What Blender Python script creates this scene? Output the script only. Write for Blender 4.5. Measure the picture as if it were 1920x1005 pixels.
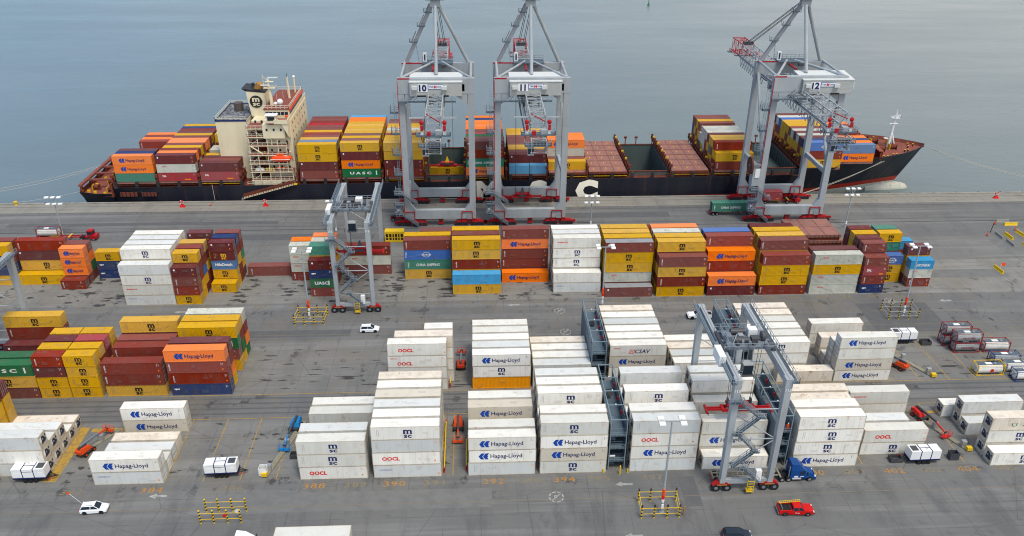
import bpy, math, random
import numpy as np
from mathutils import Vector, Matrix
R = math.radians
rnd = random.Random(7)
for o in list(bpy.data.objects):
    bpy.data.objects.remove(o)
scene = bpy.context.scene
COL = scene.collection

# ------------------------------------------------------------------ camera
CAM_H = 103.33
pitch, roll, yaw = R(27.497), R(0.3848), R(2.7313)
F_ = Vector((math.sin(yaw) * math.cos(pitch), math.cos(yaw) * math.cos(pitch), -math.sin(pitch)))
rt = Vector((math.cos(yaw), -math.sin(yaw), 0)); up_ = rt.cross(F_)
RX = math.cos(roll) * rt + math.sin(roll) * up_
UP = -math.sin(roll) * rt + math.cos(roll) * up_
cam = bpy.data.cameras.new('camera'); cam_o = bpy.data.objects.new('camera', cam); COL.objects.link(cam_o)
cam_o.matrix_world = Matrix(((RX.x, UP.x, -F_.x, 0), (RX.y, UP.y, -F_.y, 0), (RX.z, UP.z, -F_.z, CAM_H), (0, 0, 0, 1)))
cam.sensor_width = 36; cam.lens = 36 * 1543.2 / 1920; cam.clip_start = 1; cam.clip_end = 20000
scene.camera = cam_o

# ------------------------------------------------------------------ sky, sun, exposure
SUN_EL, SUN_AZ = 66, 152          # azimuth clockwise from +Y; the sun stands behind the camera, veiled by thin cloud
world = bpy.data.worlds.new('World'); scene.world = world; world.use_nodes = True
nt = world.node_tree; nt.nodes.clear()
out = nt.nodes.new('ShaderNodeOutputWorld'); bg = nt.nodes.new('ShaderNodeBackground')
sky = nt.nodes.new('ShaderNodeTexSky'); sky.sky_type = 'NISHITA'; sky.sun_disc = False
sky.sun_elevation = R(SUN_EL); sky.sun_rotation = R(SUN_AZ); sky.air_density = 1.0; sky.dust_density = 1.5; sky.ozone_density = 1.5
tc = nt.nodes.new('ShaderNodeTexCoord')
sep = nt.nodes.new('ShaderNodeSeparateXYZ'); nt.links.new(tc.outputs['Generated'], sep.inputs[0])
mr = nt.nodes.new('ShaderNodeMapRange'); nt.links.new(sep.outputs['X'], mr.inputs[0])
mr.inputs[1].default_value = -0.45; mr.inputs[2].default_value = 0.45; mr.inputs[3].default_value = 0.08; mr.inputs[4].default_value = 0.92
cn = nt.nodes.new('ShaderNodeTexNoise'); cn.inputs['Scale'].default_value = 2.2; cn.inputs['Detail'].default_value = 5
nt.links.new(tc.outputs['Generated'], cn.inputs['Vector'])
bw = nt.nodes.new('ShaderNodeRGBToBW'); nt.links.new(sky.outputs[0], bw.inputs[0])
cr = nt.nodes.new('ShaderNodeMapRange'); nt.links.new(cn.outputs[0], cr.inputs[0])
cr.inputs[1].default_value = 0.3; cr.inputs[2].default_value = 0.7; cr.inputs[3].default_value = 1.45; cr.inputs[4].default_value = 1.95
mul = nt.nodes.new('ShaderNodeMath'); mul.operation = 'MULTIPLY'
nt.links.new(bw.outputs[0], mul.inputs[0]); nt.links.new(cr.outputs[0], mul.inputs[1])
cc = nt.nodes.new('ShaderNodeCombineColor')
tint = nt.nodes.new('ShaderNodeMix'); tint.data_type = 'RGBA'; tint.blend_type = 'MULTIPLY'; tint.inputs[0].default_value = 1
for i in range(3): nt.links.new(mul.outputs[0], cc.inputs[i])
nt.links.new(cc.outputs[0], tint.inputs[6]); tint.inputs[7].default_value = (1.03, 1.0, 0.955, 1)
mx = nt.nodes.new('ShaderNodeMix'); mx.data_type = 'RGBA'
nt.links.new(mr.outputs[0], mx.inputs[0]); blue = nt.nodes.new('ShaderNodeMix'); blue.data_type = 'RGBA'; blue.blend_type = 'MULTIPLY'; blue.inputs[0].default_value = 1; nt.links.new(sky.outputs[0], blue.inputs[6]); blue.inputs[7].default_value = (1.02, 1.2, 1.32, 1)
nt.links.new(blue.outputs[2], mx.inputs[6]); nt.links.new(tint.outputs[2], mx.inputs[7])
nt.links.new(mx.outputs[2], bg.inputs[0]); bg.inputs[1].default_value = 0.12
nt.links.new(bg.outputs[0], out.inputs[0])
sun = bpy.data.lights.new('sun', 'SUN'); sun.energy = 1.45; sun.angle = R(11); sun.color = (1, 0.94, 0.84)
sun_o = bpy.data.objects.new('sun', sun); COL.objects.link(sun_o)
sd = Vector((math.sin(R(SUN_AZ)) * math.cos(R(SUN_EL)), math.cos(R(SUN_AZ)) * math.cos(R(SUN_EL)), math.sin(R(SUN_EL))))
sun_o.rotation_euler = sd.to_track_quat('Z', 'Y').to_euler()
scene.view_settings.view_transform = 'Standard'; scene.view_settings.look = 'None'
scene.view_settings.exposure = 0.55; scene.view_settings.gamma = 1
scene.cycles.pixel_filter_type = 'BLACKMAN_HARRIS'; scene.cycles.filter_width = 1.1
scene.cycles.max_bounces = 5; scene.cycles.diffuse_bounces = 3; scene.cycles.glossy_bounces = 3

# ------------------------------------------------------------------ materials
MATS = {}
def srgb(h):
    c = [int(h[i:i + 2], 16) / 255 for i in (0, 2, 4)]
    return tuple((x / 12.92 if x <= .04045 else ((x + .055) / 1.055) ** 2.4) for x in c)
def mat(name, rgb, rough=.6, metal=0.0, var=0.0, dirt=0.0, dirtc=(.16, .13, .10), scale=.5, rust=0.0, rustc=(.17, .055, .02), stretch=(1, 1, .35), bump=0.0, world=False, emit=None, spec=.18, tint=None):
    if name in MATS: return MATS[name]
    if isinstance(rgb, str): rgb = srgb(rgb)
    m = bpy.data.materials.new(name); m.use_nodes = True; MATS[name] = m
    t = m.node_tree; b = t.nodes['Principled BSDF']
    b.inputs['Roughness'].default_value = rough; b.inputs['Specular IOR Level'].default_value = spec; b.inputs['Metallic'].default_value = metal
    N = t.nodes.new; L = t.links.new
    col = N('ShaderNodeRGB'); col.outputs[0].default_value = (*rgb, 1); c = col.outputs[0]
    if var or dirt or rust or bump:
        tc = N('ShaderNodeTexCoord'); oi = N('ShaderNodeObjectInfo')
        if world:
            g = N('ShaderNodeNewGeometry'); vec = g.outputs['Position']
        else:
            ad = N('ShaderNodeVectorMath'); ad.operation = 'MULTIPLY_ADD'
            cx = N('ShaderNodeCombineXYZ')
            for i in range(3): L(oi.outputs['Random'], cx.inputs[i])
            L(cx.outputs[0], ad.inputs[0]); ad.inputs[1].default_value = (97, 61, 43); L(tc.outputs['Object'], ad.inputs[2]); vec = ad.outputs[0]
    if var:
        mrn = N('ShaderNodeMapRange'); L(oi.outputs['Random'], mrn.inputs[0]); mrn.inputs[3].default_value = 1 - var; mrn.inputs[4].default_value = 1 + var * .6
        hs = N('ShaderNodeHueSaturation'); L(c, hs.inputs['Color']); L(mrn.outputs[0], hs.inputs['Value'])
        ms = N('ShaderNodeMath'); ms.operation = 'MULTIPLY'; ms.inputs[1].default_value = 7.31; L(oi.outputs['Random'], ms.inputs[0])
        fr = N('ShaderNodeMath'); fr.operation = 'FRACT'; L(ms.outputs[0], fr.inputs[0])
        m2 = N('ShaderNodeMapRange'); L(fr.outputs[0], m2.inputs[0]); m2.inputs[3].default_value = 1 - var * 1.6; m2.inputs[4].default_value = 1.05
        L(m2.outputs[0], hs.inputs['Saturation']); c = hs.outputs[0]
    if tint:
        ms = N('ShaderNodeMath'); ms.operation = 'MULTIPLY'; ms.inputs[1].default_value = 13.7; L(oi.outputs['Random'], ms.inputs[0])
        fr = N('ShaderNodeMath'); fr.operation = 'FRACT'; L(ms.outputs[0], fr.inputs[0])
        pw = N('ShaderNodeMath'); pw.operation = 'POWER'; L(fr.outputs[0], pw.inputs[0]); pw.inputs[1].default_value = 1.6
        mt_ = N('ShaderNodeMix'); mt_.data_type = 'RGBA'; L(pw.outputs[0], mt_.inputs[0]); L(c, mt_.inputs[6]); mt_.inputs[7].default_value = (*tint, 1); c = mt_.outputs[2]
    def layer(c, amt, colr, sc, lo, hi, st):
        mp = N('ShaderNodeMapping'); L(vec, mp.inputs[0]); mp.inputs['Scale'].default_value = st
        n = N('ShaderNodeTexNoise'); n.inputs['Scale'].default_value = sc; n.inputs['Detail'].default_value = 6; n.inputs['Roughness'].default_value = .62
        L(mp.outputs[0], n.inputs['Vector'])
        r = N('ShaderNodeMapRange'); L(n.outputs[0], r.inputs[0]); r.inputs[1].default_value = lo; r.inputs[2].default_value = hi; r.inputs[4].default_value = amt
        mxx = N('ShaderNodeMix'); mxx.data_type = 'RGBA'; L(r.outputs[0], mxx.inputs[0]); L(c, mxx.inputs[6]); mxx.inputs[7].default_value = (*colr, 1)
        return mxx.outputs[2], n
    if dirt: c, n1 = layer(c, dirt, dirtc, scale, .42, .75, stretch)
    if rust: c, n2 = layer(c, rust, rustc, scale * 2.3, .60, .70, stretch)
    if bump:
        mp = N('ShaderNodeMapping'); L(vec, mp.inputs[0])
        n = N('ShaderNodeTexNoise'); n.inputs['Scale'].default_value = scale * 6; L(mp.outputs[0], n.inputs['Vector'])
        bp = N('ShaderNodeBump'); bp.inputs['Strength'].default_value = bump; bp.inputs['Distance'].default_value = .05; L(n.outputs[0], bp.inputs['Height']); L(bp.outputs[0], b.inputs['Normal'])
    L(c, b.inputs['Base Color'])
    if emit: b.inputs['Emission Color'].default_value = (*rgb, 1); b.inputs['Emission Strength'].default_value = emit
    return m

# ------------------------------------------------------------------ mesh builder
class MB:
    def __init__(s): s.v = []; s.f = []; s.m = []; s.mats = []
    def mi(s, m):
        if m not in s.mats: s.mats.append(m)
        return s.mats.index(m)
    def poly(s, pts, m):
        n = len(s.v); s.v += [tuple(p) for p in pts]; s.f.append(tuple(range(n, n + len(pts)))); s.m.append(s.mi(m)); return s
    def box(s, x0, x1, y0, y1, z0, z1, m, skip=''):
        n = len(s.v)
        s.v += [(x0, y0, z0), (x1, y0, z0), (x1, y1, z0), (x0, y1, z0), (x0, y0, z1), (x1, y0, z1), (x1, y1, z1), (x0, y1, z1)]
        for k, q in (('b', (0, 3, 2, 1)), ('t', (4, 5, 6, 7)), ('f', (0, 1, 5, 4)), ('r', (1, 2, 6, 5)), ('k', (2, 3, 7, 6)), ('l', (3, 0, 4, 7))):
            if k not in skip: s.f.append(tuple(n + i for i in q)); s.m.append(s.mi(m))
        return s
    def hull(s, a, b, m):
        """solid between two polygons with the same number of corners"""
        n = len(s.v); k = len(a); s.v += [tuple(p) for p in a] + [tuple(p) for p in b]; j = s.mi(m)
        s.f.append(tuple(n + i for i in reversed(range(k)))); s.m.append(j)
        s.f.append(tuple(n + k + i for i in range(k))); s.m.append(j)
        for i in range(k):
            s.f.append((n + i, n + (i + 1) % k, n + k + (i + 1) % k, n + k + i)); s.m.append(j)
        return s
    def beam(s, p, q, w, h, m, up=(0, 0, 1), w2=None, h2=None):
        p = Vector(p); q = Vector(q); d = (q - p).normalized(); u = Vector(up)
        if abs(d.dot(u)) > .98: u = Vector((0, 1, 0))
        sd = d.cross(u).normalized(); u = sd.cross(d)
        w2 = w if w2 is None else w2; h2 = h if h2 is None else h2
        c = lambda o, a, b: [o + sd * (-a / 2) + u * (-b / 2), o + sd * (a / 2) + u * (-b / 2), o + sd * (a / 2) + u * (b / 2), o + sd * (-a / 2) + u * (b / 2)]
        return s.hull(c(p, w, h), c(q, w2, h2), m)
    def cyl(s, p, q, r, m, n=10, r2=None):
        p = Vector(p); q = Vector(q); d = (q - p).normalized(); u = Vector((0, 0, 1)) if abs(d.z) < .9 else Vector((1, 0, 0))
        a = d.cross(u).normalized(); b = a.cross(d); r2 = r if r2 is None else r2
        ring = lambda o, rr: [o + a * (rr * math.cos(2 * math.pi * i / n)) - b * (rr * math.sin(2 * math.pi * i / n)) for i in range(n)]
        return s.hull(ring(q, r2), ring(p, r), m)
    def path(s, pts, r, m, n=5):
        for a, b in zip(pts, pts[1:]): s.cyl(a, b, r, m, n)
        return s
    def ball(s, c, r, m, nu=10, nv=7, sz=(1, 1, 1)):
        n = len(s.v); j = s.mi(m)
        for i in range(nv + 1):
            th = math.pi * i / nv
            for k in range(nu):
                ph = 2 * math.pi * k / nu
                s.v.append((c[0] + r * sz[0] * math.sin(th) * math.cos(ph), c[1] + r * sz[1] * math.sin(th) * math.sin(ph), c[2] + r * sz[2] * math.cos(th)))
        for i in range(nv):
            for k in range(nu):
                s.f.append((n + i * nu + k, n + (i + 1) * nu + k, n + (i + 1) * nu + (k + 1) % nu, n + i * nu + (k + 1) % nu)); s.m.append(j)
        return s
    def extr(s, pts, axis, a, b, m):
        """extrude a 2D outline: axis 'x','y','z'"""
        def P(u, v, w): return {'y': (u, w, v), 'x': (w, u, v), 'z': (u, v, w)}[axis]
        return s.hull([P(u, v, a) for u, v in pts], [P(u, v, b) for u, v in pts], m)
    def rail(s, pts, m, h=1.0, step=2.0, r=.035, mid=True):
        pts = [Vector(p) for p in pts]
        for a, b in zip(pts, pts[1:]):
            for k in ((h, h * .5) if mid else (h,)):
                s.beam(a + Vector((0, 0, k)), b + Vector((0, 0, k)), 2 * r, 2 * r, m)
            n = max(1, int((b - a).length / step))
            for i in range(n + 1):
                p = a.lerp(b, i / n); s.beam(p, p + Vector((0, 0, h)), 2 * r, 2 * r, m)
        return s
    def mesh(s, name):
        me = bpy.data.meshes.new(name); me.from_pydata(s.v, [], s.f)
        for m in s.mats: me.materials.append(m)
        me.polygons.foreach_set('material_index', s.m); me.update()
        return me
    def build(s, name, parent=None, smooth=False):
        me = s.mesh(name)
        if smooth: me.polygons.foreach_set('use_smooth', [True] * len(me.polygons))
        return ob(name, me, parent)
def fixn(me):
    import bmesh
    b = bmesh.new(); b.from_mesh(me); bmesh.ops.recalc_face_normals(b, faces=b.faces); b.to_mesh(me); b.free()
def ob(name, me, parent=None):
    o = bpy.data.objects.new(name, me); COL.objects.link(o)
    if parent: o.parent = parent
    return o
def tag(o, label=None, cat=None, group=None, kind=None):
    if label:
        assert 4 <= len(label.split()) <= 16, label
        o['label'] = label
    if cat: o['category'] = cat
    if group: o['group'] = group
    if kind: o['kind'] = kind
    return o
def thing(name, label, cat, loc=(0, 0, 0), rz=0, group=None):
    o = bpy.data.objects.new(name, None); COL.objects.link(o); o.location = loc; o.rotation_euler = (0, 0, rz); o.empty_display_size = .5
    return tag(o, label, cat, group)
def copy_tree(o, parent=None):
    c = o.copy(); COL.objects.link(c); c.parent = parent
    for ch in list(o.children): copy_tree(ch, c)
    return c

# ------------------------------------------------------------------ lettering
_TXT = {}
def text_polys(s, bold=0.0, spacing=1.0, shear=0.0):
    key = (s, bold, spacing, shear)
    if key not in _TXT:
        cu = bpy.data.curves.new('lettering', 'FONT'); cu.body = s; cu.size = 1; cu.offset = bold; cu.space_character = spacing; cu.shear = shear; cu.resolution_u = 2
        o = bpy.data.objects.new('lettering', cu); COL.objects.link(o)
        me = bpy.data.meshes.new_from_object(o.evaluated_get(bpy.context.evaluated_depsgraph_get()))
        v = [tuple(x.co)[:2] for x in me.vertices]; f = [tuple(p.vertices) for p in me.polygons]
        bpy.data.objects.remove(o); bpy.data.curves.remove(cu); bpy.data.meshes.remove(me)
        xs = [p[0] for p in v]; ys = [p[1] for p in v]
        _TXT[key] = (v, f, min(xs), max(xs), min(ys), max(ys))
    return _TXT[key]
def letter(mb, s, x, z, h, m, y=-.03, w=None, bold=.0, spacing=1.0, anchor='l', fn=None, shear=0.0, cap=.69):
    """text on a wall facing -Y: lower left at x,z ; h = letter height; w = forced width"""
    v, f, x0, x1, y0, y1 = text_polys(s, bold, spacing, shear)
    sc = h / cap; sx = sc if w is None else w / (x1 - x0)
    W = (x1 - x0) * sx
    ox = {'l': x, 'c': x - W / 2, 'r': x - W}[anchor]
    fn = fn or (lambda a, b: (a, y, b))
    n = len(mb.v); mb.v += [fn(ox + (p[0] - x0) * sx, z + p[1] * sc) for p in v]
    j = mb.mi(m)
    for q in f: mb.f.append(tuple(n + i for i in q)); mb.m.append(j)
    return W
# ================================================================== containers
W_ = 2.438
def paint(name, c, var=.14, dirt=.35, rust=.55, rough=.55, **k):
    return mat(name, c, rough=rough, var=var, dirt=dirt, rust=rust, scale=.45, **k)
PY = paint('paint_yellow', 'cf9d06', dirt=.15, rust=.4, var=.06); PAm = paint('paint_amber', 'f09c00', rust=0, dirt=.02, var=.01)
PB = paint('paint_oxide_brown', '7e2c1c', dirt=.22); PBm = paint('paint_maroon', '682526', dirt=.22); PK = paint('paint_red_oxide', '8c2e1b', dirt=.22); PP = paint('paint_faded_brown', '7d433b', dirt=.25)
PO = paint('paint_orange', 'ee7604', rust=.2, dirt=.12, var=.06); PT = paint('paint_teal', '2f8068', dirt=.2); PG = paint('paint_green', '136838', dirt=.2); PN = paint('paint_navy', '1a3568', dirt=.2)
PL = paint('paint_blue', '0d5eb0', dirt=.15); PC = paint('paint_cyan', '3a97c6', dirt=.25); PW = paint('paint_off_white', 'c3c3b4', dirt=.3); PR = paint('paint_signal_red', 'a81c26'); PS = paint('paint_slate_blue', '5a7699')
PNi = paint('paint_mid_blue', '2d6ea6')
REF_D = dict(dirt=.32, dirtc=(.44, .40, .33), rust=.35, rustc=(.38, .20, .10))
RW = paint('reefer_white', 'ede9df', var=.05, tint=srgb('c9c8bf'), **REF_D); RG = paint('reefer_grey', 'd6d7d3', var=.05, tint=srgb('bcc0bd'), **REF_D)
RA = paint('reefer_stained', 'e0d5c4', var=.06, dirt=.55, dirtc=(.42, .33, .24), rust=.8, rustc=(.36, .17, .08)); RT = paint('reefer_tan', 'cbc2b0', var=.05, **REF_D)
FR = paint('reefer_frame', 'c4bba8', var=.04, dirt=.75, dirtc=(.33, .23, .15), rust=.9, rustc=(.32, .13, .05))
TARP = paint('grey_tarpaulin', '8d9093', rust=.1)
INK = mat('ink_black', (.012, .012, .014), .5); NAVY = mat('ink_navy', srgb('1b2a5c'), .5); HBL = mat('emblem_blue', srgb('17459c'), .5); REDI = mat('ink_red', srgb('d8281c'), .5)
WHI = mat('ink_white', (.78, .78, .76), .5); ORA = mat('reflector_orange', srgb('f08a10'), .5); GRYI = mat('ink_grey', (.22, .23, .25), .5); YEI = mat('ink_yellow', srgb('e0b030'), .5); GRI = mat('ink_green', srgb('2c7a4c'), .5)
FAND = mat('cooling_grille_dark', (.02, .035, .07), .4); STEEL = mat('galvanised_steel', (.45, .46, .47), .45, .6)

def logo_msc(mb, L, h, y, ink=INK, x=0.0, k=1.0):
    m = min(k, 1.0) * h / 2.9
    letter(mb, 'm', x + (0.15 if L > 7 else .1), h * .51, .84 * m, ink, y, w=1.55 * m, bold=.03, anchor='c', cap=.50)
    letter(mb, 'sc', x + (0.15 if L > 7 else .1), h * .18, .66 * m, ink, y, w=1.42 * m, bold=.03, anchor='c', cap=.52)
    mb.box(x - .62 * m, x + 1.0 * m, y - .002, y, h * .462, h * .49, ink, 'k')
def logo_hl(mb, L, h, y, ink=NAVY, emb=HBL):
    s = L / 12.19; x0 = -L / 2
    ex = x0 + 2.0 * s * (1 if L > 7 else .8); e = .70 * min(1, h / 2.9); cz = h * .5; w = .70 * (1 if L > 7 else .75)
    for i in (0, 1):                       # two slanted bars leaning together, like a folded ribbon
        a = ex + i * .80 * w / .70
        mb.poly([(a, y, cz), (a + w, y, cz), (a + w + .42, y, cz + e), (a + .5, y, cz + e)], emb)
        mb.poly([(a, y, cz), (a + .42, y, cz - e), (a + w + .30, y, cz - e), (a + w, y, cz)], emb)
    mb.poly([(ex + 1.9 * w, y - .001, cz - .16), (ex + 2.35 * w, y - .001, cz - .16), (ex + 2.55 * w, y - .001, cz + .12), (ex + 1.9 * w, y - .001, cz + .12)], emb)
    letter(mb, 'Hapag-Lloyd', x0 + L * .34, cz - .38 * h / 2.9, .86 * h / 2.9, ink, y, w=L * .47, bold=.016)
def logo_oocl(mb, L, h, y, x=.16, w=.26, hh=.75, z=.36):
    letter(mb, 'OOCL', -L / 2 + L * x, h * z, hh * h / 2.9, REDI, y, w=L * w, bold=.045)
def sidetext(mb, L, h, y, s, ink):          # small upright lettering stacked down the left end
    n = len(s); ch = min(.42, h * .62 / n)
    for i, c in enumerate(s): letter(mb, c, -L / 2 + .62, h * .82 - (i + 1) * ch, ch * .8, ink, y, w=ch * .9, bold=.02)
def smalls(mb, L, h, y, ink):               # plate marks and number lines that every box carries
    x1 = L / 2
    for k in range(5): mb.box(x1 - .95, x1 - .95 + .09 + .05 * (k % 2), y - .001, y, h * .84 - k * .13, h * .84 - k * .13 + .07, ink, 'k')
    for k in range(3): mb.box(x1 - .62, x1 - .54, y - .001, y, h * .8 - k * .16, h * .8 - k * .16 + .09, ink, 'k')
def numbers(mb, L, h, y, ink):
    for c in range(2):
        for k in range(9): mb.box(-L / 2 + .8 + c * .3, -L / 2 + .87 + c * .3, y - .001, y, h * .80 - k * .17 * h / 2.9, h * .80 - k * .17 * h / 2.9 + .09, ink, 'k')
def dot(mb, L, h, y): mb.box(L / 2 - .85, L / 2 - .6, y - .002, y, h * .22, h * .34, ORA, 'k')

# code: (kind, side material, roof material, logo, colour phrase, mark phrase)
def T(kind, m, col, mark, logo=None, roof=None): return dict(kind=kind, m=m, roof=roof or m, col=col, mark=mark, logo=logo)
def lg_y(mb, L, h, y): logo_msc(mb, L, h, y); numbers(mb, L, h, y, GRYI)
def lg_h(mb, L, h, y): logo_hl(mb, L, h, y); dot(mb, L, h, y)
def lg_b(mb, L, h, y): sidetext(mb, L, h, y, 'SEACO', WHI); smalls(mb, L, h, y, WHI); dot(mb, L, h, y)
def lg_B(mb, L, h, y): mb.box(-L / 2 + .7, -L / 2 + 1.1, y - .001, y, h * .66, h * .84, WHI, 'k'); smalls(mb, L, h, y, WHI); dot(mb, L, h, y)
def lg_c(mb, L, h, y): letter(mb, 'CHINA  SHIPPING', -L / 2 + L * .23, h * .36, .74, WHI, y, w=L * .5, bold=.02); sidetext(mb, L, h, y, 'CHINA', WHI)
def ring(mb, x, z, r, w, y, m, n=20):
    for i in range(n):
        a, b = 2 * math.pi * i / n, 2 * math.pi * (i + 1) / n
        mb.poly([(x + (r - w) * math.cos(a), y, z + (r - w) * math.sin(a) * .75), (x + r * math.cos(a), y, z + r * math.sin(a) * .75), (x + r * math.cos(b), y, z + r * math.sin(b) * .75), (x + (r - w) * math.cos(b), y, z + (r - w) * math.sin(b) * .75)], m)
def lg_l(mb, L, h, y):
    ring(mb, 0, h * .5, 1.0, .12, y, WHI); letter(mb, 'COSCO', 0, h * .42, .38, WHI, y - .001, w=2.5, anchor='c', bold=.03); sidetext(mb, L, h, y, 'CSCL', WHI)
def lg_w(mb, L, h, y): letter(mb, 'OOCL', -L / 2 + L * .15, h * .66, .34, REDI, y, w=1.5, bold=.03); smalls(mb, L, h, y, GRYI)
def lg_u(mb, L, h, y): letter(mb, 'U A S C' if L > 7 else 'UASC', -L / 2 + L * .2, h * .34, .8, WHI, y, w=L * .56, bold=.04); mb.box(L / 2 - 1.5, L / 2 - 1.15, y - .002, y, h * .25, h * .75, WHI, 'k')
def lg_r(mb, L, h, y): letter(mb, 'DAL', -L / 2 + L * .12, h * .5, .6, WHI, y, w=1.2, bold=.04); smalls(mb, L, h, y, WHI); mb.box(L * .17, L * .33, y - .001, y, h * .12, h * .26, ORA, 'k')
def lg_n(mb, L, h, y): mb.box(-L / 2 + .6, -L / 2 + 1.7, y - .001, y, h * .52, h * .62, WHI, 'k'); mb.ball((-L / 2 + 1.0, y, h * .55), .22, WHI, 8, 4, (1, .02, 1)); smalls(mb, L, h, y, WHI)
def lg_N(mb, L, h, y): letter(mb, 'NileDutch', 0, h * .42, .7, WHI, y, w=L * .72, anchor='c', bold=.04)
def lg_q(mb, L, h, y): logo_msc(mb, L, h, y, YEI); numbers(mb, L, h, y, YEI)
def lg_Y(mb, L, h, y): letter(mb, 'HYUNDAI', .3, h * .34, .62, WHI, y, w=L * .6, anchor='c', bold=.03, shear=.2)
def lg_s(mb, L, h, y): letter(mb, 'SeaCo', -L / 2 + .8, h * .62, .42, WHI, y, w=1.7, bold=.04); smalls(mb, L, h, y, WHI)
def lg_M(mb, L, h, y): logo_msc(mb, L, h, y, NAVY); numbers(mb, L, h, y, GRYI); smalls(mb, L, h, y, ORA)
def lg_H(mb, L, h, y): logo_hl(mb, L, h, y); smalls(mb, L, h, y, GRYI)
def lg_O(mb, L, h, y): logo_oocl(mb, L, h, y); smalls(mb, L, h, y, ORA); dot(mb, L, h, y)
def lg_Z(mb, L, h, y): logo_oocl(mb, L, h, y, z=.2); letter(mb, 'seaco', -L / 2 + .5, h * .74, .32, REDI, y, w=1.4, bold=.02); smalls(mb, L, h, y, ORA)
def lg_V(mb, L, h, y):
    letter(mb, 'CSAV', -L / 2 + L * .42, h * .3, .92, NAVY, y, w=L * .27, bold=.02, shear=.2); letter(mb, 'seaco', -L / 2 + .6, h * .72, .32, REDI, y, w=1.4, bold=.02)
    x0, x1, z0, z1 = -L / 2 + L * .31, -L / 2 + L * .40, h * .3, h * .62
    P = [(x0, y, z0), (x1, y, z0), (x1 + .3, y, z1), (x0 + .3, y, z1)]
    for a, b in zip(P, P[1:] + P[:1]): mb.beam(a, b, .1, .01, REDI, (0, 1, 0))
    mb.beam(P[0], P[2], .09, .01, REDI, (0, 1, 0)); mb.beam(P[1], P[3], .09, .01, REDI, (0, 1, 0))
def lg_S(mb, L, h, y): letter(mb, 'seaco', -L / 2 + .9, h * .58, .36, REDI, y, w=2.6, bold=.03); smalls(mb, L, h, y, GRYI)
def lg_E(mb, L, h, y): letter(mb, 'U  A  S  C', -L / 2 + L * .3, h * .35, .75, GRI, y, w=L * .6, bold=.01)
def lg_X(mb, L, h, y): letter(mb, '~COSCO', -L / 2 + .7, h * .6, .3, HBL, y, w=2.4); dot(mb, L, h, y)
def lg_R(mb, L, h, y): numbers(mb, L, h, y, GRYI); smalls(mb, L, h, y, ORA)
TY = {
 'm': T('dry', PY, 'yellow', 'black emblem', lg_y), 'y': T('dry', PY, 'yellow', ''), 'a': T('dry', PAm, 'amber', ''),
 'b': T('dry', PB, 'brown', '', lg_b), 'B': T('dry', PBm, 'maroon', '', lg_B), 'k': T('dry', PK, 'rust red', '', lg_b), 'p': T('dry', PP, 'faded brown', '', lg_B),
 'D': T('dry', PP, 'grey topped brown', '', lg_B, TARP), 'h': T('dry', PO, 'orange', 'blue emblem', lg_h), 'o': T('dry', PO, 'orange', ''),
 'c': T('dry', PT, 'teal', 'white lettering', lg_c), 't': T('dry', PT, 'teal', ''), 'u': T('dry', PG, 'green', 'white lettering', lg_u), 'g': T('dry', PG, 'green', ''),
 'n': T('dry', PN, 'navy', '', lg_n), 'N': T('dry', PNi, 'blue', 'white name', lg_N), 'l': T('dry', PL, 'blue', 'white ring', lg_l), 'L': T('dry', PC, 'pale blue', ''),
 'Y': T('dry', PC, 'sky blue', 'white name', lg_Y), 'w': T('dry', PW, 'off-white', 'small red letters', lg_w), 'W': T('dry', PW, 'off-white', ''),
 'r': T('dry', PR, 'bright red', 'white letters', lg_r), 'q': T('dry', PBm, 'maroon', 'yellow emblem', lg_q), 's': T('dry', PS, 'slate blue', 'small letters', lg_s),
 'M': T('reefer', RW, 'white', 'dark emblem', lg_M), 'H': T('reefer', RW, 'white', 'blue emblem', lg_H), 'O': T('reefer', RW, 'white', 'red letters', lg_O), 'V': T('reefer', RW, 'white', 'red envelope mark', lg_V),
 'R': T('reefer', RW, 'plain white', '', lg_R), 'A': T('reefer', RA, 'stained cream', '', None), 'G': T('reefer', RG, 'pale grey', '', lg_R), 'S': T('reefer', RW, 'white', 'small red name', lg_S),
 'E': T('reefer', RA, 'cream', 'green letters', lg_E), 'T': T('reefer', RT, 'tan', 'blue emblem', lg_H), 'X': T('reefer', RG, 'bluish white', 'small blue mark', lg_X), 'Z': T('reefer', RW, 'white', 'two red marks', lg_Z),
}
PATCH = {}
def patch_mat(m):
    if m.name not in PATCH:
        q = m.copy(); q.name = m.name + '_repair'; n = q.node_tree
        for x in n.nodes:
            if x.type == 'RGB': c = x.outputs[0].default_value; x.outputs[0].default_value = (min(1, c[0] * .82 + .03), min(1, c[1] * .82 + .03), min(1, c[2] * .82 + .03), 1)
        PATCH[m.name] = q
    return PATCH[m.name]
_BODY = {}
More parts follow.
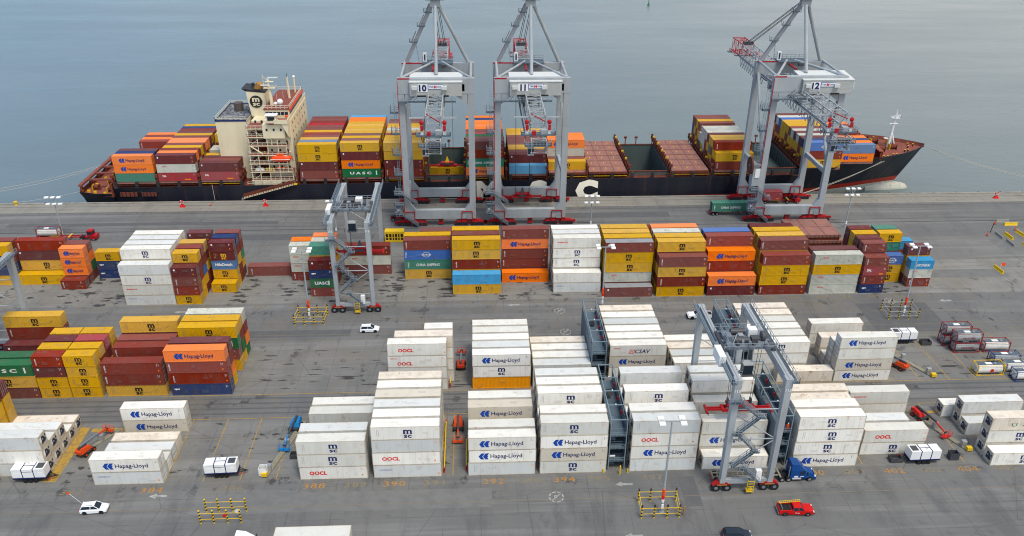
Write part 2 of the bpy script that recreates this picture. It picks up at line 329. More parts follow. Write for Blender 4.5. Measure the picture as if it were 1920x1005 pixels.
def body_mesh(code, L, h, lod=0, var=0):
    key = (code, round(L, 1), round(h, 2), lod, var)
    if key in _BODY: return _BODY[key]
    t = TY[code]; mb = MB(); s = t['m']; rf = t['roof']; fr = FR if t['kind'] == 'reefer' else s
    x, w = L / 2, W_ / 2; p = .11; e = .035
    for sx in (-1, 1):                                            # corner posts and castings
        for sy in (-1, 1):
            xa, xb = sorted((sx * x, sx * (x - p))); ya, yb = sorted((sy * w, sy * (w - p)))
            mb.box(xa, xb, ya, yb, .12, h - .12, fr)
            for z0, z1 in ((0, .12), (h - .12, h)):
                xa, xb = sorted((sx * (x + .002), sx * (x - .18))); ya, yb = sorted((sy * (w + .002), sy * (w - .17)))
                mb.box(xa, xb, ya, yb, z0, z1, fr)
    for sy in (-1, 1):                                            # side rails
        ya, yb = sorted((sy * (w - .003), sy * (w - .08)))
        mb.box(-x + .18, x - .18, ya, yb, .02, .16, fr); mb.box(-x + .18, x - .18, ya, yb, h - .085, h - .015, fr)
    for sx in (-1, 1):
        xa, xb = sorted((sx * (x - .004), sx * (x - .09)))
        mb.box(xa, xb, -w + .17, w - .17, .02, .15, fr); mb.box(xa, xb, -w + .17, w - .17, h - .12, h - .015, fr)
    def corr(n, a, b, depth):                                     # trapezoid corrugation profile
        pts = []; st = (b - a) / n
        for i in range(n):
            q = a + i * st
            pts += [(q, 0), (q + st * .3, 0), (q + st * .5, depth), (q + st * .8, depth)]
        return pts + [(b, 0)]
    if t['kind'] == 'dry' and not lod:
        for sy in (-1, 1):
            pr = corr(int(L / .29), -x + p, x - p, .055)
            for (a, da), (b, db) in zip(pr, pr[1:]):
                ya, yb = sy * (w - e - da), sy * (w - e - db)
                q = [(a, ya, .16), (b, yb, .16), (b, yb, h - .085), (a, ya, h - .085)]
                mb.poly(q if sy < 0 else q[::-1], s)
        pr = corr(int(L / .55), -x + .09, x - .09, .02)
        for (a, da), (b, db) in zip(pr, pr[1:]): mb.poly([(a, -w + .08, h - .012 - da), (b, -w + .08, h - .012 - db), (b, w - .08, h - .012 - db), (a, w - .08, h - .012 - da)], rf)
        pr = corr(8, -w + p, w - p, .04)
        for (a, da), (b, db) in zip(pr, pr[1:]): mb.poly([(-x + .05 + da, b, .15), (-x + .05 + db * 0 + da, a, .15), (-x + .05 + da, a, h - .12), (-x + .05 + da, b, h - .12)], s)
    else:
        d = .012 if t['kind'] == 'reefer' else .03
        for sy in (-1, 1):
            q = [(-x + p, sy * (w - d), .16), (x - p, sy * (w - d), .16), (x - p, sy * (w - d), h - .085), (-x + p, sy * (w - d), h - .085)]
            mb.poly(q if sy < 0 else q[::-1], s)
        mb.poly([(-x + .09, -w + .08, h - .02), (x - .09, -w + .08, h - .02), (x - .09, w - .08, h - .02), (-x + .09, w - .08, h - .02)], rf)
        mb.poly([(-x + .05, w - p, .15), (-x + .05, -w + p, .15), (-x + .05, -w + p, h - .12), (-x + .05, w - p, h - .12)], s)
        if t['kind'] == 'reefer' and not lod:
            n = int(L / 1.02)
            for i in range(1, n): mb.box(-x + i * L / n - .012, -x + i * L / n + .012, -w + d - .004, -w + d, .16, h - .085, fr, 'k')
    mb.poly([(x - .05, -w + p, .15), (x - .05, w - p, .15), (x - .05, w - p, h - .12), (x - .05, -w + p, h - .12)], s)
    mb.poly([(-x, -w, .03), (-x, w, .03), (x, w, .03), (x, -w, .03)], fr)
    if not lod:
        rr = random.Random(hash((ord(code), var, int(L))) & 255)
        for k in range((2, 4, 3)[var]):                           # riveted repair plates and scuffs on side and roof
            a = rr.uniform(-x + .5, x - 2); b = rr.uniform(.2, h - 1.1); ww = rr.uniform(.35, 1.5); hh = rr.uniform(.25, .8)
            mb.box(a, a + ww, -w - .0012 - .0007 * k, -w + .03, b, b + hh, patch_mat(s), 'k')
            a = rr.uniform(-x + .5, x - 2); b = rr.uniform(-.9, .3); mb.box(a, a + ww, b, b + hh, h - .03, h - .004 + .0007 * k, patch_mat(rf), 'b')
    if t['logo'] and lod < 2:
        n0 = len(mb.v); t['logo'](mb, L, h, -w - .004)
        dx, dz = ((0, 0), (-.22, .06), (.26, -.07))[var]; dx *= min(1, L / 12)
        mb.v[n0:] = [(q[0] + dx, q[1], q[2] + dz) for q in mb.v[n0:]]
    _BODY[key] = mb.mesh(('reefer' if t['kind'] == 'reefer' else 'container') + '_body'); return _BODY[key]
_DOOR = {}
def door_meshes(code, h):
    key = (code, round(h, 2))
    if key in _DOOR: return _DOOR[key]
    t = TY[code]; r = []
    for sg in (-1, 1):
        mb = MB(); a, b = sorted((sg * .012, sg * (W_ / 2 - .12)))
        mb.box(-.045, 0, a, b, .16, h - .13, t['m'])
        for k in range(1, 4): mb.box(0, .012, a + .06, b - .06, .16 + (h - .3) * k / 4 - .03, .16 + (h - .3) * k / 4 + .03, t['m'])
        for f in (.28, .75):
            yy = a + (b - a) * f
            mb.box(.012, .05, yy - .022, yy + .022, .1, h - .08, STEEL)
            mb.box(.03, .07, yy - .02, yy + .26, h * .42, h * .42 + .05, STEEL)
        r.append(mb.mesh('container_door'))
    _DOOR[key] = r; return r
_UNIT = {}
def unit_mesh(h):
    if h in _UNIT: return _UNIT[h]
    mb = MB(); w = W_ / 2 - .13
    mb.box(-.03, 0, -w, w, .16, h - .13, FR)
    mb.cyl((-.05, .1, h * .60), (-.03, .1, h * .60), .62, FAND, 16)
    mb.box(-.05, -.03, -.7, .55, h * .30, h * .42, FAND)
    mb.cyl((-.09, .1, h * .60), (-.05, .1, h * .60), .16, STEEL, 8)
    mb.cyl((-.055, -.55, h * .45), (-.03, -.55, h * .45), .36, FAND, 12); mb.box(-.055, -.03, w - .6, w - .12, h * .48, h * .80, RW)
    mb.box(-.06, -.03, -w + .1, -w + .38, h * .62, h * .78, NAVY)
    _UNIT[h] = mb.mesh('cooling_unit'); return _UNIT[h]

CONT = []      # every container of the scene: dict(code,L,h,x,y,z,ref,tier,row,ship)
def stack(x, y, z0, L, types, h40, h20, ref, row, flip=False, ship=False, jit=.07):
    z = z0; h = h40 if L > 30 else h20
    ln = 12.192 if L > 30 else 6.058
    for k, c in enumerate(types.split()):
        if c == '-': z += h; continue
        CONT.append(dict(code=c, L=ln, h=h, x=x + ln / 2 + rnd.uniform(-jit, jit), y=y + W_ / 2 + rnd.uniform(-.04, .04), z=z, ref=ref, tier=k, row=row, flip=flip, ship=ship, ntier=len(types.split())))
        z += h + .022

# ---- far block, the long row of stacks nearest the quay
def far(x, L, rows, ref, dy=0, flip=False):
    for r, t in rows.items(): stack(x, 181.3 + 2.93 * r + dy, 0, L, t, 2.78, 2.53, ref, r, flip)
def up(x, L, rows, ref, dy=0, h=2.73, flip=False):
    for r, t in rows.items(): stack(x, 143.1 + 2.95 * r + dy, 0, L, t, h, 2.53 if h < 2.8 else 2.87, ref, r + (6 if ref.startswith('!') else 0), flip)
def lo(x, L, rows, ref, dy=0, h=2.87, flip=False):
    for r, t in rows.items(): stack(x, 116.3 + 2.95 * r + dy, 0, L, t, h, 2.87, ref, r, flip)
far(-131.2, 40, {4: 'm n b y', 5: 'm n b b'}, 'outermost stack behind the cropped gantry leg')
far(-138.2, 20, {0: 'y b'}, 'low pair behind the cropped gantry leg'); far(-144, 20, {2: 'r l b r'}, 'mixed stack beyond the cropped gantry leg')
far(-118.6, 40, {4: 'm', 5: 'y m B k'}, 'stack beside three orange boxes')
far(-106.6, 20, {3: 'b', 4: 'b h h h', 5: 'b g h p'}, 'short stack with three orange boxes')
far(-99.3, 20, {5: 'n n m'}, 'short stack by tall white stack')
far(-87.2, 40, {0: 'X S M G', 1: 'R R R R M', 2: 'R R R R G', 3: 'R R R R G', 4: 'R R R R R'}, 'tall white block behind painted 380')
far(-74.8, 20, {0: 'm k b B', 1: 'y y b b m', 2: 'b y l b k', 3: 'b b y b y', 5: 'b b y b B'}, 'short stacks behind painted 382')
far(-67.7, 20, {2: 'm', 3: 'y m N q B', 4: 'b b y b n', 5: 'b y t b b'}, 'short stacks behind painted 384')
far(-60.6, 40, {5: 'b'}, 'ground behind painted 386')
far(-48.5, 20, {4: 'b w w w', 5: 'b w b o'}, 'short stack behind lamp post')
far(-42.1, 20, {1: 'k u n B', 2: 'b b y y t', 3: 'b b y y W', 4: 'b b y y o'}, 'short stacks beside gantry crane 116')
far(-35.1, 40, {5: 'b w b'}, 'stack under gantry crane 116')
far(-19.0, 40, {4: 'm c l b', 5: 'b b y y'}, 'stack behind painted 391')
far(-15.6, 40, {8: 'b b p'}, 'rear stack beyond painted 392')
far(-6.3, 40, {1: 'm L', 2: 'y y b m m', 3: 'y y y y p', 4: 'y y y y y'}, 'stack behind painted 393')
far(6.5, 40, {3: 'h', 4: 'b b b h b'}, 'stack behind painted 396')
far(19.4, 40, {1: 'X R', 2: 'R R M M S', 3: 'R R R R G', 4: 'R R R R R'}, 'white stacks behind painted 398')
far(32.3, 40, {0: 'D', 1: 'b w m m D', 2: 'y y y y y', 3: 'y y y y y', 4: 'y y y y y'}, 'stacks behind painted 400')
far(45.5, 40, {0: 'm b m b', 1: 'm b m b m', 2: 'y y y y y', 3: 'w w w w W', 4: 'b b b b o'}, 'stacks behind painted 401')
far(47.3, 40, {8: 'b b B'}, 'rear stack beyond painted 401')
far(58.5, 40, {0: 'B h', 1: 'b b k h', 2: 'b b k h k', 3: 'b b b b l'}, 'stacks behind painted 403')
far(71.8, 40, {0: 'b m m k', 1: 'y y m m b', 2: 'y y y y y', 3: 'y y y y y'}, 'stacks behind painted 405')
far(76.0, 40, {8: 'b b B'}, 'rear stack beyond painted 405')
far(85.1, 40, {0: 'w w m w', 1: 'b b b B'}, 'stacks behind painted 407', flip=True)
far(98.3, 20, {0: 'n b r b', 1: 'B B B B b', 2: 'b B y B B', 3: 'y B b y y', 4: 'b B B B B'}, 'short stacks behind painted 409', flip=True)
far(105.2, 20, {2: 'm m l', 3: 'y m b t m', 4: 'b b b t t'}, 'short stacks behind painted 410', flip=True)
far(112.0, 20, {1: 'b w Y', 2: 'b y y B', 5: 'b b L'}, 'short stacks behind painted 411', flip=True)
# ---- middle block
up(-102.9, 40, {0: 'b m u', 1: 'b b g', 4: 'b B', 5: 'b b b m'}, 'outermost stacks of middle block')
up(-90.4, 20, {0: 'm m B k', 1: 'm m b y', 2: 'b b b B', 3: 'y y b y'}, 'first short stacks of middle block')
up(-84.1, 20, {0: 'm m m m', 1: 'y y b y', 2: 'b y b r', 3: 'y b y y'}, 'second short stacks of middle block')
up(-77.0, 40, {0: 'm b b', 2: 'y y k', 3: 'b b k', 4: 'b b b m'}, 'stacks left of orange topped stack')
up(-63.9, 40, {0: 'n b k h', 1: 'y o b B', 3: 'y b u m', 4: 'y g b y', 5: 'g o b w'}, 'orange topped stacks of middle block')
up(-18.8, 40, {0: 'R R Z O'}, 'stack above painted 390', h=2.87); up(-17.5, 40, {1: 'R R R A'}, 'stack above painted 390', h=2.87); up(-11.4, 20, {2: 'R R R R'}, 'stack above painted 390', h=2.87)
up(-1.3, 40, {0: 'a M H', 1: 'R R G', 2: 'R R R', 3: 'R R R', 4: 'R R R'}, 'stacks upon amber box', h=2.83)
up(11.4, 40, {0: 'R G', 1: 'R R', 2: 'R R', 3: 'R A'}, 'low stacks beside steel access tower', h=2.83)
up(27.9, 40, {1: 'R T V', 2: 'R R R', 3: 'R R R', 4: 'R R G', 5: 'R R R', 6: 'R R A'}, 'white block behind steel access towers')
up(41.3, 40, {0: 'R R', 1: 'R G', 2: 'R A', 3: 'R R'}, 'low white block under gantry crane 113')
up(59.0, 40, {1: 'R G M', 2: 'R R R', 3: 'R R R', 4: 'R R R', 5: 'R R A', 6: 'R R A'}, 'white block behind gantry crane 113', flip=True)
up(63.9, 40, {0: 'A'}, 'ground before white block', flip=True)
up(76.25, 40, {0: 'H T R H', 1: 'R R R', 2: 'R', 3: 'A A', 5: 'R R'}, 'white stacks by orange boom lift', flip=True)
# ---- near block
lo(-102.4, 40, {4: 'b y y B', 5: 'B m m B'}, 'cropped stack beyond white pile')
lo(-90.6, 40, {1: 'R R G', 2: 'R R', 3: 'R G', 4: 'R', 5: 'A'}, 'white pile behind generator', flip=True)
lo(-69.2, 40, {0: 'X H', 1: 'R', 2: 'G', 3: 'A', 5: 'T H'}, 'stacks behind painted 384 kerb')
lo(-32.6, 40, {0: 'O M M', 1: 'R R G', 4: 'R R', 5: 'R R'}, 'stacks behind painted 388')
lo(-19.3, 40, {0: 'X O G M', 1: 'R R R R', 2: 'R R R G', 3: 'R R R T', 4: 'R R R R', 5: 'R R R A'}, 'stacks behind painted 390')
lo(-2.1, 40, {0: 'G H H', 1: 'R R R', 2: 'R R', 3: 'R R T', 4: 'R R R'}, 'stacks behind painted 392')
lo(10.9, 40, {0: 'M T H M', 1: 'R R R R', 2: 'R R R', 3: 'R R R M', 4: 'R R R R', 5: 'R R R G'}, 'stacks behind painted 394')
lo(27.4, 40, {0: 'G H O G', 1: 'R R R R', 2: 'R R R', 3: 'R R R M', 4: 'R R R', 5: 'R R R G'}, 'stacks behind tall lamp post')
lo(40.9, 40, {0: 'H', 1: 'R H R', 3: 'R R R', 4: 'R R R R', 5: 'R R R G'}, 'stacks under gantry crane 113')
lo(57.7, 40, {0: 'H M M M', 1: 'R R R R'}, 'stacks behind blue truck', flip=True); lo(59.3, 40, {3: 'R R A'}, 'stacks behind blue truck', flip=True); lo(59.8, 40, {4: 'R R A'}, 'stacks behind blue truck', flip=True)
lo(71.9, 40, {1: 'M O'}, 'low stacks behind painted 402', flip=True); lo(69.7, 40, {2: 'R G'}, 'low stacks behind painted 402', flip=True); lo(74.1, 40, {5: 'R S'}, 'low stacks behind painted 402', flip=True)
lo(95.2, 40, {0: 'M', 1: 'M M E', 3: 'G', 4: 'R G'}, 'white pile at yard edge', dy=-.95, flip='u'); lo(93.3, 40, {5: 'R'}, 'white pile at yard edge', dy=-.95, flip='u')
# ---- on the ship, thirteen rows across
SH = 2.84
BAYN = ['first', 'second', 'third', 'fourth', 'fifth', 'sixth', 'seventh', 'eighth', 'ninth', 'tenth', 'eleventh', 'twelfth']
def bay(n, x, z0, rows, flip=False):
    for r, t in rows.items(): stack(x, 250.1 + 2.5 * r, z0, 40, t, SH, 2.5, n, r, flip, ship=True, jit=.03)
bay(0, -114, 6.0, {0: 't h h', 1: 'b b n', 2: 'b b B', **{r: 'b' for r in range(3, 9)}, 9: 'b k', 10: 'b o', 11: 'b b', 12: 'b o'})
bay(1, -100.8, 6.1, {0: 'r w B', 1: 'b b o', 2: 'y w b', 3: 'b b y', 4: 'b y b', 5: 'y b o', 6: 'b y o', 7: 'b n b', 8: 'y b y', 9: 'b y B', 10: 'n b b', 11: 'b b n', 12: 'b y y'})
bay(2, -87.5, 6.3, {0: 'r B', 1: 'b b', 2: 'w B', 3: 'y y', 5: 'b W', 6: 'b W', 8: 'b b y', 9: 'b b y'})
bay(3, -56.1, 6.4, {0: 'b B m m', 1: 'b y b s', 2: 'b b b y', 3: 'b y b p', 4: 'b b y k', 5: 'y b b y', 6: 'b b b p', 7: 'b b b p', 8: 'b b b r', 9: 'b b b b', 10: 'b b b p', 11: 'b b b b'})
bay(4, -42.7, 6.8, {0: 'u h B m', 1: 'b b b p', 2: 'b y b y', 3: 'b b y p', 4: 'y b b y', 5: 'y b y y', 6: 'b y y y', 7: 'y y b y', 8: 'b y y y', 9: 'y b b o', 10: 'b y b o', 11: 'y b y L'})
bay(5, -29.1, 6.8, {0: 'b B m m', 1: 'b y y y', 2: 'y b y y', 3: 'b b y p', 4: 'y b y y', 5: 'b y y W', 6: 'y b b y', 7: 'b b b y', 8: 'y y b p', 9: 'b b b p'})
bay(6, -3.1, 7.0, {0: 'h c b B', 1: 'b b b p', 2: 'b b b g', 3: 'b b b r', 4: 'b b b p', 5: 'b b b o', 6: 'b o b o', 7: 'o b b o', 8: 'b b b o', 9: 'b b b n', 10: 'b b b o'})
bay(7, 10.8, 7.3, {0: 'L', 1: 'b B', 2: 'b p', 3: 'b y', 4: 'b y', 5: 'b p', 6: 'b p', 7: 'b p', 8: 'b p', 9: 'b y', 10: 'b y', 11: 'b y'})
bay(8, 23.7, 7.6, {1: 'm', 2: 'p', 3: 'b w h', 4: 'b b o', 5: 'b b o'})
bay(9, 77.9, 8.0, {0: 'b m', 1: 'b y k', 2: 'y b y', 3: 'y t y', 4: 'b y B', 5: 'k b W', 6: 'w w W', 7: 'y w W', 8: 't w', 9: 'k y b', 10: 'y b y', 11: 'b y p', 12: 'b n b'}, True)
bay(10, 107.3, 8.4, {0: 'm b l', 1: 'b y n', 2: 'y b B', 3: 'b y W', 4: 'b y B', 5: 'o y W', 6: 'b y b', 7: 'y b y', 8: 'b y y', 9: 'o y y', 10: 'y b l', 11: 'o b W', 12: 'b o B'}, True)
bay(11, 118.0, 10.3, {0: 'h s', 1: 'b o', 2: 'b n', 3: 'b o', 5: 'b k', 8: 'b k', 9: 'b o'}, True)
# ---- how large each box shows from the photograph's stand and from a few steps aside
def raster(cx, cy, cz, RW_=960, RH_=502, extra=()):
    f = 1543.2 * RW_ / 1920
    M = np.array([RX, UP, F_]); O = np.array([cx, cy, cz])
    idb = np.full((RH_, RW_), -1, np.int32); zb = np.full((RH_, RW_), 1e9)
    quads = []
    for i, c in enumerate(CONT):
        x0, x1, y0, y1, z0, z1 = c['x'] - c['L'] / 2, c['x'] + c['L'] / 2, c['y'] - W_ / 2, c['y'] + W_ / 2, c['z'], c['z'] + c['h']
        quads.append((i, [(x0, y0, z0), (x1, y0, z0), (x1, y0, z1), (x0, y0, z1)])); quads.append((i, [(x0, y0, z1), (x1, y0, z1), (x1, y1, z1), (x0, y1, z1)]))
        xs = x1 if x1 < cx else x0
        if x1 < cx or x0 > cx: quads.append((i, [(xs, y0, z0), (xs, y1, z0), (xs, y1, z1), (xs, y0, z1)]))
    for (x0, x1, y0, y1, z0, z1) in extra:
        quads.append((-2, [(x0, y0, z0), (x1, y0, z0), (x1, y0, z1), (x0, y0, z1)])); quads.append((-2, [(x0, y0, z1), (x1, y0, z1), (x1, y1, z1), (x0, y1, z1)])); quads.append((-2, [(x1, y0, z0), (x1, y1, z0), (x1, y1, z1), (x1, y0, z1)]))
    for i, q in quads:
        p = (np.array(q) - O) @ M.T
        if p[:, 2].min() < 5: continue
        u = RW_ / 2 + f * p[:, 0] / p[:, 2]; v = RH_ / 2 - f * p[:, 1] / p[:, 2]
        a0, a1, b0, b1 = int(max(0, u.min())), int(min(RW_ - 1, u.max() + 1)), int(max(0, v.min())), int(min(RH_ - 1, v.max() + 1))
        if a0 > a1 or b0 > b1: continue
        X, Y = np.meshgrid(np.arange(a0, a1 + 1) + .5, np.arange(b0, b1 + 1) + .5)
        s = [(u[(k + 1) % 4] - u[k]) * (Y - v[k]) - (v[(k + 1) % 4] - v[k]) * (X - u[k]) for k in range(4)]
        ins = np.all([t >= 0 for t in s], 0) | np.all([t <= 0 for t in s], 0)
        A = np.c_[u[:3], v[:3], np.ones(3)]
        try: co = np.linalg.solve(A, 1 / p[:3, 2])
        except np.linalg.LinAlgError: continue
        z = 1 / np.maximum(co[0] * X + co[1] * Y + co[2], 1e-6)
        zz = zb[b0:b1 + 1, a0:a1 + 1]; w = ins & (z < zz - .02)
        zz[w] = z[w]; idb[b0:b1 + 1, a0:a1 + 1][w] = i
    return np.bincount(idb[idb >= 0], minlength=len(CONT))
ACC = [(-71, -58, 251, 281, 6, 26), (-82, -72, 257, 275, 6, 25)]
px = raster(0, 0, CAM_H, extra=ACC)
side = sum(raster(a, b, c, 480, 251, ACC) for a, b, c in ((-25, 0, 100), (25, 0, 100), (0, 15, 112), (0, 0, 90)))
THR = 5
dry = sorted([i for i, c in enumerate(CONT) if TY[c['code']]['kind'] == 'dry' and px[i] >= THR], key=lambda i: -px[i])
keep = set(dry[:300]) | {i for i, c in enumerate(CONT) if TY[c['code']]['kind'] == 'reefer' and px[i] >= THR}
# anything carrying a kept box stays too small to count, so it joins the mass; boxes seen from nowhere are left out
rest = [i for i in range(len(CONT)) if i not in keep and (px[i] > 0 or side[i] > 0)]
print('containers', len(CONT), 'kept', len(keep), 'dry visible', len(dry), 'rest', len(rest))
ORD = ['ground', 'second', 'third', 'fourth', 'fifth', 'sixth']; ROWN = ['front', 'second', 'third', 'fourth', 'fifth', 'sixth', 'seventh', 'eighth', 'ninth', 'tenth', 'eleventh', 'twelfth', 'thirteenth']
seen_labels = set()
def clabel(c):
    t = TY[c['code']]; size = 'forty-foot' if c['L'] > 7 else 'twenty-foot'
    noun = 'refrigerated container' if t['kind'] == 'reefer' else 'container'
    if c['ship']: tail = f"{'lowest' if c['tier'] == 0 else ORD[c['tier']]} tier, {BAYN[c['ref']]} ship bay, {ROWN[c['row']]} row from quay"
    else: tail = f"{ORD[c['tier']]} tier, {ROWN[c['row']]} row, {c['ref']}"
    for head in (f"{t['col']} {size} {noun} with {t['mark']}" if t['mark'] else f"{t['col']} {size} {noun}", f"{t['col']} {noun} with {t['mark']}" if t['mark'] else '', f"{t['col']} {noun}", f"{t['col']} container"):
        l = head + ', ' + tail
        if head and len(l.split()) <= 16 and l not in seen_labels: break
    assert l not in seen_labels, l
    seen_labels.add(l); return l
for i in sorted(keep):
    c = CONT[i]; t = TY[c['code']]; reef = t['kind'] == 'reefer'
    o = ob('refrigerated_container' if reef else 'shipping_container', body_mesh(c['code'], c['L'], c['h'], 1 if c['ship'] else 0, 0 if c['ship'] else (i * 7 + c['tier']) % 3))
    o.location = (c['x'], c['y'], c['z'] + .005)
    grp = "containers stacked on the ship's deck" if c['ship'] else ('refrigerated containers stacked in the yard' if reef else 'dry containers stacked in the yard')
    tag(o, clabel(c), 'container', grp)
    if c['ship']: continue
    f = c['flip'] is True; s = -1 if f else 1
    for me in door_meshes(c['code'], c['h']):
        d = ob('door', me, o); d.location = (s * (c['L'] / 2 - .002), 0, 0); d.rotation_euler = (0, 0, math.pi if f else 0)
    if reef:
        d = ob('cooling_unit', unit_mesh(c['h']), o); d.location = (-s * (c['L'] / 2 - .01), 0, 0); d.rotation_euler = (0, 0, math.pi if f else 0)
# ---- the smallest of them, read as one mass
def merge(idx, name):
    mb = MB()
    for i in idx:
        c = CONT[i]; me = body_mesh(c['code'], c['L'], c['h'], 2); n = len(mb.v)
        mb.v += [(v.co.x + c['x'], v.co.y + c['y'], v.co.z + c['z'] + .005) for v in me.vertices]
        ms = [mb.mi(m) for m in me.materials]
        for p in me.polygons: mb.f.append(tuple(n + k for k in p.vertices)); mb.m.append(ms[p.material_index])
    return mb.build(name)
tag(merge(rest, 'massed_containers'), 'far and half hidden container ends massed between the stacks', 'container mass', kind='stuff')
# ================================================================== ground, quay, water
def band(n, pos, axis, lo_, hi_, soft):      # 1 inside a band of world Y or X
    N = n.nodes.new
    s = N('ShaderNodeSeparateXYZ'); n.links.new(pos, s.inputs[0])
    a = N('ShaderNodeMapRange'); n.links.new(s.outputs[axis], a.inputs[0]); a.inputs[1].default_value = lo_ - soft; a.inputs[2].default_value = lo_ + soft
    b = N('ShaderNodeMapRange'); n.links.new(s.outputs[axis], b.inputs[0]); b.inputs[1].default_value = hi_ - soft; b.inputs[2].default_value = hi_ + soft; b.inputs[3].default_value = 1; b.inputs[4].default_value = 0
    m = N('ShaderNodeMath'); m.operation = 'MULTIPLY'; n.links.new(a.outputs[0], m.inputs[0]); n.links.new(b.outputs[0], m.inputs[1])
    return m.outputs[0]
gm = bpy.data.materials.new('yard_asphalt'); gm.use_nodes = True; g = gm.node_tree; gb = g.nodes['Principled BSDF']; gb.inputs['Roughness'].default_value = .85
N = g.nodes.new; L = g.links.new
geo = N('ShaderNodeNewGeometry'); pos = geo.outputs['Position']
# surveyed surface wobble so that joints and wheel marks are not ruler straight
def noise(scale, st=(1, 1, 1), det=5, rough=.6, v=None):
    mp = N('ShaderNodeMapping'); L(v or pos, mp.inputs[0]); mp.inputs['Scale'].default_value = st
    n = N('ShaderNodeTexNoise'); n.inputs['Scale'].default_value = scale; n.inputs['Detail'].default_value = det; n.inputs['Roughness'].default_value = rough
    L(mp.outputs[0], n.inputs['Vector']); return n.outputs[0]
def rng(x, a, b, c=0, d=1):
    r = N('ShaderNodeMapRange'); L(x, r.inputs[0]); r.inputs[1].default_value = a; r.inputs[2].default_value = b; r.inputs[3].default_value = c; r.inputs[4].default_value = d; return r.outputs[0]
def mixc(f, a, b):
    m = N('ShaderNodeMix'); m.data_type = 'RGBA'
    if isinstance(f, float): m.inputs[0].default_value = f
    else: L(f, m.inputs[0])
    for k, x in ((6, a), (7, b)):
        if isinstance(x, tuple): m.inputs[k].default_value = (*x, 1)
        else: L(x, m.inputs[k])
    return m.outputs[2]
def mulf(a, b):
    m = N('ShaderNodeMath'); m.operation = 'MULTIPLY'; L(a, m.inputs[0])
    if isinstance(b, float): m.inputs[1].default_value = b
    else: L(b, m.inputs[1])
    return m.outputs[0]
ASPH, CONC, DARK, LITE = (.118, .117, .112), (.235, .224, .195), (.040, .039, .038), (.26, .255, .24)
c = mixc(rng(noise(.05), .35, .7), ASPH, (.145, .143, .136))
c = mixc(rng(noise(.35, (.25, 1.6, 1)), .45, .75, 0, .55), c, (.105, .105, .104))
c = mixc(rng(noise(2.6), .35, .8, 0, .25), c, (.19, .187, .18))
# lighter weathered concrete under the stacks and along the quay front
for (a, b, s, amt) in ((180.9, 199.5, .25, .75), (142.6, 161.5, .3, .38), (116.0, 134.0, .3, .3), (201, 214, 2.0, .25)):
    c = mixc(mulf(band(g, pos, 'Y', a, b, s), rng(noise(.22, (.5, 1.5, 1)), .25, .6, amt * .5, amt)), c, CONC)
# oily black stains, worst under the stacks
st = mulf(rng(noise(.26, (1, .75, 1), 9, .70), .565, .625), rng(noise(.055, v=pos), .40, .52))
c = mixc(mulf(st, rng(band(g, pos, 'Y', 112, 199, 3), 0, 1, .25, .88)), c, DARK)
# wheel and drainage streaks along the crane lanes
wave = N('ShaderNodeTexWave'); wave.wave_type = 'BANDS'; wave.bands_direction = 'Y'; wave.inputs['Scale'].default_value = .19; wave.inputs['Distortion'].default_value = .6; wave.inputs['Detail'].default_value = 3; wave.inputs['Detail Scale'].default_value = .3
mpw = N('ShaderNodeMapping'); L(pos, mpw.inputs[0]); mpw.inputs['Scale'].default_value = (.02, 1, 1); L(mpw.outputs[0], wave.inputs['Vector'])
c = mixc(mulf(mulf(band(g, pos, 'Y', 134.5, 142.7, .4), rng(wave.outputs[1], .62, .95)), .6), c, (.055, .058, .066))
c = mixc(mulf(rng(noise(.5, (.05, 2.2, 1), 4, .6), .58, .70), rng(band(g, pos, 'Y', 200, 243, 2), 0, 1, .22, .6)), c, (.075, .075, .076))
c = mixc(mulf(rng(noise(.13, (.10, 2.0, 1), 5, .6), .50, .66), .42), c, LITE)
# long thin tyre and crack marks
c = mixc(mulf(rng(noise(.8, (.06, 1.4, 1), 3, .5), .66, .70), .45), c, (.07, .07, .072))
vor = N('ShaderNodeTexVoronoi'); vor.feature = 'DISTANCE_TO_EDGE'; vor.inputs['Scale'].default_value = .045; mpv = N('ShaderNodeMapping'); L(pos, mpv.inputs[0]); mpv.inputs['Scale'].default_value = (1, 1.6, 1); L(mpv.outputs[0], vor.inputs['Vector'])
c = mixc(mulf(rng(vor.outputs[0], .0, .006, 1, 0), .5), c, (.06, .06, .06))
c = mixc(mulf(band(g, pos, 'Y', 239.6, 248, .15), rng(noise(.3, (.2, 2, 1)), .3, .7, .55, .95)), c, (.27, .25, .205))
c = mixc(mulf(band(g, pos, 'Y', 224.9, 225.3, .08), 1.0), c, DARK)
# dark tyre scrub where machines turn and cross
c = mixc(mulf(rng(noise(.16, (1, .28, 1), 7, .66), .50, .62), rng(band(g, pos, 'Y', 100, 116, 4), 0, 1, .24, .48)), c, (.066, .066, .068))
c = mixc(mulf(rng(noise(.09, (1, .8, 1), 7, .68), .50, .66), rng(band(g, pos, 'Y', 114, 200, 3), 0, 1, .08, .5)), c, (.165, .140, .105))
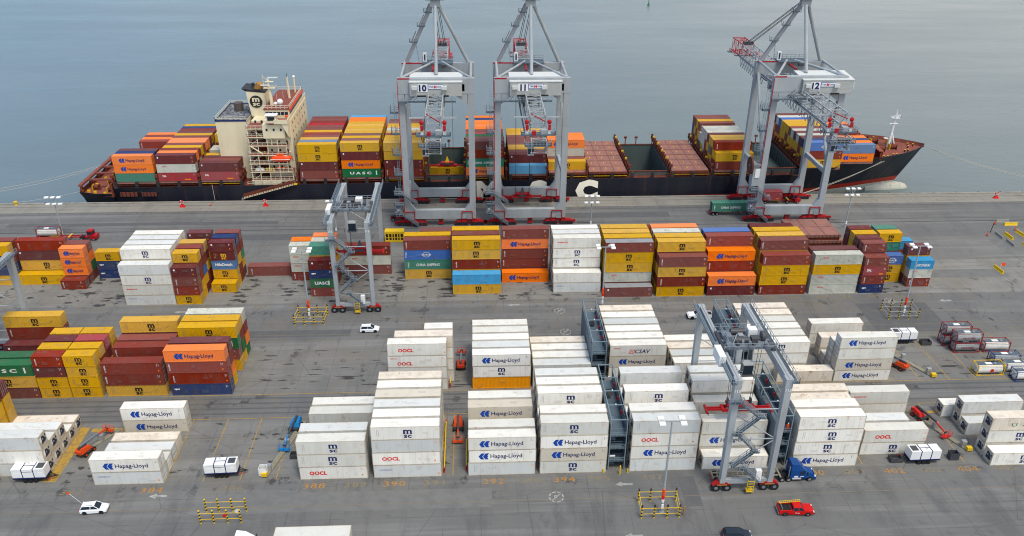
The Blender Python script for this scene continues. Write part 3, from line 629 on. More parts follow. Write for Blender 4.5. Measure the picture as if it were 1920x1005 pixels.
# slab joints of the concrete bays
for ax, sc_ in (('X', 6.45), ('Y', 5.9)):
    sp = N('ShaderNodeSeparateXYZ'); L(pos, sp.inputs[0]); md = N('ShaderNodeMath'); md.operation = 'PINGPONG'; L(sp.outputs[ax], md.inputs[0]); md.inputs[1].default_value = sc_ / 2
    c = mixc(mulf(rng(md.outputs[0], .0, .09, 1, 0), rng(noise(.2), .42, .58, .10, .8)), c, (.06, .06, .058))
L(c, gb.inputs['Base Color'])
bmp = N('ShaderNodeBump'); bmp.inputs['Strength'].default_value = .25; bmp.inputs['Distance'].default_value = .03; L(noise(4.0), bmp.inputs['Height']); L(bmp.outputs[0], gb.inputs['Normal'])
MATS['yard_asphalt'] = gm
QY = 247.3
mb = MB(); mb.box(-1500, 1500, -900, QY, -12, 0, gm)
tag(mb.build('ground'), kind='structure')
KERB = mat('quay_kerb', (.30, .28, .24), .8, dirt=.6, dirtc=(.10, .09, .08), scale=.4, world=True)
mb = MB(); mb.box(-400, 500, QY - .7, QY + .06, -.5, .28, KERB)
tag(mb.build('quay_kerb'), kind='structure')
wm = bpy.data.materials.new('river_water'); wm.use_nodes = True; g = wm.node_tree; gb = g.nodes['Principled BSDF']
N = g.nodes.new; L = g.links.new
geo = N('ShaderNodeNewGeometry'); pos = geo.outputs['Position']
wc = mixc(rng(noise(.006, (1, 1.5, 1)), .3, .7), (.108, .150, .162), (.140, .176, .180))
wc = mixc(rng(noise(.03, (.6, 2.2, 1), 6), .58, .72, 0, .30), wc, (.15, .17, .16))
L(rng(noise(.010, (.5, 2.2, 1), 4), .40, .62, .21, .27), gb.inputs['Roughness']); L(wc, gb.inputs['Base Color']); gb.inputs['Roughness'].default_value = .24; gb.inputs['IOR'].default_value = 1.33
b1 = N('ShaderNodeBump'); b1.inputs['Strength'].default_value = .30; b1.inputs['Distance'].default_value = .30; L(noise(.42, (.55, 1.3, 1), 6, .62), b1.inputs['Height'])
b2 = N('ShaderNodeBump'); b2.inputs['Strength'].default_value = .12; b2.inputs['Distance'].default_value = 1.4; L(noise(.05, (.6, 1.6, 1), 4), b2.inputs['Height']); L(b1.outputs[0], b2.inputs['Normal'])
L(b2.outputs[0], gb.inputs['Normal'])
mb = MB(); mb.poly([(-6000, QY - 2, -5), (6000, QY - 2, -5), (6000, 14000, -5), (-6000, 14000, -5)], wm)
tag(mb.build('water'), kind='structure')

# ---- painted markings and repair patches, thin sheets on the ground
YEL = mat('road_yellow', srgb('b08c38'), .8, dirt=.9, dirtc=(.13, .125, .115), scale=1.2, world=True)
YEF = mat('road_yellow_faded', srgb('80745a'), .8, dirt=1.0, dirtc=(.13, .127, .12), scale=1.3, world=True)
ORM = mat('road_orange', srgb('a87a3a'), .8, dirt=1.0, dirtc=(.14, .13, .12), scale=1.6, world=True)
WHM = mat('road_white', srgb('a3a39c'), .8, dirt=.9, dirtc=(.16, .16, .15), scale=1.2, world=True)
PATL = mat('patch_light', (.165, .163, .156), .85, dirt=.9, dirtc=(.125, .125, .122), scale=.5, world=True)
PATD = mat('patch_dark', (.103, .103, .104), .85, dirt=.9, dirtc=(.125, .125, .122), scale=.5, world=True)
RAILM = mat('crane_rail', (.07, .065, .06), .5, .5)
def flat(mb, x0, x1, y0, y1, m, z=.008): mb.poly([(x0, y0, z), (x1, y0, z), (x1, y1, z), (x0, y1, z)], m)
pt = MB()
for k_, (x0, x1, y0, y1, m) in enumerate(((-47, 2, 108.2, 113.0, PATL), (36, 39, 107, 114.6, PATD), (118, 143, 189, 193.5, PATL), (126, 200, 172, 176.5, PATL), (138, 210, 160, 165, PATL), (95, 113, 162.5, 176, PATD),
                          (-60, -30, 165, 168, PATD), (-10, 20, 172.0, 174.2, PATL), (60, 120, 218, 221, PATL), (-90, -30, 218, 222, PATD), (100, 112, 181.6, 188, PATL),
                          (150, 190, 204, 212, PATL), (10, 60, 231, 235, PATD), (-140, -60, 229.4, 231.6, PATD))): flat(pt, x0, x1, y0, y1, m, .003 + k_ * .00018)
tag(pt.build('pavement'), kind='structure')
mk = MB()
for y in (134.75, 142.75): flat(mk, -66, 120, y - .07, y + .07, YEL)
for y in (109.6, 163.4, 165.9, 172.3): flat(mk, -150, 190, y - .06, y + .06, YEF)
for y in (200.4, 214.2): flat(mk, -150, 190, y - .07, y + .07, YEF)
for x0 in (-69.5, -63.5, -57.0, -50.2, -43.6, -37.1, -20.6, -7.0, -5.0, 71.5, 78.0, 84.5, 91.0, 97.5):   # slot lines of both near blocks
    if not -34 < x0 < -8: flat(mk, x0 - .09, x0 + .09, 116.6, 134.7, YEL)
for x0 in (-20, -6, 89, 95.5, 102, 108, 114.5, 121): flat(mk, x0 - .08, x0 + .08, 142.8, 161, YEL if x0 > 0 else YEF)
for x0 in (-19, -30, -42, -72, -92, 104.5): flat(mk, x0 - .08, x0 + .08, 181.2, 198, YEF)
for x0 in range(-68, -34, 7):
    flat(mk, x0, x0 + 5, 128.4, 128.55, YEF); flat(mk, x0, x0 + 5, 122.4, 122.55, YEF)
flat(mk, -79, -76.6, 117.5, 133, YEL); flat(mk, -76, -70, 131.5, 132.6, YEL); flat(mk, 88, 95, 131.4, 132.2, YEL)
for x0 in (-130, -66, -20, 46, 126, 150): flat(mk, x0, x0 + 4.2, 241.2, 241.4, YEF); flat(mk, x0, x0 + 4.2, 242.4, 242.6, YEF); flat(mk, x0, x0 + .2, 241.2, 242.6, YEF); flat(mk, x0 + 4, x0 + 4.2, 241.2, 242.6, YEF)
def gtext(mb, s, x, y, m, hgt=2.0, w=None, z=.009): letter(mb, s, x, y, hgt, m, anchor='c', bold=.01, w=w, fn=lambda a, b: (a, b, z), spacing=1.1)
for n, x, m in ((382, -72.6, YEF), (384, -58.6, ORM), (386, -44.4, YEF), (388, -29.9, ORM), (389, -22.5, YEF), (390, -15.5, ORM), (391, -8.4, YEF), (392, 2.4, ORM), (393, 9.2, YEF), (394, 15.3, ORM), (395, 21.6, YEF), (397, 31.5, YEF), (400, 61.5, ORM), (401, 69.0, YEF), (402, 76.6, ORM), (403, 83.6, YEF), (404, 90.6, ORM), (405, 97.8, YEF)): gtext(mk, str(n), x, 114.0, m, 1.35, 3.9)
for s, x in (('379 A', -94), ('380', -80.5), ('382', -67), ('384', -54), ('386', -45.7), ('388 A', -35.5), ('391', -16.4), ('392', -10.3), ('393', -3.2), ('394', 2.8), ('395', 10), ('A', 12.6), ('396', 15.6), ('397', 22.7), ('398', 28.6), ('399', 35.2), ('400', 41.4), ('401', 48.0), ('402', 54.4), ('A', 59), ('403', 62.5), ('405', 75), ('406', 81), ('407', 88), ('408', 94), ('409', 101.5), ('410', 108), ('411', 114.6), ('A', 118.6)): gtext(mk, s, x, 178.9, YEF, 1.5, 1.0 if s == 'A' else (4.6 if 'A' in s else 3.3))
def arrow(x, y, l=3.2): mk.poly([(x - l / 2, y, .009), (x - l / 2 + 1.3, y - .65, .009), (x - l / 2 + 1.3, y - .25, .009), (x + l / 2, y - .25, .009), (x + l / 2, y + .25, .009), (x - l / 2 + 1.3, y + .25, .009), (x - l / 2 + 1.3, y + .65, .009)], WHM)
for x, y in ((-57, 113.1), (25.9, 113.0), (8.9, 178.3), (118.8, 176.8), (-72.9, 177.6), (25.5, 100.5)): arrow(x, y)
for x, y in ((13.4, 110.2), (20.2, 175.0), (20.7, 165.2), (104.5, 177), (112, 159)):      # ringed no-entry sign on the ground
    for i in range(16):
        if i % 2: continue
        a, b = 2 * math.pi * i / 16, 2 * math.pi * (i + 1.4) / 16
        mk.poly([(x + 1.15 * math.cos(a), y + 1.15 * math.sin(a), .009), (x + 1.4 * math.cos(a), y + 1.4 * math.sin(a), .009), (x + 1.4 * math.cos(b), y + 1.4 * math.sin(b), .009), (x + 1.15 * math.cos(b), y + 1.15 * math.sin(b), .009)], WHM)
    gtext(mk, 'P', x - .1, y - .5, WHM, .9); mk.poly([(x - .8, y - .75, .01), (x - .62, y - .8, .01), (x + .8, y + .7, .01), (x + .62, y + .8, .01)], WHM)
tag(mk.build('road_markings'), kind='structure')
rl = MB()
for y in (227.5, 244.5):
    for d in (-.09, .09): flat(rl, -400, 500, y + d - .04, y + d + .04, RAILM, .012)
for k in range(-70, 90): flat(rl, k * 4.2, k * 4.2 + .1, 238.0, 239.6, RAILM, .011)
flat(rl, -400, 500, 237.9, 238.05, RAILM, .012); flat(rl, -400, 500, 239.55, 239.7, RAILM, .012)
tag(rl.build('crane_rails'), kind='structure')

# spilled oil under the stacks: irregular blots on the concrete, each row of blots follows a gap between stacks
OILM = mat('oil_stain', (.048, .046, .044), .6, dirt=.6, dirtc=(.10, .095, .09), scale=1.5, world=True)
def blots(y0, y1, xs, n, rmax=1.5, st=1.0):
    m = MB()
    for x0 in xs:
        for k in range(n):
            x, y = x0 + rnd.gauss(0, 1.0), rnd.uniform(y0, y1); r = rnd.uniform(.3, rmax) * rnd.uniform(.5, 1); q = [rnd.uniform(.45, 1.25) for _ in range(14)]; sx = rnd.uniform(1.0, 2.1) * st; r /= st ** .5
            z = .006 + len(m.f) * .00001
            m.poly([(x + r * sx * q[i] * math.cos(2 * math.pi * i / 14), y + r * .62 * q[i] * math.sin(2 * math.pi * i / 14), z) for i in range(14)], OILM)
    return m
OB = blots(181.5, 197, (-128, -120, -113, -104, -99, -93, -90, -73, -61, -59, -48, -43, -36, -34, -29, -23, -20, -14, -8, -6, 6, 12, 19, 31.8, 105, 111), 9)
tag(OB.build('oil_stains'), 'black oil blots spread over the concrete between the far stacks', 'oil stains', kind='stuff')
OB = blots(117, 133.5, (-75, -72, -56, -51, -44, -38, -8, -5, 88, 91, 70), 3, .9)
tag(OB.build('oil_stains'), 'black oil blots on the paving of the near block', 'oil stains', kind='stuff')
OB = blots(143.5, 160, (-47, -41, -36, -28, -22, -5, 90, 95, 101, 106, 121), 5, 1.2, 3.0)
tag(OB.build('oil_stains'), 'black oil blots on the paving of the middle block', 'oil stains', kind='stuff')
# ================================================================== the container ship
HB = mat('hull_black', (.014, .016, .026), .45, dirt=.35, dirtc=(.06, .055, .05), scale=.12, rust=.55, rustc=(.12, .05, .03), stretch=(1.6, 1, .16)); HR = mat('hull_red', srgb('a8301f'), .6, dirt=.35, dirtc=(.30, .09, .06), scale=.15, rust=.2)
HW = mat('hull_bottom_pale', srgb('b9b9ac'), .7, dirt=.6, dirtc=(.30, .29, .25), scale=.2, rust=.5)
DK = mat('deck_red_brown', srgb('8a4b40'), .75, dirt=.7, dirtc=(.11, .06, .045), scale=.5, rust=.6); DKR = mat('deck_rust', srgb('7a3c2c'), .8, dirt=.9, dirtc=(.05, .03, .022), scale=.8, rust=.8)
HCV = mat('hatch_cover_brown', srgb('996a5f'), .8, dirt=.9, dirtc=(.16, .10, .085), scale=.4, rust=.5); CRM = mat('superstructure_cream', srgb('e3d6b4'), .55, dirt=.35, dirtc=(.42, .34, .22), scale=.25, rust=.35, rustc=(.42, .24, .10), stretch=(1, 1, .2))
CRW = mat('rail_cream', srgb('ddd4bb'), .6); BLK = mat('black_paint', (.02, .02, .024), .5, dirt=.3); HOLD = mat('hold_grey_green', srgb('4c5957'), .7, dirt=.5, dirtc=(.14, .15, .14), scale=.3); YLW = mat('machine_yellow', srgb('e0b81c'), .5, dirt=.2)
ORG = mat('lifeboat_orange', srgb('ee4a18'), .4); LTW = mat('hull_letter_white', srgb('fbf6e4'), .5, dirt=.12, dirtc=(.45, .35, .2), scale=.3); GLS = mat('window_glass', (.02, .03, .045), .12); WHT = mat('white_paint', (.78, .78, .76), .45, dirt=.15); SIGR = mat('signal_red', srgb('c8231f'), .45, dirt=.15); ROPE = mat('mooring_rope', (.42, .39, .33), .9)
CY = 265.65
def zd(x): return 5.2 + .0095 * x
def lerp_tab(t, x):
    if x <= t[0][0]: return t[0][1]
    for (a, p), (b, q) in zip(t, t[1:]):
        if x <= b: return p + (q - p) * (x - a) / (b - a)
    return t[-1][1]
TD = [(-127.5, 13.6), (-122, 15.2), (-112, 16.1), (108, 16.1), (118, 15.8), (127, 14.8), (135, 12.9), (143, 9.6), (149, 6.0), (153, 2.6), (155.2, .25)]
TWL = [(-127.5, 9.5), (-115, 13.5), (-100, 15.6), (-85, 16.1), (66, 16.1), (82, 15.4), (100, 12.8), (116, 9.2), (130, 5.0), (142, 1.9), (149, .7), (155.2, .15)]
TTOP = [(-127.5, 1.9), (-116.3, 1.9), (-116.2, 4.2), (-100, zd(-100)), (103.8, zd(103.8)), (105.5, 8.3), (117.9, 8.4), (121.5, 10.6), (155.2, 10.9)]
TRK = [(100, 0), (130, 2.2), (143, 5.0), (155.2, 9.6)]
def hbz(x, z):
    top = lerp_tab(TTOP, x); t = max(0, min(1, (z + 5) / (top + 5)))
    # the stem rakes, so read the deck line further aft for low levels
    xx = x + lerp_tab(TRK, x) * (1 - t); dd, wl = lerp_tab(TD, xx), lerp_tab(TWL, xx)
    return wl + (dd - wl) * t ** 1.35
ship = thing('container_ship', 'long black hulled container ship with cream bridge moored along the quay', 'ship', (0, CY, -5))
def sm(mb, name, parent=None, smooth=False):
    o = mb.build(name, parent or ship, smooth)
    o.data.transform(Matrix.Translation((0, -CY, 5)))
    return o
stn = [-127.5, -126, -122, -116.3, -116.2, -112, -100, -85, -60, -20, 20, 50, 66, 76, 84, 92, 100, 103.8, 105.5, 111, 117.9, 121.5, 127, 131, 135, 139, 143, 146, 149, 151, 153, 154.5, 155.2]
rows = []
for x in stn:
    top = lerp_tab(TTOP, x); z1, z2 = (-.55, -2.3) if x > 60 else ((-1.5, -3.0) if x > -95 else (-3.2, -3.6))
    lv = [top, top * .75 + z1 * .25, top * .4 + z1 * .6, z1, (z1 + z2) / 2, z2, -3.8, -6.0, -9]
    r_ = []
    for z in lv:
        t = (z + 5) / (top + 5); dd, wl = lerp_tab(TD, x), lerp_tab(TWL, x)
        hb = wl + (dd - wl) * max(0, t) ** 1.35
        if z < -5.5: hb *= .9
        xx = x - lerp_tab(TRK, x) * (1 - max(0, min(1, t)))
        r_.append((xx, hb, z))
    rows.append(r_)
hull = MB(); cm = [HB, HB, HB, HR, HR, HW, HW, HW]
for s in (-1, 1):
    for a, b in zip(rows, rows[1:]):
        for k in range(8):
            q = [(a[k][0], CY + s * a[k][1], a[k][2]), (b[k][0], CY + s * b[k][1], b[k][2]), (b[k + 1][0], CY + s * b[k + 1][1], b[k + 1][2]), (a[k + 1][0], CY + s * a[k + 1][1], a[k + 1][2])]
            hull.poly(q[::-1] if s < 0 else q, cm[k])
for k in range(8):
    a = rows[0]; hull.poly([(a[k][0], CY - a[k][1], a[k][2]), (a[k + 1][0], CY - a[k + 1][1], a[k + 1][2]), (a[k + 1][0], CY + a[k + 1][1], a[k + 1][2]), (a[k][0], CY + a[k][1], a[k][2])], cm[k])
# inner skin so the bulwarks have thickness
for s in (-1, 1):
    for a, b in zip(rows, rows[1:]):
        i = .25
        hull.poly([(a[0][0], CY + s * a[0][1], a[0][2]), (a[0][0], CY + s * max(0, a[0][1] - i), a[0][2]), (b[0][0], CY + s * max(0, b[0][1] - i), b[0][2]), (b[0][0], CY + s * b[0][1], b[0][2])], HB)
        hull.poly([(a[0][0], CY + s * max(0, a[0][1] - i), a[0][2]), (a[0][0], CY + s * max(0, hbz(a[0][0], a[0][2] - 1.3) - i), a[0][2] - 1.3), (b[0][0], CY + s * max(0, hbz(b[0][0], b[0][2] - 1.3) - i), b[0][2] - 1.3), (b[0][0], CY + s * max(0, b[0][1] - i), b[0][2])], DKR)
# bulbous bow
for k, (x, r) in enumerate(((136, 3.2), (144, 2.7), (149, 2.3), (151.6, 1.6), (152.6, .5))):
    if k: hull.cyl((px_, CY, -5.3), (x, CY, -5.3 - .1), pr_, HW, 16, r)
    px_, pr_ = x, r
HUL = sm(hull, 'hull')
for ch_, x_, w_ in (('M', 3.6, 6.8), ('S', 20.4, 6.0), ('C', 36.2, 7.4)):
    lt = MB(); letter(lt, ch_, x_, -1.35, 6.0, LTW, 249.5, w=w_, anchor='c', bold=.075); sm(lt, 'hull_letter')
# decks
HOLDS = ((-15.9, -3.3), (50.6, 63.2), (91.6, 106.2))
dk = MB(); y0, y1 = CY - 15.85, CY + 15.85
def deck(x0, x1, za, zb, w0=None, w1=None, m=DK, dk=dk):
    w0 = 15.85 if w0 is None else w0; w1 = 15.85 if w1 is None else w1
    dk.poly([(x0, CY - w0, za), (x1, CY - w1, zb), (x1, CY + w1, zb), (x0, CY + w0, za)], m)
xs = -116.3
for a, b in HOLDS + ((121.5, 121.5),):
    n = max(1, int((a - xs) / 12))
    for k in range(n):
        p, q = xs + (a - xs) * k / n, xs + (a - xs) * (k + 1) / n; deck(p, q, zd(p) - .35, zd(q) - .35, min(15.85, hbz(p, zd(p) - .35) - .25), min(15.85, hbz(q, zd(q) - .35) - .3), m=DKR)
    if b > a:
        for s in (-1, 1): dk.poly([(a, CY + s * 15.85, zd(a) - .35), (b, CY + s * 15.85, zd(b) - .35), (b, CY + s * 13.2, zd(b) - .35), (a, CY + s * 13.2, zd(a) - .35)][::s], DKR)
    xs = b
deck(-127.3, -116.3, .9, .9, 13.3, 15.6)
st_ = [121.5, 127, 131, 135, 139, 143, 146, 149, 151, 153, 154.5]
for a, b in zip(st_, st_[1:]): deck(a, b, 9.8, 9.8, max(.05, hbz(a, 9.8) - .2), max(.05, hbz(b, 9.8) - .25))
dk.poly([(134.2, CY - 13, 9.85), (134.2, CY - 13, 13.0), (134.2, CY + 13, 13.0), (134.2, CY + 13, 9.85)], DKR)
for k in range(9): dk.box(133.6, 134.4, CY - 12.9 + k * 3.2, CY - 12.6 + k * 3.2, 9.8, 13, DKR)
dk.box(132.9, 134.5, CY - 13.2, CY + 13.2, 12.8, 13.1, DK)
# stern mooring deck: far bulwark, cross beams and side frames
dk.box(-127.6, -116, CY + 13.2, CY + 13.6, .9, 4.3, DKR); dk.box(-127.6, -127.1, CY - 13, CY + 13.4, .9, 2.2, DKR)
dk.hull([(-127.6, CY + 12.6, 4.1), (-127.6, CY + 13.9, 4.1), (-127.6, CY + 13.9, 4.4), (-127.6, CY + 12.6, 4.4)], [(-115.8, CY + 14.2, 4.1), (-115.8, CY + 15.8, 4.1), (-115.8, CY + 15.8, 4.4), (-115.8, CY + 14.2, 4.4)], DK)
for k in range(4): dk.box(-126.5, -115.8, CY - 8 + k * 6, CY - 7.2 + k * 6, 3.6, 4.1, DK)
dk.box(-127.5, -126.4, CY - 13.2, CY + 13.4, 3.6, 4.3, DK); dk.box(-116.4, -115.8, CY - 15.9, CY + 15.9, .9, 5.4, DKR)
for y in (-13, -6, 0, 6): dk.box(-127.3, -126.6, CY + y, CY + y + .8, .9, 3.7, DKR)
sm(dk, 'deck')
for x, y in ((-124, -9), (-121, -4), (-118.5, -11), (-122, 3), (-119, 8)):
    mo = MB(); mo.cyl((x - .8, CY + y, 1.9), (x + .8, CY + y, 1.9), .75, DKR, 10); mo.box(x - 1, x - .8, CY + y - .9, CY + y + .9, .9, 2.6, YLW); mo.box(x + .8, x + 1, CY + y - .9, CY + y + .9, .9, 2.6, DKR); mo.box(x - 1.4, x + 1.4, CY + y - .5, CY + y + .5, .9, 1.2, DKR); sm(mo, 'mooring_winch')
for x, y in ((-126, -11.5), (-123.5, -12.6), (-120, -13.5), (-117.5, -13.9), (-125.5, -6), (-125, 0)): sm(MB().box(x, x + .9, CY + y, CY + y + .5, .9, 1.7, YLW), 'fairlead')
for x, y in ((138, -4), (143, -2), (139, 4), (144.5, 3), (137, 8)):
    mo = MB(); mo.cyl((x - 1, CY + y, 10.9), (x + 1, CY + y, 10.9), .8, DKR, 10); mo.box(x - 1.3, x - 1.1, CY + y - .8, CY + y + .8, 9.8, 11.6, YLW); mo.box(x + 1.1, x + 1.3, CY + y - .8, CY + y + .8, 9.8, 11.4, BLK); sm(mo, 'mooring_winch')
for x, y in ((136, -11), (137.2, -11), (140, -9.2), (141.2, -9), (146, -5), (147.2, -4.8), (149, -1), (150, 1.5), (146, 5), (141, 8.5), (136.5, 11.2), (151.5, .6)):
    mo = MB(); mo.cyl((x, CY + y, 9.8), (x, CY + y, 10.6), .22, BLK, 8); mo.cyl((x, CY + y, 10.6), (x, CY + y, 10.7), .3, YLW, 8); sm(mo, 'deck_bollard')
# coamings, hatch covers
BX = [(-114, 6.0, 0), (-100.8, 6.1, 0), (-87.5, 6.3, 0), (-56.1, 6.4, 0), (-42.7, 6.8, 0), (-29.1, 6.8, 0), (-3.1, 7.0, 0), (10.8, 7.3, 0), (23.9, 7.6, 1), (37.0, 7.75, 1), (63.9, 7.85, 1), (77.9, 8.0, 0), (107.3, 8.4, 0), (118, 10.3, 0)]
for x, z, full in BX:
    co = MB()
    if x < 107: co.box(x - .2, x + 12.4, CY - 13.2, CY + 13.2, zd(x) - .4, z - .75, DKR)
    else: co.box(x - .2, x + 12.4, CY - 9.5, CY + 9.5, zd(x) - .3, z - .75, DKR)
    if x < 107: co.box(x - .2, x + 12.4, CY - 15.2, CY - 15.05, zd(x) + .55, zd(x) + .7, YLW if int(x) % 2 else DKR)
    for k in range(8 if x < 107 else 0): co.box(x + .4 + k * 1.6, x + .6 + k * 1.6, CY - 13.6, CY - 13.2, zd(x) - .3, z - .8, DK)
    sm(co, 'hatch_coaming')
for x, z, full in BX:
    hc = MB(); nb = 3
    for k in range(nb):
        a = CY - 15.4 + k * 30.8 / nb; b = a + 30.8 / nb - .12
        hc.box(x - .1, x + 12.3, a, b, z - .75, z - .06, HCV)
        if full:
            for j in (1, 2): hc.box(x - .1 + j * 4.13 - .04, x - .1 + j * 4.13 + .04, a + .1, b - .1, z - .06, z + .02, DKR)
            hc.box(x - .1, x + 12.3, (a + b) / 2 - .04, (a + b) / 2 + .04, z - .06, z + .02, DKR)
            for j in range(3):
                for i in range(2): hc.box(x + 1.5 + j * 4.1, x + 1.7 + j * 4.1, a + 2.2 + i * 5, a + 3.6 + i * 5, z - .06, z + .03, YLW)
            hc.box(x, x + 12.2, a - .02, a + .1, z - .8, z - .03, DKR)
    sm(hc, 'hatch_cover')
for a, b in HOLDS:
    hl = MB()
    z = zd(a) + 1.3; w = 13.2 if a < 80 else 12.6; fl = -3.5 if a < 80 else 2.6
    hl.box(a - .15, b + .15, CY - w - .25, CY - w, fl, z, HOLD); hl.box(a - .15, b + .15, CY + w, CY + w + .25, fl, z, HOLD)
    hl.box(a - .35, a, CY - w - .2, CY + w + .2, fl, z, HOLD); hl.box(b, b + .35, CY - w - .2, CY + w + .2, fl, z, HOLD)
    hl.poly([(a, CY - w, fl), (b, CY - w, fl), (b, CY + w, fl), (a, CY + w, fl)], HOLD)
    n = 11
    for k in range(n + 1):
        y = CY - w + .3 + k * (2 * w - .6) / n
        for x in (a + .02, b - .32): hl.box(x, x + .3, y - .12, y + .12, fl, z - .2, HOLD)
    for q in (a - .55, b + .15): hl.box(q, q + .4, CY - w - .4, CY + w + .4, z - .1, z + .15, DKR)
    for s in (-1, 1): hl.box(a - .4, b + .4, CY + s * (w + .12) - .3, CY + s * (w + .12) + .3, z, z + .15, DKR)
    for xx in (a + 2.8, b - 6): hl.cyl((xx, CY + w, z + .15), (xx, CY + w, z + 2.6), .18, DKR, 6); hl.box(xx - .5, xx + .5, CY + w - .3, CY + w + .3, z + 2.4, z + 3.0, DKR)
    if a < 0: hl.box(-3.3 - 12.4, -3.6, 256, 276, -3.4, .9, PG)
    sm(hl, 'cargo_hold')
loose_hold = ob('shipping_container', body_mesh('m', 12.192, 2.6)); loose_hold.location = (-9.6, 265.2, 2.0); tag(loose_hold, 'yellow container under the red spreader in the open hold below crane 10', 'container')
# lashing bridges between the bays and black frames along the side
for x in (-115.2, -101.3, -88.0, -74.9, -57.1, -43.3, -29.9, -16.3, -3.2 - .4, 9.9, 23.1, 36.3, 49.9, 63.5, 76.9, 90.9, 106.7):
    z = lerp_tab([(p[0], p[1]) for p in BX], x); lb = MB()
    for k in range(14):
        y = CY - 15.6 + k * 2.4
        if x > 100 and abs(y - CY) > 13: continue
        lb.box(x - .12, x + .12, y - .12, y + .12, zd(x) - .3, z + 1.9, DKR)
        lb.box(x - .30, x + .30, y + .5, y + .9, z + .3, z + 1.2, BLK if k % 2 else DKR)
        lb.box(x - .34, x + .34, y - .2, y + .2, z + 1.6, z + 2.2, DKR if k % 3 else YLW)
        lb.beam((x, y, z + .2), (x, y + 2.2, z + 1.6), .08, .08, DKR)
    lb.box(x - .32, x + .32, CY - 15.7, CY + 15.7, z + .1, z + .3, DKR); lb.box(x - .06, x + .06, CY - 15.7, CY + 15.7, z + 1.8, z + 1.95, DKR)
    lb.box(x - .4, x + .4, CY - 16.0, CY - 15.3, z + 1.4, z + 2.3, DKR)
    sm(lb, 'lashing_bridge')
x = -114.5
while x < 104:
    if not (-73 < x < -58):
        fb = MB(); fb.hull([(x - .55, 249.55, zd(x) - .2), (x + .55, 249.55, zd(x) - .2), (x + .55, 250.4, zd(x) - .2), (x - .55, 250.4, zd(x) - .2)], [(x - .4, 249.7, zd(x) + 1.75), (x + .4, 249.7, zd(x) + 1.75), (x + .4, 250.5, zd(x) + 1.75), (x - .4, 250.5, zd(x) + 1.75)], BLK); sm(fb, 'side_frame')
    x += 6.62
fb = MB(); fb.rail([(-73, 250, zd(-65)), (-58, 250, zd(-65))], CRW, 1.0, 1.5, .04); sm(fb, 'side_railing')
fb = MB(); fb.rail([(50, 249.9, zd(56)), (103, 249.9, zd(100))], DKR, 1.1, 1.5, .05); sm(fb, 'side_railing')
fb = MB(); fb.box(-113.6, -108.2, 249.5, 249.62, 1.2, 2.7, DKR); fb.box(-106.8, -102.2, 249.5, 249.62, 1.2, 2.6, DKR)
for k in range(4): fb.box(-113.2 + k * 1.3, -112.9 + k * 1.3, 249.46, 249.5, 1.2, 2.7, HB); fb.box(-106.4 + k * 1.1, -106.1 + k * 1.1, 249.46, 249.5, 1.2, 2.6, HB)
sm(fb, 'mooring_port')
# ---- bridge and accommodation
ac = MB(); Z0 = zd(-65) - .3; DH = 2.78
ac.box(-66.4, -58, 253.8, 280.6, Z0, 24.6, CRM); ac.box(-71.2, -66.4, 257.4, 279, Z0, 23.4, CRM); ac.box(-66.4, -59.6, 251.2, 253.8, 19.6, 24.0, CRM)
ACB = sm(ac, 'accommodation_block')
def win(x, y, z, w, h, side):
    wi = MB()
    if side == 'f': wi.box(x, x + w, y - .04, y + .02, z, z + h, GLS)
    else: wi.box(x - .02, x + .04, y, y + w, z, z + h, GLS)
    sm(wi, 'window', ACB)
for k in range(6):
    z = Z0 + 4.6 + k * DH
    for y in range(6): win(-58, 256.2 + y * 3.9, z, .62, .8, 'r')
    for x in (-65.2, -62.6, -60.2): win(x, 253.8, z, .6, .8, 'f')
    for x in (-70.2, -68.2): win(x, 257.4, z, .6, .8, 'f')
for x in (-65.4, -63.2, -61.0): win(x, 251.2, 22.0, .6, .8, 'f')
for k in range(7):
    z = Z0 + 1.7 + k * DH; xr = -58.2 if k < 2 else (-59.5 if k < 5 else -64.0); y_ = 250.2 if k < 4 else 251.4
    bl = MB(); bl.box(-71.6, xr, y_, 257.4, z, z + .14, DK); bl.box(-71.65, xr + .05, y_ - .05, y_, z - .14, z + .16, CRM); bl.box(-71.65, -71.55, y_, 257.4, z - .14, z + .16, CRM)
    bl.rail([(-71.5, 257, z + .14), (-71.5, y_, z + .14), (xr, y_, z + .14)], CRW, 1.05, 1.4, .04)
    for x in (-71.3, -68.6, -65.6, -62.4, xr - .3): bl.box(x, x + .2, y_ + .1, y_ + .3, z - DH + .14, z, CRM)
    if k < 6: bl.beam((-70.8 + (k % 2) * 3.5, y_ + 1.2, z + .1), (-67.3 - (k % 2) * 3.5, y_ + 1.2, z + DH), .8, .12, CRM)
    if k in (2, 3): bl.box(-69.4, -63.8, 256.9, 257.35, z + .3, z + 2.2, SIGR); bl.box(-66.6, -66.2, 256.8, 257, z + .3, z + 2.2, CRM)
    if k < 2: bl.box(-70.9, -62.5, 250.3, 250.5, z - 1.9, z - .1, CRM) if k == 0 else bl.box(-70, -67.5, 250.6, 251.6, z + .2, z + 1.1, WHT)
    if k == 1:
        for j in range(4): bl.cyl((-66.6 + j * .7, 251, z + .15), (-66.6 + j * .7, 251, z + 1.2), .28, YLW, 8)
        for j in range(2): bl.ball((-62.8 + j * 1.6, 250.6, z + 1.2), .5, ORG, 8, 6, (1, .5, .8))
    sm(bl, 'balcony_deck', ACB)
wh = MB()
wh.box(-66.2, -58.4, 255.4, 277.8, 24.6, 27.6, CRM); wh.box(-64.6, -58.2, 250.3, 255.4, 24.5, 24.8, DK); wh.box(-64.6, -58.2, 277.8, 281.6, 24.5, 24.8, DK)
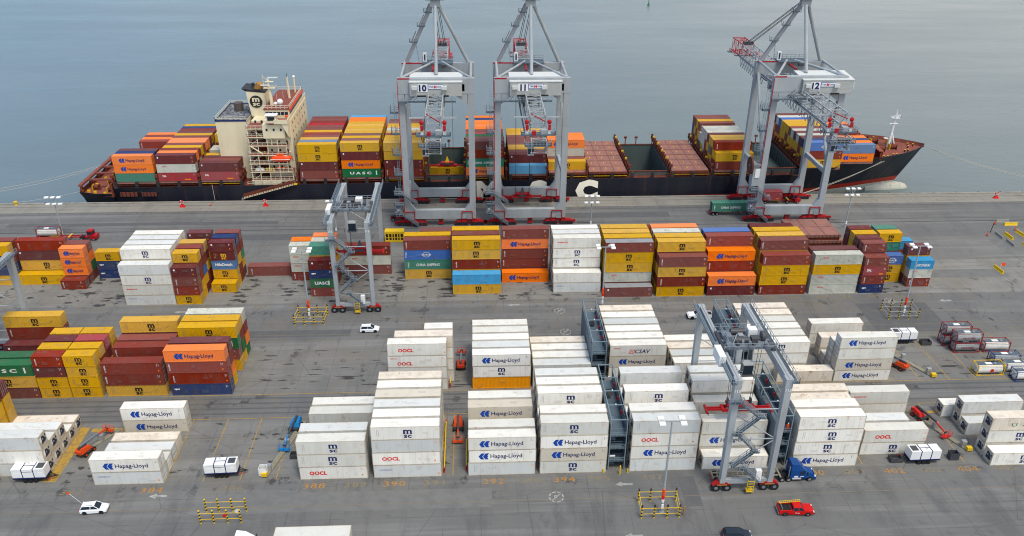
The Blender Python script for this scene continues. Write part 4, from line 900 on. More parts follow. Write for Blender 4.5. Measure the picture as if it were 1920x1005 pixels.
wh.box(-62.4, -58.2, 250.2, 250.35, 24.5, 25.9, CRM); wh.box(-58.35, -58.15, 250.3, 281.5, 24.5, 25.8, CRM); wh.box(-64.6, -61.5, 250.3, 252.4, 24.8, 27.2, CRM); wh.box(-65, -61.2, 250, 252.7, 27.2, 27.3, WHT)
wh.hull([(-58.3, 250.4, 20.4), (-60.2, 250.4, 24.5), (-58.2, 250.4, 24.5)], [(-58.3, 254.4, 18.6), (-60.2, 254.4, 24.5), (-58.2, 254.4, 24.5)], CRM)
wh.box(-66.4, -58.2, 255.2, 278, 27.6, 27.8, DK); wh.box(-58.25, -58.05, 255.2, 278, 27.15, 27.95, ORG)
wh.rail([(-66.3, 255.4, 27.8), (-58.4, 255.4, 27.8), (-58.4, 277.8, 27.8), (-66.3, 277.8, 27.8)], CRW, 1.1, 1.3, .05)
wh.rail([(-64.5, 250.4, 24.8), (-61, 250.4, 24.8)], CRW, 1.1, 1.0, .05)
for k in range(10): wh.box(-58.42, -58.34, 256.4 + k * 2.1, 258.2 + k * 2.1, 25.9, 26.9, GLS)
for k in range(6): wh.box(-65.8 + k * 1.2, -64.8 + k * 1.2, 255.34, 255.42, 25.9, 26.9, GLS)
wh.box(-64.2, -62, 250.26, 250.32, 25.6, 26.8, GLS)
wh.ball((-58.9, 253, 26.2), .45, ORG, 8, 6)
sm(wh, 'wheelhouse', ACB)
mt = MB()
for (x, y, h) in ((-60.6, 268, 7.0), (-62.0, 273.5, 5.0)):
    mt.cyl((x, y, 27.8), (x, y, 27.8 + h), .42, CRM, 8, .18); mt.cyl((x, y, 27.8 + h), (x, y, 29 + h), .06, BLK, 5)
x, y = -64.6, 260.2
mt.cyl((x, y, 27.8), (x - .4, y, 36.2), .6, CRM, 8, .35); mt.box(x - 1.9, x + 1.9, y - .8, y + .8, 33.2, 33.4, CRM); mt.rail([(x - 1.9, y - .8, 33.4), (x + 1.9, y - .8, 33.4), (x + 1.9, y + .8, 33.4)], CRW, .9, .8, .04)
mt.box(x - 1.2, x + 1.4, y - .6, y + .6, 35.2, 35.35, CRM); mt.box(x - .4, x + 2.8, y - .15, y + .15, 36.4, 36.7, WHT); mt.box(x - 2.6, x + .2, y - 1.0, y - .75, 34.2, 34.5, WHT); mt.cyl((x - 1.8, y, 33.4), (x - 1.9, y, 37.6), .09, CRM, 6); mt.beam((x - 1.8, y, 37), (x - .4, y, 35.4), .1, .1, CRM)
mt.ball((-61.6, 258.6, 29.2), .95, WHT, 12, 8); mt.cyl((-61.6, 258.6, 27.8), (-61.6, 258.6, 28.6), .35, WHT, 8); mt.ball((-62.9, 257.8, 28.9), .55, WHT); mt.cyl((-62.9, 257.8, 27.8), (-62.9, 257.8, 28.6), .2, WHT, 8)
mt.ball((-60.0, 274.8, 33.0), .5, WHT); mt.cyl((-60, 274.8, 27.8), (-60, 274.8, 32.6), .3, CRM, 8)
for k in range(4): mt.cyl((-65.4 + k * 1.4, 262 + k * 3, 27.8), (-65.4 + k * 1.4, 262 + k * 3, 30), .05, CRW, 5)
sm(mt, 'radar_mast', ACB)
fn = MB(); F0, F1 = (-73.0, 262.2), (-66.9, 269.0)
fn.hull([(F0[0] + 1, F0[1], 23.4), (F1[0] - .2, F0[1], 23.4), (F1[0] - .2, F1[1], 23.4), (F0[0] + 1, F1[1], 23.4)], [(F0[0], F0[1], 32.3), (F1[0], F0[1], 31.6), (F1[0], F1[1], 31.6), (F0[0], F1[1], 32.3)], CRM)
fn.hull([(F0[0] - .1, F0[1] - .08, 31.7), (F1[0] + .05, F0[1] - .08, 31.1), (F1[0] + .05, F1[1] + .05, 31.1), (F0[0] - .1, F1[1] + .05, 31.7)], [(F0[0] - 1.2, F0[1] - .08, 32.5), (F1[0] + .05, F0[1] - .08, 31.75), (F1[0] + .05, F1[1] + .05, 31.75), (F0[0] - 1.2, F1[1] + .05, 32.5)], BLK)
fn.cyl((-69.6, 264.6, 31.4), (-68.6, 264.4, 33.6), 1.35, mat('exhaust_tan', srgb('a5793e'), .8, dirt=.6, dirtc=(.08, .05, .03)), 14, 1.15); fn.cyl((-71.4, 266.6, 31), (-71.4, 266.6, 33.2), .5, BLK, 10)
FNO = sm(fn, 'funnel')
fl = MB(); cx, cz = -70.0, 28.3
fl.cyl((cx, 262.10, cz), (cx, 262.02, cz), 2.0, BLK, 28)
letter(fl, 'm', cx, cz + .1, 1.15, CRM, 262.0, w=2.3, anchor='c', bold=.04, cap=.5); letter(fl, 'sc', cx, cz - 1.25, .95, CRM, 262.0, w=2.2, anchor='c', bold=.03, cap=.52)
sm(fl, 'funnel_emblem', FNO)
ca = MB(); ca.box(-82.2, -72.6, 256.6, 275.4, Z0, 23.6, CRM)
ca.box(-82.1, -72.7, 256.7, 275.3, 23.6, 23.75, mat('casing_top_dark', (.06, .065, .08), .8, dirt=.8, dirtc=(.5, .5, .48), scale=1.2))
for a, b, c, d in ((-82.3, -82.1, 256.5, 275.5), (-82.3, -72.5, 256.5, 256.7), (-82.3, -72.5, 275.3, 275.5)): ca.box(a, b, c, d, 23.5, 24.0, NAVY)
ca.rail([(-72.7, 256.6, 24), (-82.2, 256.6, 24), (-82.2, 275.4, 24), (-72.7, 275.4, 24)], CRW, 1.0, 1.4, .05)
ca.cyl((-77.4, 268, 23.7), (-77.4, 268, 26.4), 1.5, mat('vent_brown', (.10, .08, .07), .7, dirt=.5), 14)
sm(ca, 'engine_casing')
lbt = MB(); sec = [(-65.0, .15), (-64.3, .85), (-63.0, 1.15), (-60.2, 1.15), (-58.9, .85), (-58.2, .15)]
for (xa, ra), (xb, rb) in zip(sec, sec[1:]): lbt.cyl((xa, 250.7, 13.2), (xb, 250.7, 13.2), ra, ORG, 12, rb)
lbt.box(-62.8, -60.6, 250.1, 251.3, 14.1, 14.6, ORG); lbt.box(-64.8, -58.6, 249.5, 249.62, 13.05, 13.25, WHT)
for x in (-66.4, -58.4): lbt.beam((x, 252.6, 11.6), (x, 250.2, 15.6), .3, .3, YLW if x < -60 else CRW)
sm(lbt, 'lifeboat')
fm = MB(); fm.cyl((142.4, CY, 9.8), (142.9, CY, 21.2), .55, WHT, 10, .35); fm.cyl((142.9, CY, 21), (143, CY, 23.2), .1, WHT, 6)
for s in (-1, 1): fm.cyl((144.3, CY + s * 1.3, 9.8), (142.7, CY, 15.5), .2, WHT, 6)
fm.box(141.6, 144.2, CY - .9, CY + .9, 20.2, 20.35, WHT); fm.rail([(141.6, CY - .9, 20.35), (144.2, CY - .9, 20.35), (144.2, CY + .9, 20.35)], WHT, .9, .8, .05); fm.box(141.2, 144.0, CY - .5, CY + .5, 18.2, 18.3, WHT); fm.box(140.4, 141.8, CY - .5, CY + .5, 13, 13.1, WHT); fm.cyl((142.8, CY - .4, 20.3), (142.8, CY - .4, 22), .2, WHT, 6)
sm(fm, 'foremast')
def sag(a, b, s, n=8): return [Vector(a).lerp(Vector(b), i / n) - Vector((0, 0, s * 4 * (i / n) * (1 - i / n))) for i in range(n + 1)]
for a, b, s in (((-126.5, 253, 2), (-145.6, 247.0, .6), .4), ((-127.2, 270, 4.4), (-175, 252, .5), 1.5), ((-127.2, 268, 4.4), (-176, 250.5, .5), 2.0), ((135, 251.8, 9.8), (106.3, 246.6, .6), .6), ((134, 251.6, 9.8), (106.0, 246.4, .6), 1.1), ((154.6, 266, 10.2), (215, 247, .5), 2.5), ((154.6, 266, 10.2), (220, 247, .5), 3.5), ((-84.2, 249.4, 5), (-83.6, 248.0, .3), 0)):
    rp = MB(); rp.path(sag(a, b, s), .07, ROPE, 4); sm(rp, 'mooring_line')
gw = MB()
gw.beam((-74.4, 248.3, .8), (-58.2, 249.1, 5.0), 1.0, .2, CRM)
for y in (-.5, .5): gw.rail([(-74.4, 248.3 + y, .85), (-58.2, 249.1 + y, 5.05)], DKR, 1.1, .8, .09)
gw.box(-58.6, -57.2, 248.6, 249.6, 4.9, 5.1, YLW); gw.cyl((-74.8, 248, .45), (-74.8, 248.7, .45), .4, STEEL, 10)
g_ = gw.build('gangway'); tag(g_, "sloping boarding gangway with red handrails against the ship's side", 'gangway')
# ================================================================== ship-to-shore cranes
CG = mat('crane_grey', srgb('a1a6a8'), .5, dirt=.5, dirtc=(.20, .21, .215), scale=.3, rust=.22, rustc=(.24, .15, .10), stretch=(1, 1, .3), var=.04); CGD = mat('walkway_grey', srgb('747d86'), .6, .1, dirt=.2); RED = mat('crane_red', srgb('a81a20'), .45, dirt=.2, dirtc=(.2, .05, .04)); RAILG = mat('railing_grey', srgb('8d969d'), .55, .2)
TYR = mat('tyre_rubber', (.018, .018, .018), .85); CAB = mat('cable_black', (.03, .03, .035), .6); DGR = mat('machinery_dark', (.07, .075, .085), .5, .2, dirt=.3); WRIB = mat('ribbed_cladding', srgb('a2a49f'), .5, dirt=.15); WROOF = mat('white_roof', srgb('c9cbc8'), .5, dirt=.1); REEL = mat('reel_brown', srgb('5a2c26'), .6, dirt=.4)
GRD = mat('grating_blue_grey', srgb('56646f'), .6, .1)
def P_(mb, name, par, sub=None): return mb.build(name, par)
def ladder_tower(mb, x, y, z0, z1, m=RAILG):
    for s in (-.35, .35): mb.beam((x + s, y, z0), (x + s, y, z1), .07, .07, m)
    z = z0
    while z < z1: mb.box(x - .35, x + .35, y - .03, y + .03, z, z + .05, m); z += .45
    z = z0 + 4
    while z < z1:
        mb.box(x - 1.3, x + 1.0, y - 1.0, y + 1.0, z, z + .1, GRD); mb.rail([(x + 1, y - 1, z + .1), (x - 1.3, y - 1, z + .1), (x - 1.3, y + 1, z + .1), (x + 1, y + 1, z + .1)], m, 1.1, 1.1, .05)
        for a in (-1.25, -.2):
            for b in (-.9, .9): mb.beam((x + a, y + b, z + .1), (x + a, y + b, z + 2.3), .06, .06, m)
        mb.rail([(x + .2, y - 1, z + 1.2), (x - 1.3, y - 1, z + 1.2), (x - 1.3, y + 1, z + 1.2)], m, 1.1, 1.1, .04)
        z += 6.2
def flight(mb, a, b, w, m=RAILG):
    a = Vector(a); b = Vector(b); mb.beam(a, b, w, .16, GRD)
    d = (b - a); s = Vector((0, w / 2, 0)) if abs(d.x) > abs(d.y) else Vector((w / 2, 0, 0))
    for q in (-1, 1): mb.rail([a + s * q, b + s * q], m, 1.05, 1.6, .04)
def truss(mb, y0, y1, xw, zb, zt, m, n, cx=0, cr=.17, lc=.08):
    for x in (-xw, xw):
        mb.beam((cx + x, y0, zb), (cx + x, y1, zb), cr * 2.2, cr * 2.2, m); mb.beam((cx + x, y0, zt), (cx + x, y1, zt), cr * 1.6, cr * 1.6, m)
    for k in range(n + 1):
        y = y0 + (y1 - y0) * k / n; yb = y0 + (y1 - y0) * (k + 1) / n
        for x in (-xw, xw): mb.cyl((cx + x, y, zb), (cx + x, y, zt), lc, m, 5)
        mb.cyl((cx - xw, y, zt), (cx + xw, y, zt), lc, m, 5); mb.cyl((cx - xw, y, zb), (cx + xw, y, zb), lc, m, 5)
        if k < n:
            for x in (-xw, xw): mb.cyl((cx + x, y, zb), (cx + x, yb, zt), lc, m, 5) if k % 2 else mb.cyl((cx + x, y, zt), (cx + x, yb, zb), lc, m, 5)
            s = 1 if k % 2 else -1
            mb.cyl((cx - s * xw, y, zt), (cx + s * xw, yb, zt), lc, m, 5); mb.cyl((cx + s * xw, y, zb), (cx - s * xw, yb, zb), lc, m, 5)
def spreader_part(par, cx, y, z, ztop, L=12.2, yel=False, name='spreader'):
    sp = MB(); sp.box(cx - 3, cx + 3, y - .75, y - .45, z, z + .55, RED); sp.box(cx - 3, cx + 3, y + .45, y + .75, z, z + .55, RED)
    for s in (-1, 1):
        a, b = sorted((cx + s * 2.2, cx + s * (L / 2 - .3))); sp.box(a, b, y - .42, y - .2, z + .05, z + .4, RED); sp.box(a, b, y + .2, y + .42, z + .05, z + .4, RED)
        a, b = sorted((cx + s * (L / 2 - .35), cx + s * L / 2)); sp.box(a, b, y - 1.2, y + 1.2, z - .05, z + .35, RED)
        for t in (-1.15, 1.15): sp.box(cx + s * (L / 2 - .35) - .08, cx + s * (L / 2 - .35) + .08, y + t - .08, y + t + .08, z - .35, z, BLK)
        sp.box(cx + s * 2.9 - .25, cx + s * 2.9 + .25, y - .95, y + .95, z + .1, z + .5, RED)
    sp.box(cx - 1.1, cx + 1.1, y - 1.0, y + 1.0, z + .5, z + 1.1, DGR); sp.box(cx - 2.3, cx + 2.3, y - .8, y + .8, z + 1.15, z + 1.45, RED)
    sp.hull([(cx - .7, y - .6, z + 1.4), (cx + .7, y - .6, z + 1.4), (cx + .7, y + .6, z + 1.4), (cx - .7, y + .6, z + 1.4)], [(cx - .15, y - .2, z + 3.2), (cx + .15, y - .2, z + 3.2), (cx + .15, y + .2, z + 3.2), (cx - .15, y + .2, z + 3.2)], YLW if yel else DGR)
    for s in (-1, 1): sp.box(cx + s * 2.1 - .1, cx + s * 2.1 + .1, y - .5, y + .5, z + 1.4, z + 2.4, DGR)
    S = sp.build(name, par)
    for s in (-1, 1):
        for t in (-.7, .7): MB().cyl((cx + s * 2.1, y + t * .6, z + 2.3), (cx + s * 2.3, y + t, ztop), .045, CAB, 4).build('hoist_rope', S)
    return S
def sts(X, num, hoist, hx=0.0, reel=False, lab=''):
    T_ = thing('quay_crane', lab, 'crane', (X, 236, 0), 0, 'ship-to-shore cranes on the quay'); O = (X, 236, 0)
    yl, ysd, wd = 227.5 - 236, 244.5 - 236, 9.7
    def legm(sx, y, land):
        mb = MB(); x = sx * wd
        mb.beam((x, y, 4.6), (x, y, 40.5 if land else 41.5), 1.75, 1.45, CG, up=(0, 1, 0))
        mb.hull([(x - sx * .85, y - .7, 5.0), (x - sx * .85, y + .7, 5.0), (x - sx * 2.3, y + .7, 5.0), (x - sx * 2.3, y - .7, 5.0)], [(x - sx * .85, y - .7, 7.2), (x - sx * .85, y + .7, 7.2), (x - sx * .95, y + .7, 7.0), (x - sx * .95, y - .7, 7.0)], CG)
        for z in (13, 22, 31): mb.box(x - .92, x + .92, y - .77, y + .77, z, z + .12, CG)
        if sx < 0 and land: mb.box(x - 1.05, x - .88, y - .9, y - .7, 3, 44, RED)
        return mb
    for land, y in ((1, yl), (0, ysd)):
        for sx in (-1, 1): P_(legm(sx, y, land), 'leg', T_)
        mb = MB(); mb.box(-wd - .9, wd + .9, y - .75, y + .75, 2.2, 4.95, CG); P_(mb, 'sill_beam', T_)
        for sx in (-1, 1):
            b = MB(); x = sx * 8.6
            b.hull([(x - 3.4, y - .5, 1.2), (x + 3.4, y - .5, 1.2), (x + 3.4, y + .5, 1.2), (x - 3.4, y + .5, 1.2)], [(x - 1.2, y - .5, 2.2), (x + 1.2, y - .5, 2.2), (x + 1.2, y + .5, 2.2), (x - 1.2, y + .5, 2.2)], RED)
            for k in (-1, 1):
                b.hull([(x + k * 2.4 - 2.2, y - .75, .35), (x + k * 2.4 + 2.2, y - .75, .35), (x + k * 2.4 + 2.2, y + .75, .35), (x + k * 2.4 - 2.2, y + .75, .35)], [(x + k * 2.4 - 1.2, y - .55, 1.5), (x + k * 2.4 + 1.2, y - .55, 1.5), (x + k * 2.4 + 1.2, y + .55, 1.5), (x + k * 2.4 - 1.2, y + .55, 1.5)], RED)
                b.box(x + k * 2.4 - 1.9, x + k * 2.4 + 1.9, y - 1.05, y - .76, .1, 1.05, BLK)
                for w in (-1, 1): b.cyl((x + k * 2.4 + w * 1.0, y - .2, .4), (x + k * 2.4 + w * 1.0, y + .2, .4), .38, DGR, 10)
            b.box(x + sx * 4.7 - .5, x + sx * 4.7 + .5, y - .3, y + .3, .5, 1.2, RED)
            for (p, q) in (((x - 2.2, y - 1.0, 1.4), (x - 2.2, y - 1.0, 4.6)), ((x - 2.2, y - 1.0, 4.6), (x + .9, y - 1.0, 4.6)), ((x + .9, y - 1.0, 4.6), (x + .9, y - 1.0, 1.4))): b.beam(p, q, .22, .22, RED)
            b.hull([(x - .75, y - .95, 2.1), (x + .75, y - .95, 2.1), (x + .6, y - .76, 2.1), (x - .6, y - .76, 2.1)], [(x - .75, y - .95, 3.6), (x + .75, y - .95, 3.6), (x + .6, y - .76, 3.6), (x - .6, y - .76, 3.6)], STEEL)
            P_(b, 'bogie', T_)
        b = MB(); b.box(-.75, .75, y - .5, y + .5, .4, 2.2, RED); b.box(-.45, .45, y - .62, y - .5, 1.2, 1.8, BLK); P_(b, 'stowage_pin_box', T_)
    mb = MB(); mb.box(-wd - .95, wd + .95, ysd - .8, ysd + .8, 41.2, 44.8, CG); mb.box(-wd - .95, -1, ysd - .85, ysd - .8, 44.6, 44.95, RED); P_(mb, 'girder', T_)
    mb = MB(); mb.hull([(-wd - .95, yl - .8, 40.3), (wd + .95, yl - .8, 40.3), (wd + .95, yl + .8, 40.3), (-wd - .95, yl + .8, 40.3)], [(-wd - .95, yl - .8, 44.6), (wd + .95, yl - .8, 44.6), (wd + .95, yl + .8, 44.6), (-wd - .95, yl + .8, 44.6)], CG)
    for s in (-1, 1): mb.hull([(s * (wd - 1), yl - .7, 37.2), (s * (wd - .9), yl + .7, 37.2), (s * (wd - .9), yl + .7, 37.3), (s * (wd - 1), yl - .7, 37.3)], [(s * (wd - 1), yl - .7, 40.3), (s * (wd - .9), yl + .7, 40.3), (s * (wd - 5), yl + .7, 40.3), (s * (wd - 5), yl - .7, 40.3)], CG)
    mb.box(-wd - .9, -7.2, yl - .86, yl - .8, 44.4, 44.75, RED); P_(mb, 'girder', T_)
    for s in (-1, 1):
        P_(MB().cyl((s * wd, yl, 44.4), (s * wd, ysd, 44.9), .38, CG, 10), 'side_tie', T_); P_(MB().cyl((s * wd, yl + .2, 44.5), (s * 1.2, ysd, 45.0), .36, CG, 10), 'diagonal_tie', T_)
        P_(MB().cyl((s * wd, ysd - .9, 41.4), (s * wd, yl + .6, 16.6), .42, CG, 10), 'side_brace', T_)
        P_(MB().beam((s * wd, ysd - .7, 15.4), (s * wd, yl + .7, 15.4), .9, 1.3, CG), 'tie_beam', T_)
    # boom, a lattice from the backreach to far over the ship
    bm = MB(); truss(bm, -31, 49, 2.0, 36.6, 40.6, CG, 26)
    bm.box(-2.9, -2.2, -30, 49, 36.6, 36.7, GRD); bm.rail([(-2.9, -30, 36.7), (-2.9, 49, 36.7)], RAILG, 1.1, 2.5, .05)
    BO = P_(bm, 'boom', T_)
    bt = MB(); truss(bt, 49.2, 60.5, 2.05, 36.6, 40.8, RED, 5); bt.box(-3.6, 3.6, 51, 52, 36.3, 36.5, GRD); bt.box(-3.9, -2.4, 58, 60, 36.0, 36.2, GRD); bt.box(2.4, 3.3, 44, 50, 37.5, 38.2, RED); bt.rail([(-3.6, 51, 36.5), (-3.6, 58, 36.5)], RED, 1.1, 1.2, .06)
    bt.box(-1.6, 1.6, 48.5, 50.5, 40.8, 41.7, DGR); P_(bt, 'boom_tip', BO)
    fe = MB()
    for k in range(-14, 20):
        y = k * 2.3; pts = [Vector((-3.2, y + 2.3 * i / 6, 36.5 - 2.3 * math.sin(math.pi * i / 6))) for i in range(7)]
        if not (6 < k < 9): fe.path(pts, .09, CGD, 4)
    fe.beam((-3.2, -32, 36.6), (-3.2, 46, 36.6), .16, .2, CG); P_(fe, 'festoon_cable', BO)
    bk = MB()
    bk.box(-4.4, 4.4, -33.5, -30.8, 35.9, 36.1, GRD); bk.rail([(-4.4, -30.8, 36.1), (-4.4, -33.5, 36.1), (4.4, -33.5, 36.1), (4.4, -30.8, 36.1)], RAILG, 1.1, 1.2, .05)
    for s in (-1, 1):
        bk.box(s * 2.9 - .4, s * 2.9 + .4, -32.6, -31.9, 36.1, 37.0, WHT); bk.cyl((s * 2.9, -32.2, 37), (s * 2.9, -32.2, 38.8), .22, WHT, 8); bk.cyl((s * 2.9 + .3, -32.2, 36.1), (s * 2.9 + .1, -32.2, 38.6), .1, BLK, 6); bk.ball((s * 2.9, -32.2, 39.2), .6, RED, 8, 6, (1, .7, 1.1)); bk.box(s * 2.9 - .35, s * 2.9 + .35, -32.8, -32.5, 37.2, 38.6, RED)
        bk.beam((s * 2.0, -31, 36.4), (s * 1.8, -34.5, 32.4), .25, .25, CG)
        bk.beam((s * 2.0, -30.5, 36.4), (s * 1.8, -34.5, 32.4), .12, .12, CG)
    bk.box(-3.6, 3.2, -36.0, -33.4, 33.8, 34.0, GRD); bk.rail([(-3.6, -33.4, 34.0), (-3.6, -36, 34.0), (3.2, -36, 34.0), (3.2, -33.4, 34.0)], RAILG, 1.1, .9, .05)
    bk.box(-2.8, -1.2, -35.6, -34.2, 31.4, 33.8, CG); bk.box(-2.75, -1.25, -35.7, -35.6, 31.8, 33.2, GLS); bk.box(-1.0, 1.9, -35.4, -34.0, 34.0, 35.0, DGR); bk.box(-1.6, -.6, -33.6, -32.8, 36.1, 37.2, RED); bk.box(.6, 2.2, -33.0, -31.4, 36.1, 37.3, CG)
    truss(bk, -36, -32.5, 1.9, 32.2, 35.4, CG, 2, lc=.06); bk.beam((-6.2, -30, 39.8), (6.0, -30, 39.8), .3, .4, CG); bk.beam((-2, -29, 40.6), (1.6, -32.6, 39.5), .2, .2, RED); P_(bk, 'backreach_platform', BO)
    # machinery house
    h = MB(); x0, x1, y0, y1 = hx - 7.25, hx + 7.25, -10.3, -2.4
    h.box(x0, x1, y0, y1, 39.9, 43.75, WRIB); h.hull([(x0 - .12, y0 - .15, 43.75), (x1 + .12, y0 - .15, 43.75), (x1 + .12, y1 + .1, 43.75), (x0 - .12, y1 + .1, 43.75)], [(x0 - .12, y0 - .15, 43.95), (x1 + .12, y0 - .15, 43.95), (x1 + .12, y1 + .1, 44.6), (x0 - .12, y1 + .1, 44.6)], WROOF)
    n = 52
    for k in range(1, n): h.box(x0 + k * 14.5 / n - .04, x0 + k * 14.5 / n + .04, y0 - .03, y0, 39.95, 43.7, WROOF)
    for a in (1.4, 9.6): h.box(x0 + a - .75, x0 + a + .75, y0 - .9, y0 - .03, 41.9, 42.8, WROOF)
    h.box(x1, x1 + .7, y0 + 1, y0 + 2.4, 41, 43, WROOF); h.box(x0 + 2.0, x0 + 4.5, y0 - .05, y0 + .5, 39.7, 40.2, BLK); h.box(x0 + 8.3, x0 + 10.8, y0 - .05, y0 + .5, 39.7, 40.2, BLK)
    H = P_(h, 'machinery_house', T_)
    nb = MB(); nb.box(x0 + 2.3, x0 + 5.0, y0 - .12, y0 - .05, 41.2, 43.3, WHT); letter(nb, num, x0 + 3.65, 41.42, 1.65, NAVY, y0 - .13, w=2.15 if num != '11' else 1.55, anchor='c', bold=.05); P_(nb, 'number_board', H)
    tb = MB(); tb.box(x0 + 5.15, x0 + 9.3, y0 - .12, y0 - .05, 41.9, 43.2, HBL); tb.box(x0 + 5.25, x0 + 9.2, y0 - .13, y0 - .12, 42.0, 43.1, WHT); letter(tb, 'TER', x0 + 5.4, 42.35, .42, HBL, y0 - .14, w=1.3, bold=.03); letter(tb, 'M', x0 + 6.75, 42.2, .7, REDI, y0 - .14, w=.75, bold=.05); letter(tb, 'ONT', x0 + 7.6, 42.35, .42, HBL, y0 - .14, w=1.35, bold=.03); P_(tb, 'name_board', H)
    # A-frame
    ap = Vector((0, 4.4, 62.4))
    lg = MB(); a = Vector((-wd + .6, ysd, 44.9)); lg.beam(a, ap + Vector((-.8, 0, 0)), 1.05, .9, CG, up=(0, 1, 0)); lg.beam(a + Vector((-.6, -.3, 0)), ap + Vector((-1.4, -.3, 0)), .1, .1, RED)
    for f in (.35, .62, .85):
        p = a.lerp(ap, f); lg.box(p.x - 1.9, p.x + .4, p.y - .9, p.y + .6, p.z, p.z + .1, GRD); lg.rail([(p.x + .4, p.y - .9, p.z + .1), (p.x - 1.9, p.y - .9, p.z + .1), (p.x - 1.9, p.y + .6, p.z + .1)], RAILG, 1.1, .8, .05)
        q = a.lerp(ap, f + .2) if f < .8 else ap; lg.beam((p.x - 1.5, p.y - .6, p.z), (q.x - 1.7, q.y - .6, q.z), .5, .08, RAILG)
    lg.cyl(a.lerp(ap, .33) + Vector((0, -.2, 0)), (-wd + 4.3, ysd - .2, 45), .09, CG, 5); P_(lg, 'frame_leg', T_)
    P_(MB().cyl((wd - .7, ysd, 44.8), ap + Vector((.7, 0, 0)), .52, CG, 12), 'frame_leg', T_); P_(MB().cyl((0, -4.6, 44.5), ap + Vector((0, -.4, 0)), .48, CG, 12), 'frame_leg', T_)
    hd = MB(); hd.box(-1.4, 1.4, 3.5, 5.3, 61.6, 63.4, CG); hd.box(-2.6, 2.6, 2.8, 6.0, 63.4, 63.5, GRD); hd.rail([(-2.6, 2.8, 63.5), (2.6, 2.8, 63.5), (2.6, 6, 63.5), (-2.6, 6, 63.5), (-2.6, 2.8, 63.5)], RAILG, 1.1, .9, .05)
    for s in (-.6, .6): hd.cyl((s - .15, 4.6, 64.2), (s + .15, 4.6, 64.2), 1.0, REEL, 14)
    hd.box(-1, 1, 3.4, 4.4, 63.5, 64.6, RED); P_(hd, 'mast_head', T_)
    for s in (-1.1, -.55, .55, 1.1): P_(MB().cyl(ap + Vector((s * .7, .4, .6)), (s, 49, 41.2), .09, CAB, 5), 'stay_rope', T_)
    # portal platforms
    pl = MB(); pl.box(-wd - 1, 5.5, yl - 2.2, yl - .9, 38.2, 38.3, GRD); pl.rail([(-wd - 1, yl - 2.2, 38.3), (5.5, yl - 2.2, 38.3)], RAILG, 1.1, 1.3, .05); pl.beam((-6.5, yl - 1, 38.2), (-4.2, yl - 1, 41), .15, .15, CGD)
    P_(pl, 'service_platform', T_); pl = MB(); pl.box(-4.5, 4.5, 6, 10.7, 44.9, 45.1, GRD); pl.rail([(-4.5, 10.6, 45.1), (4.5, 10.6, 45.1)], RAILG, 1.1, 1.2, .05); P_(pl, 'upper_platform', T_); P_(MB().box(-4.3, -3.2, 8.2, 9.2, 45.1, 47.6, WHT).box(-3.95, -3.55, 8.1, 8.2, 45.5, 47.2, GLS), 'white_cabinet', T_); P_(MB().box(1.0, 2.4, 4.0, 5, 44.2, 45.1, DGR), 'winch', T_); P_(MB().box(-1.5, -.9, 0, 6, 44.2, 44.6, RED), 'red_gangway', T_); P_(MB().box(2.6, 3.6, -2, -.6, 38.6, 40, RED), 'junction_box', T_)
    tr = MB(); ty = hoist[1] - 236 if hoist else 22; tr.box(-2.6, 2.6, ty - 2.4, ty + 2.4, 35.7, 36.3, DGR); tr.box(-1.9, .2, ty - 4.2, ty - 2.4, 33.6, 35.8, CG); tr.box(-1.8, .1, ty - 4.3, ty - 4.2, 33.8, 35, GLS); P_(tr, 'trolley', T_)
    lt_ = MB(); ladder_tower(lt_, -wd - 2.0, yl - .2, 6, 41); P_(lt_, 'access_ladder', T_)
    st = MB()
    for k, (z0_, z1_) in enumerate(((.3, 3.8), (3.8, 7.2), (7.2, 10.6))):
        xa, xb = (-wd + 3.0, -wd - 1.4) if k % 2 == 0 else (-wd - 1.4, -wd - 3.2)
        flight(st, (xa if k != 1 else -wd - 3.4, yl - 1.7, z0_), (xb if k != 1 else -wd - 1.0, yl - 1.7, z1_), .8); st.box(-wd - 3.6, -wd - 1.2, yl - 2.2, yl - 1.0, z1_ - .1, z1_, GRD); st.rail([(-wd - 3.6, yl - 1.0, z1_), (-wd - 3.6, yl - 2.2, z1_), (-wd - 1.2, yl - 2.2, z1_)], RAILG, 1.1, .9, .05)
    st.box(-wd - 3.4, -wd - 1.4, yl - 1.8, yl - .2, 4.0, 6.4, CGD); st.box(-wd - 2.9, -wd - 1.9, yl - 1.86, yl - 1.8, 5.2, 5.9, WHT); P_(st, 'access_stair', T_)
    e = MB(); e.box(-wd - 1.1, -wd + 1.1, yl + .8, yl + 3.4, 10.5, 13.2, CG); e.rail([(-wd - 1.4, yl + .8, 10.5), (-wd - 1.4, yl + 4, 10.5), (-wd + 1.4, yl + 4, 10.5)], RAILG, 1.1, 1, .05); P_(e, 'electrical_cabin', T_)
    if reel: P_(MB().cyl((-wd - 4.4, yl - .6, 18.2), (-wd - 3.9, yl - .6, 18.2), 2.6, REEL, 24).cyl((-wd - 4.5, yl - .6, 18.2), (-wd - 1, yl - .6, 18.2), .4, CGD, 8).box(-wd - 3.4, -wd - .9, yl - 1.6, yl + 1, 12, 17, CG).box(-wd - 2.8, -wd - 1.4, yl - 1.75, yl - 1.6, 14.6, 17.4, WHT), 'cable_reel', T_)
    if hoist:
        spreader_part(T_, hoist[0] - X, hoist[1] - 236, hoist[2], 35.8, yel=hoist[3])
    return T_
sts(-10.7, '10', (-9.6, 265.2, 4.75, True), 0, False, 'crane numbered 10, grey, with its red spreader down in the hold')
sts(16.2, '11', (14.6, 240.6, 3.2, False), .9, False, 'crane numbered 11, grey, with red spreader low over the quay')
sts(95.2, '12', None, 4.6, True, 'crane numbered 12, grey, with dark cable reel beside its leg')

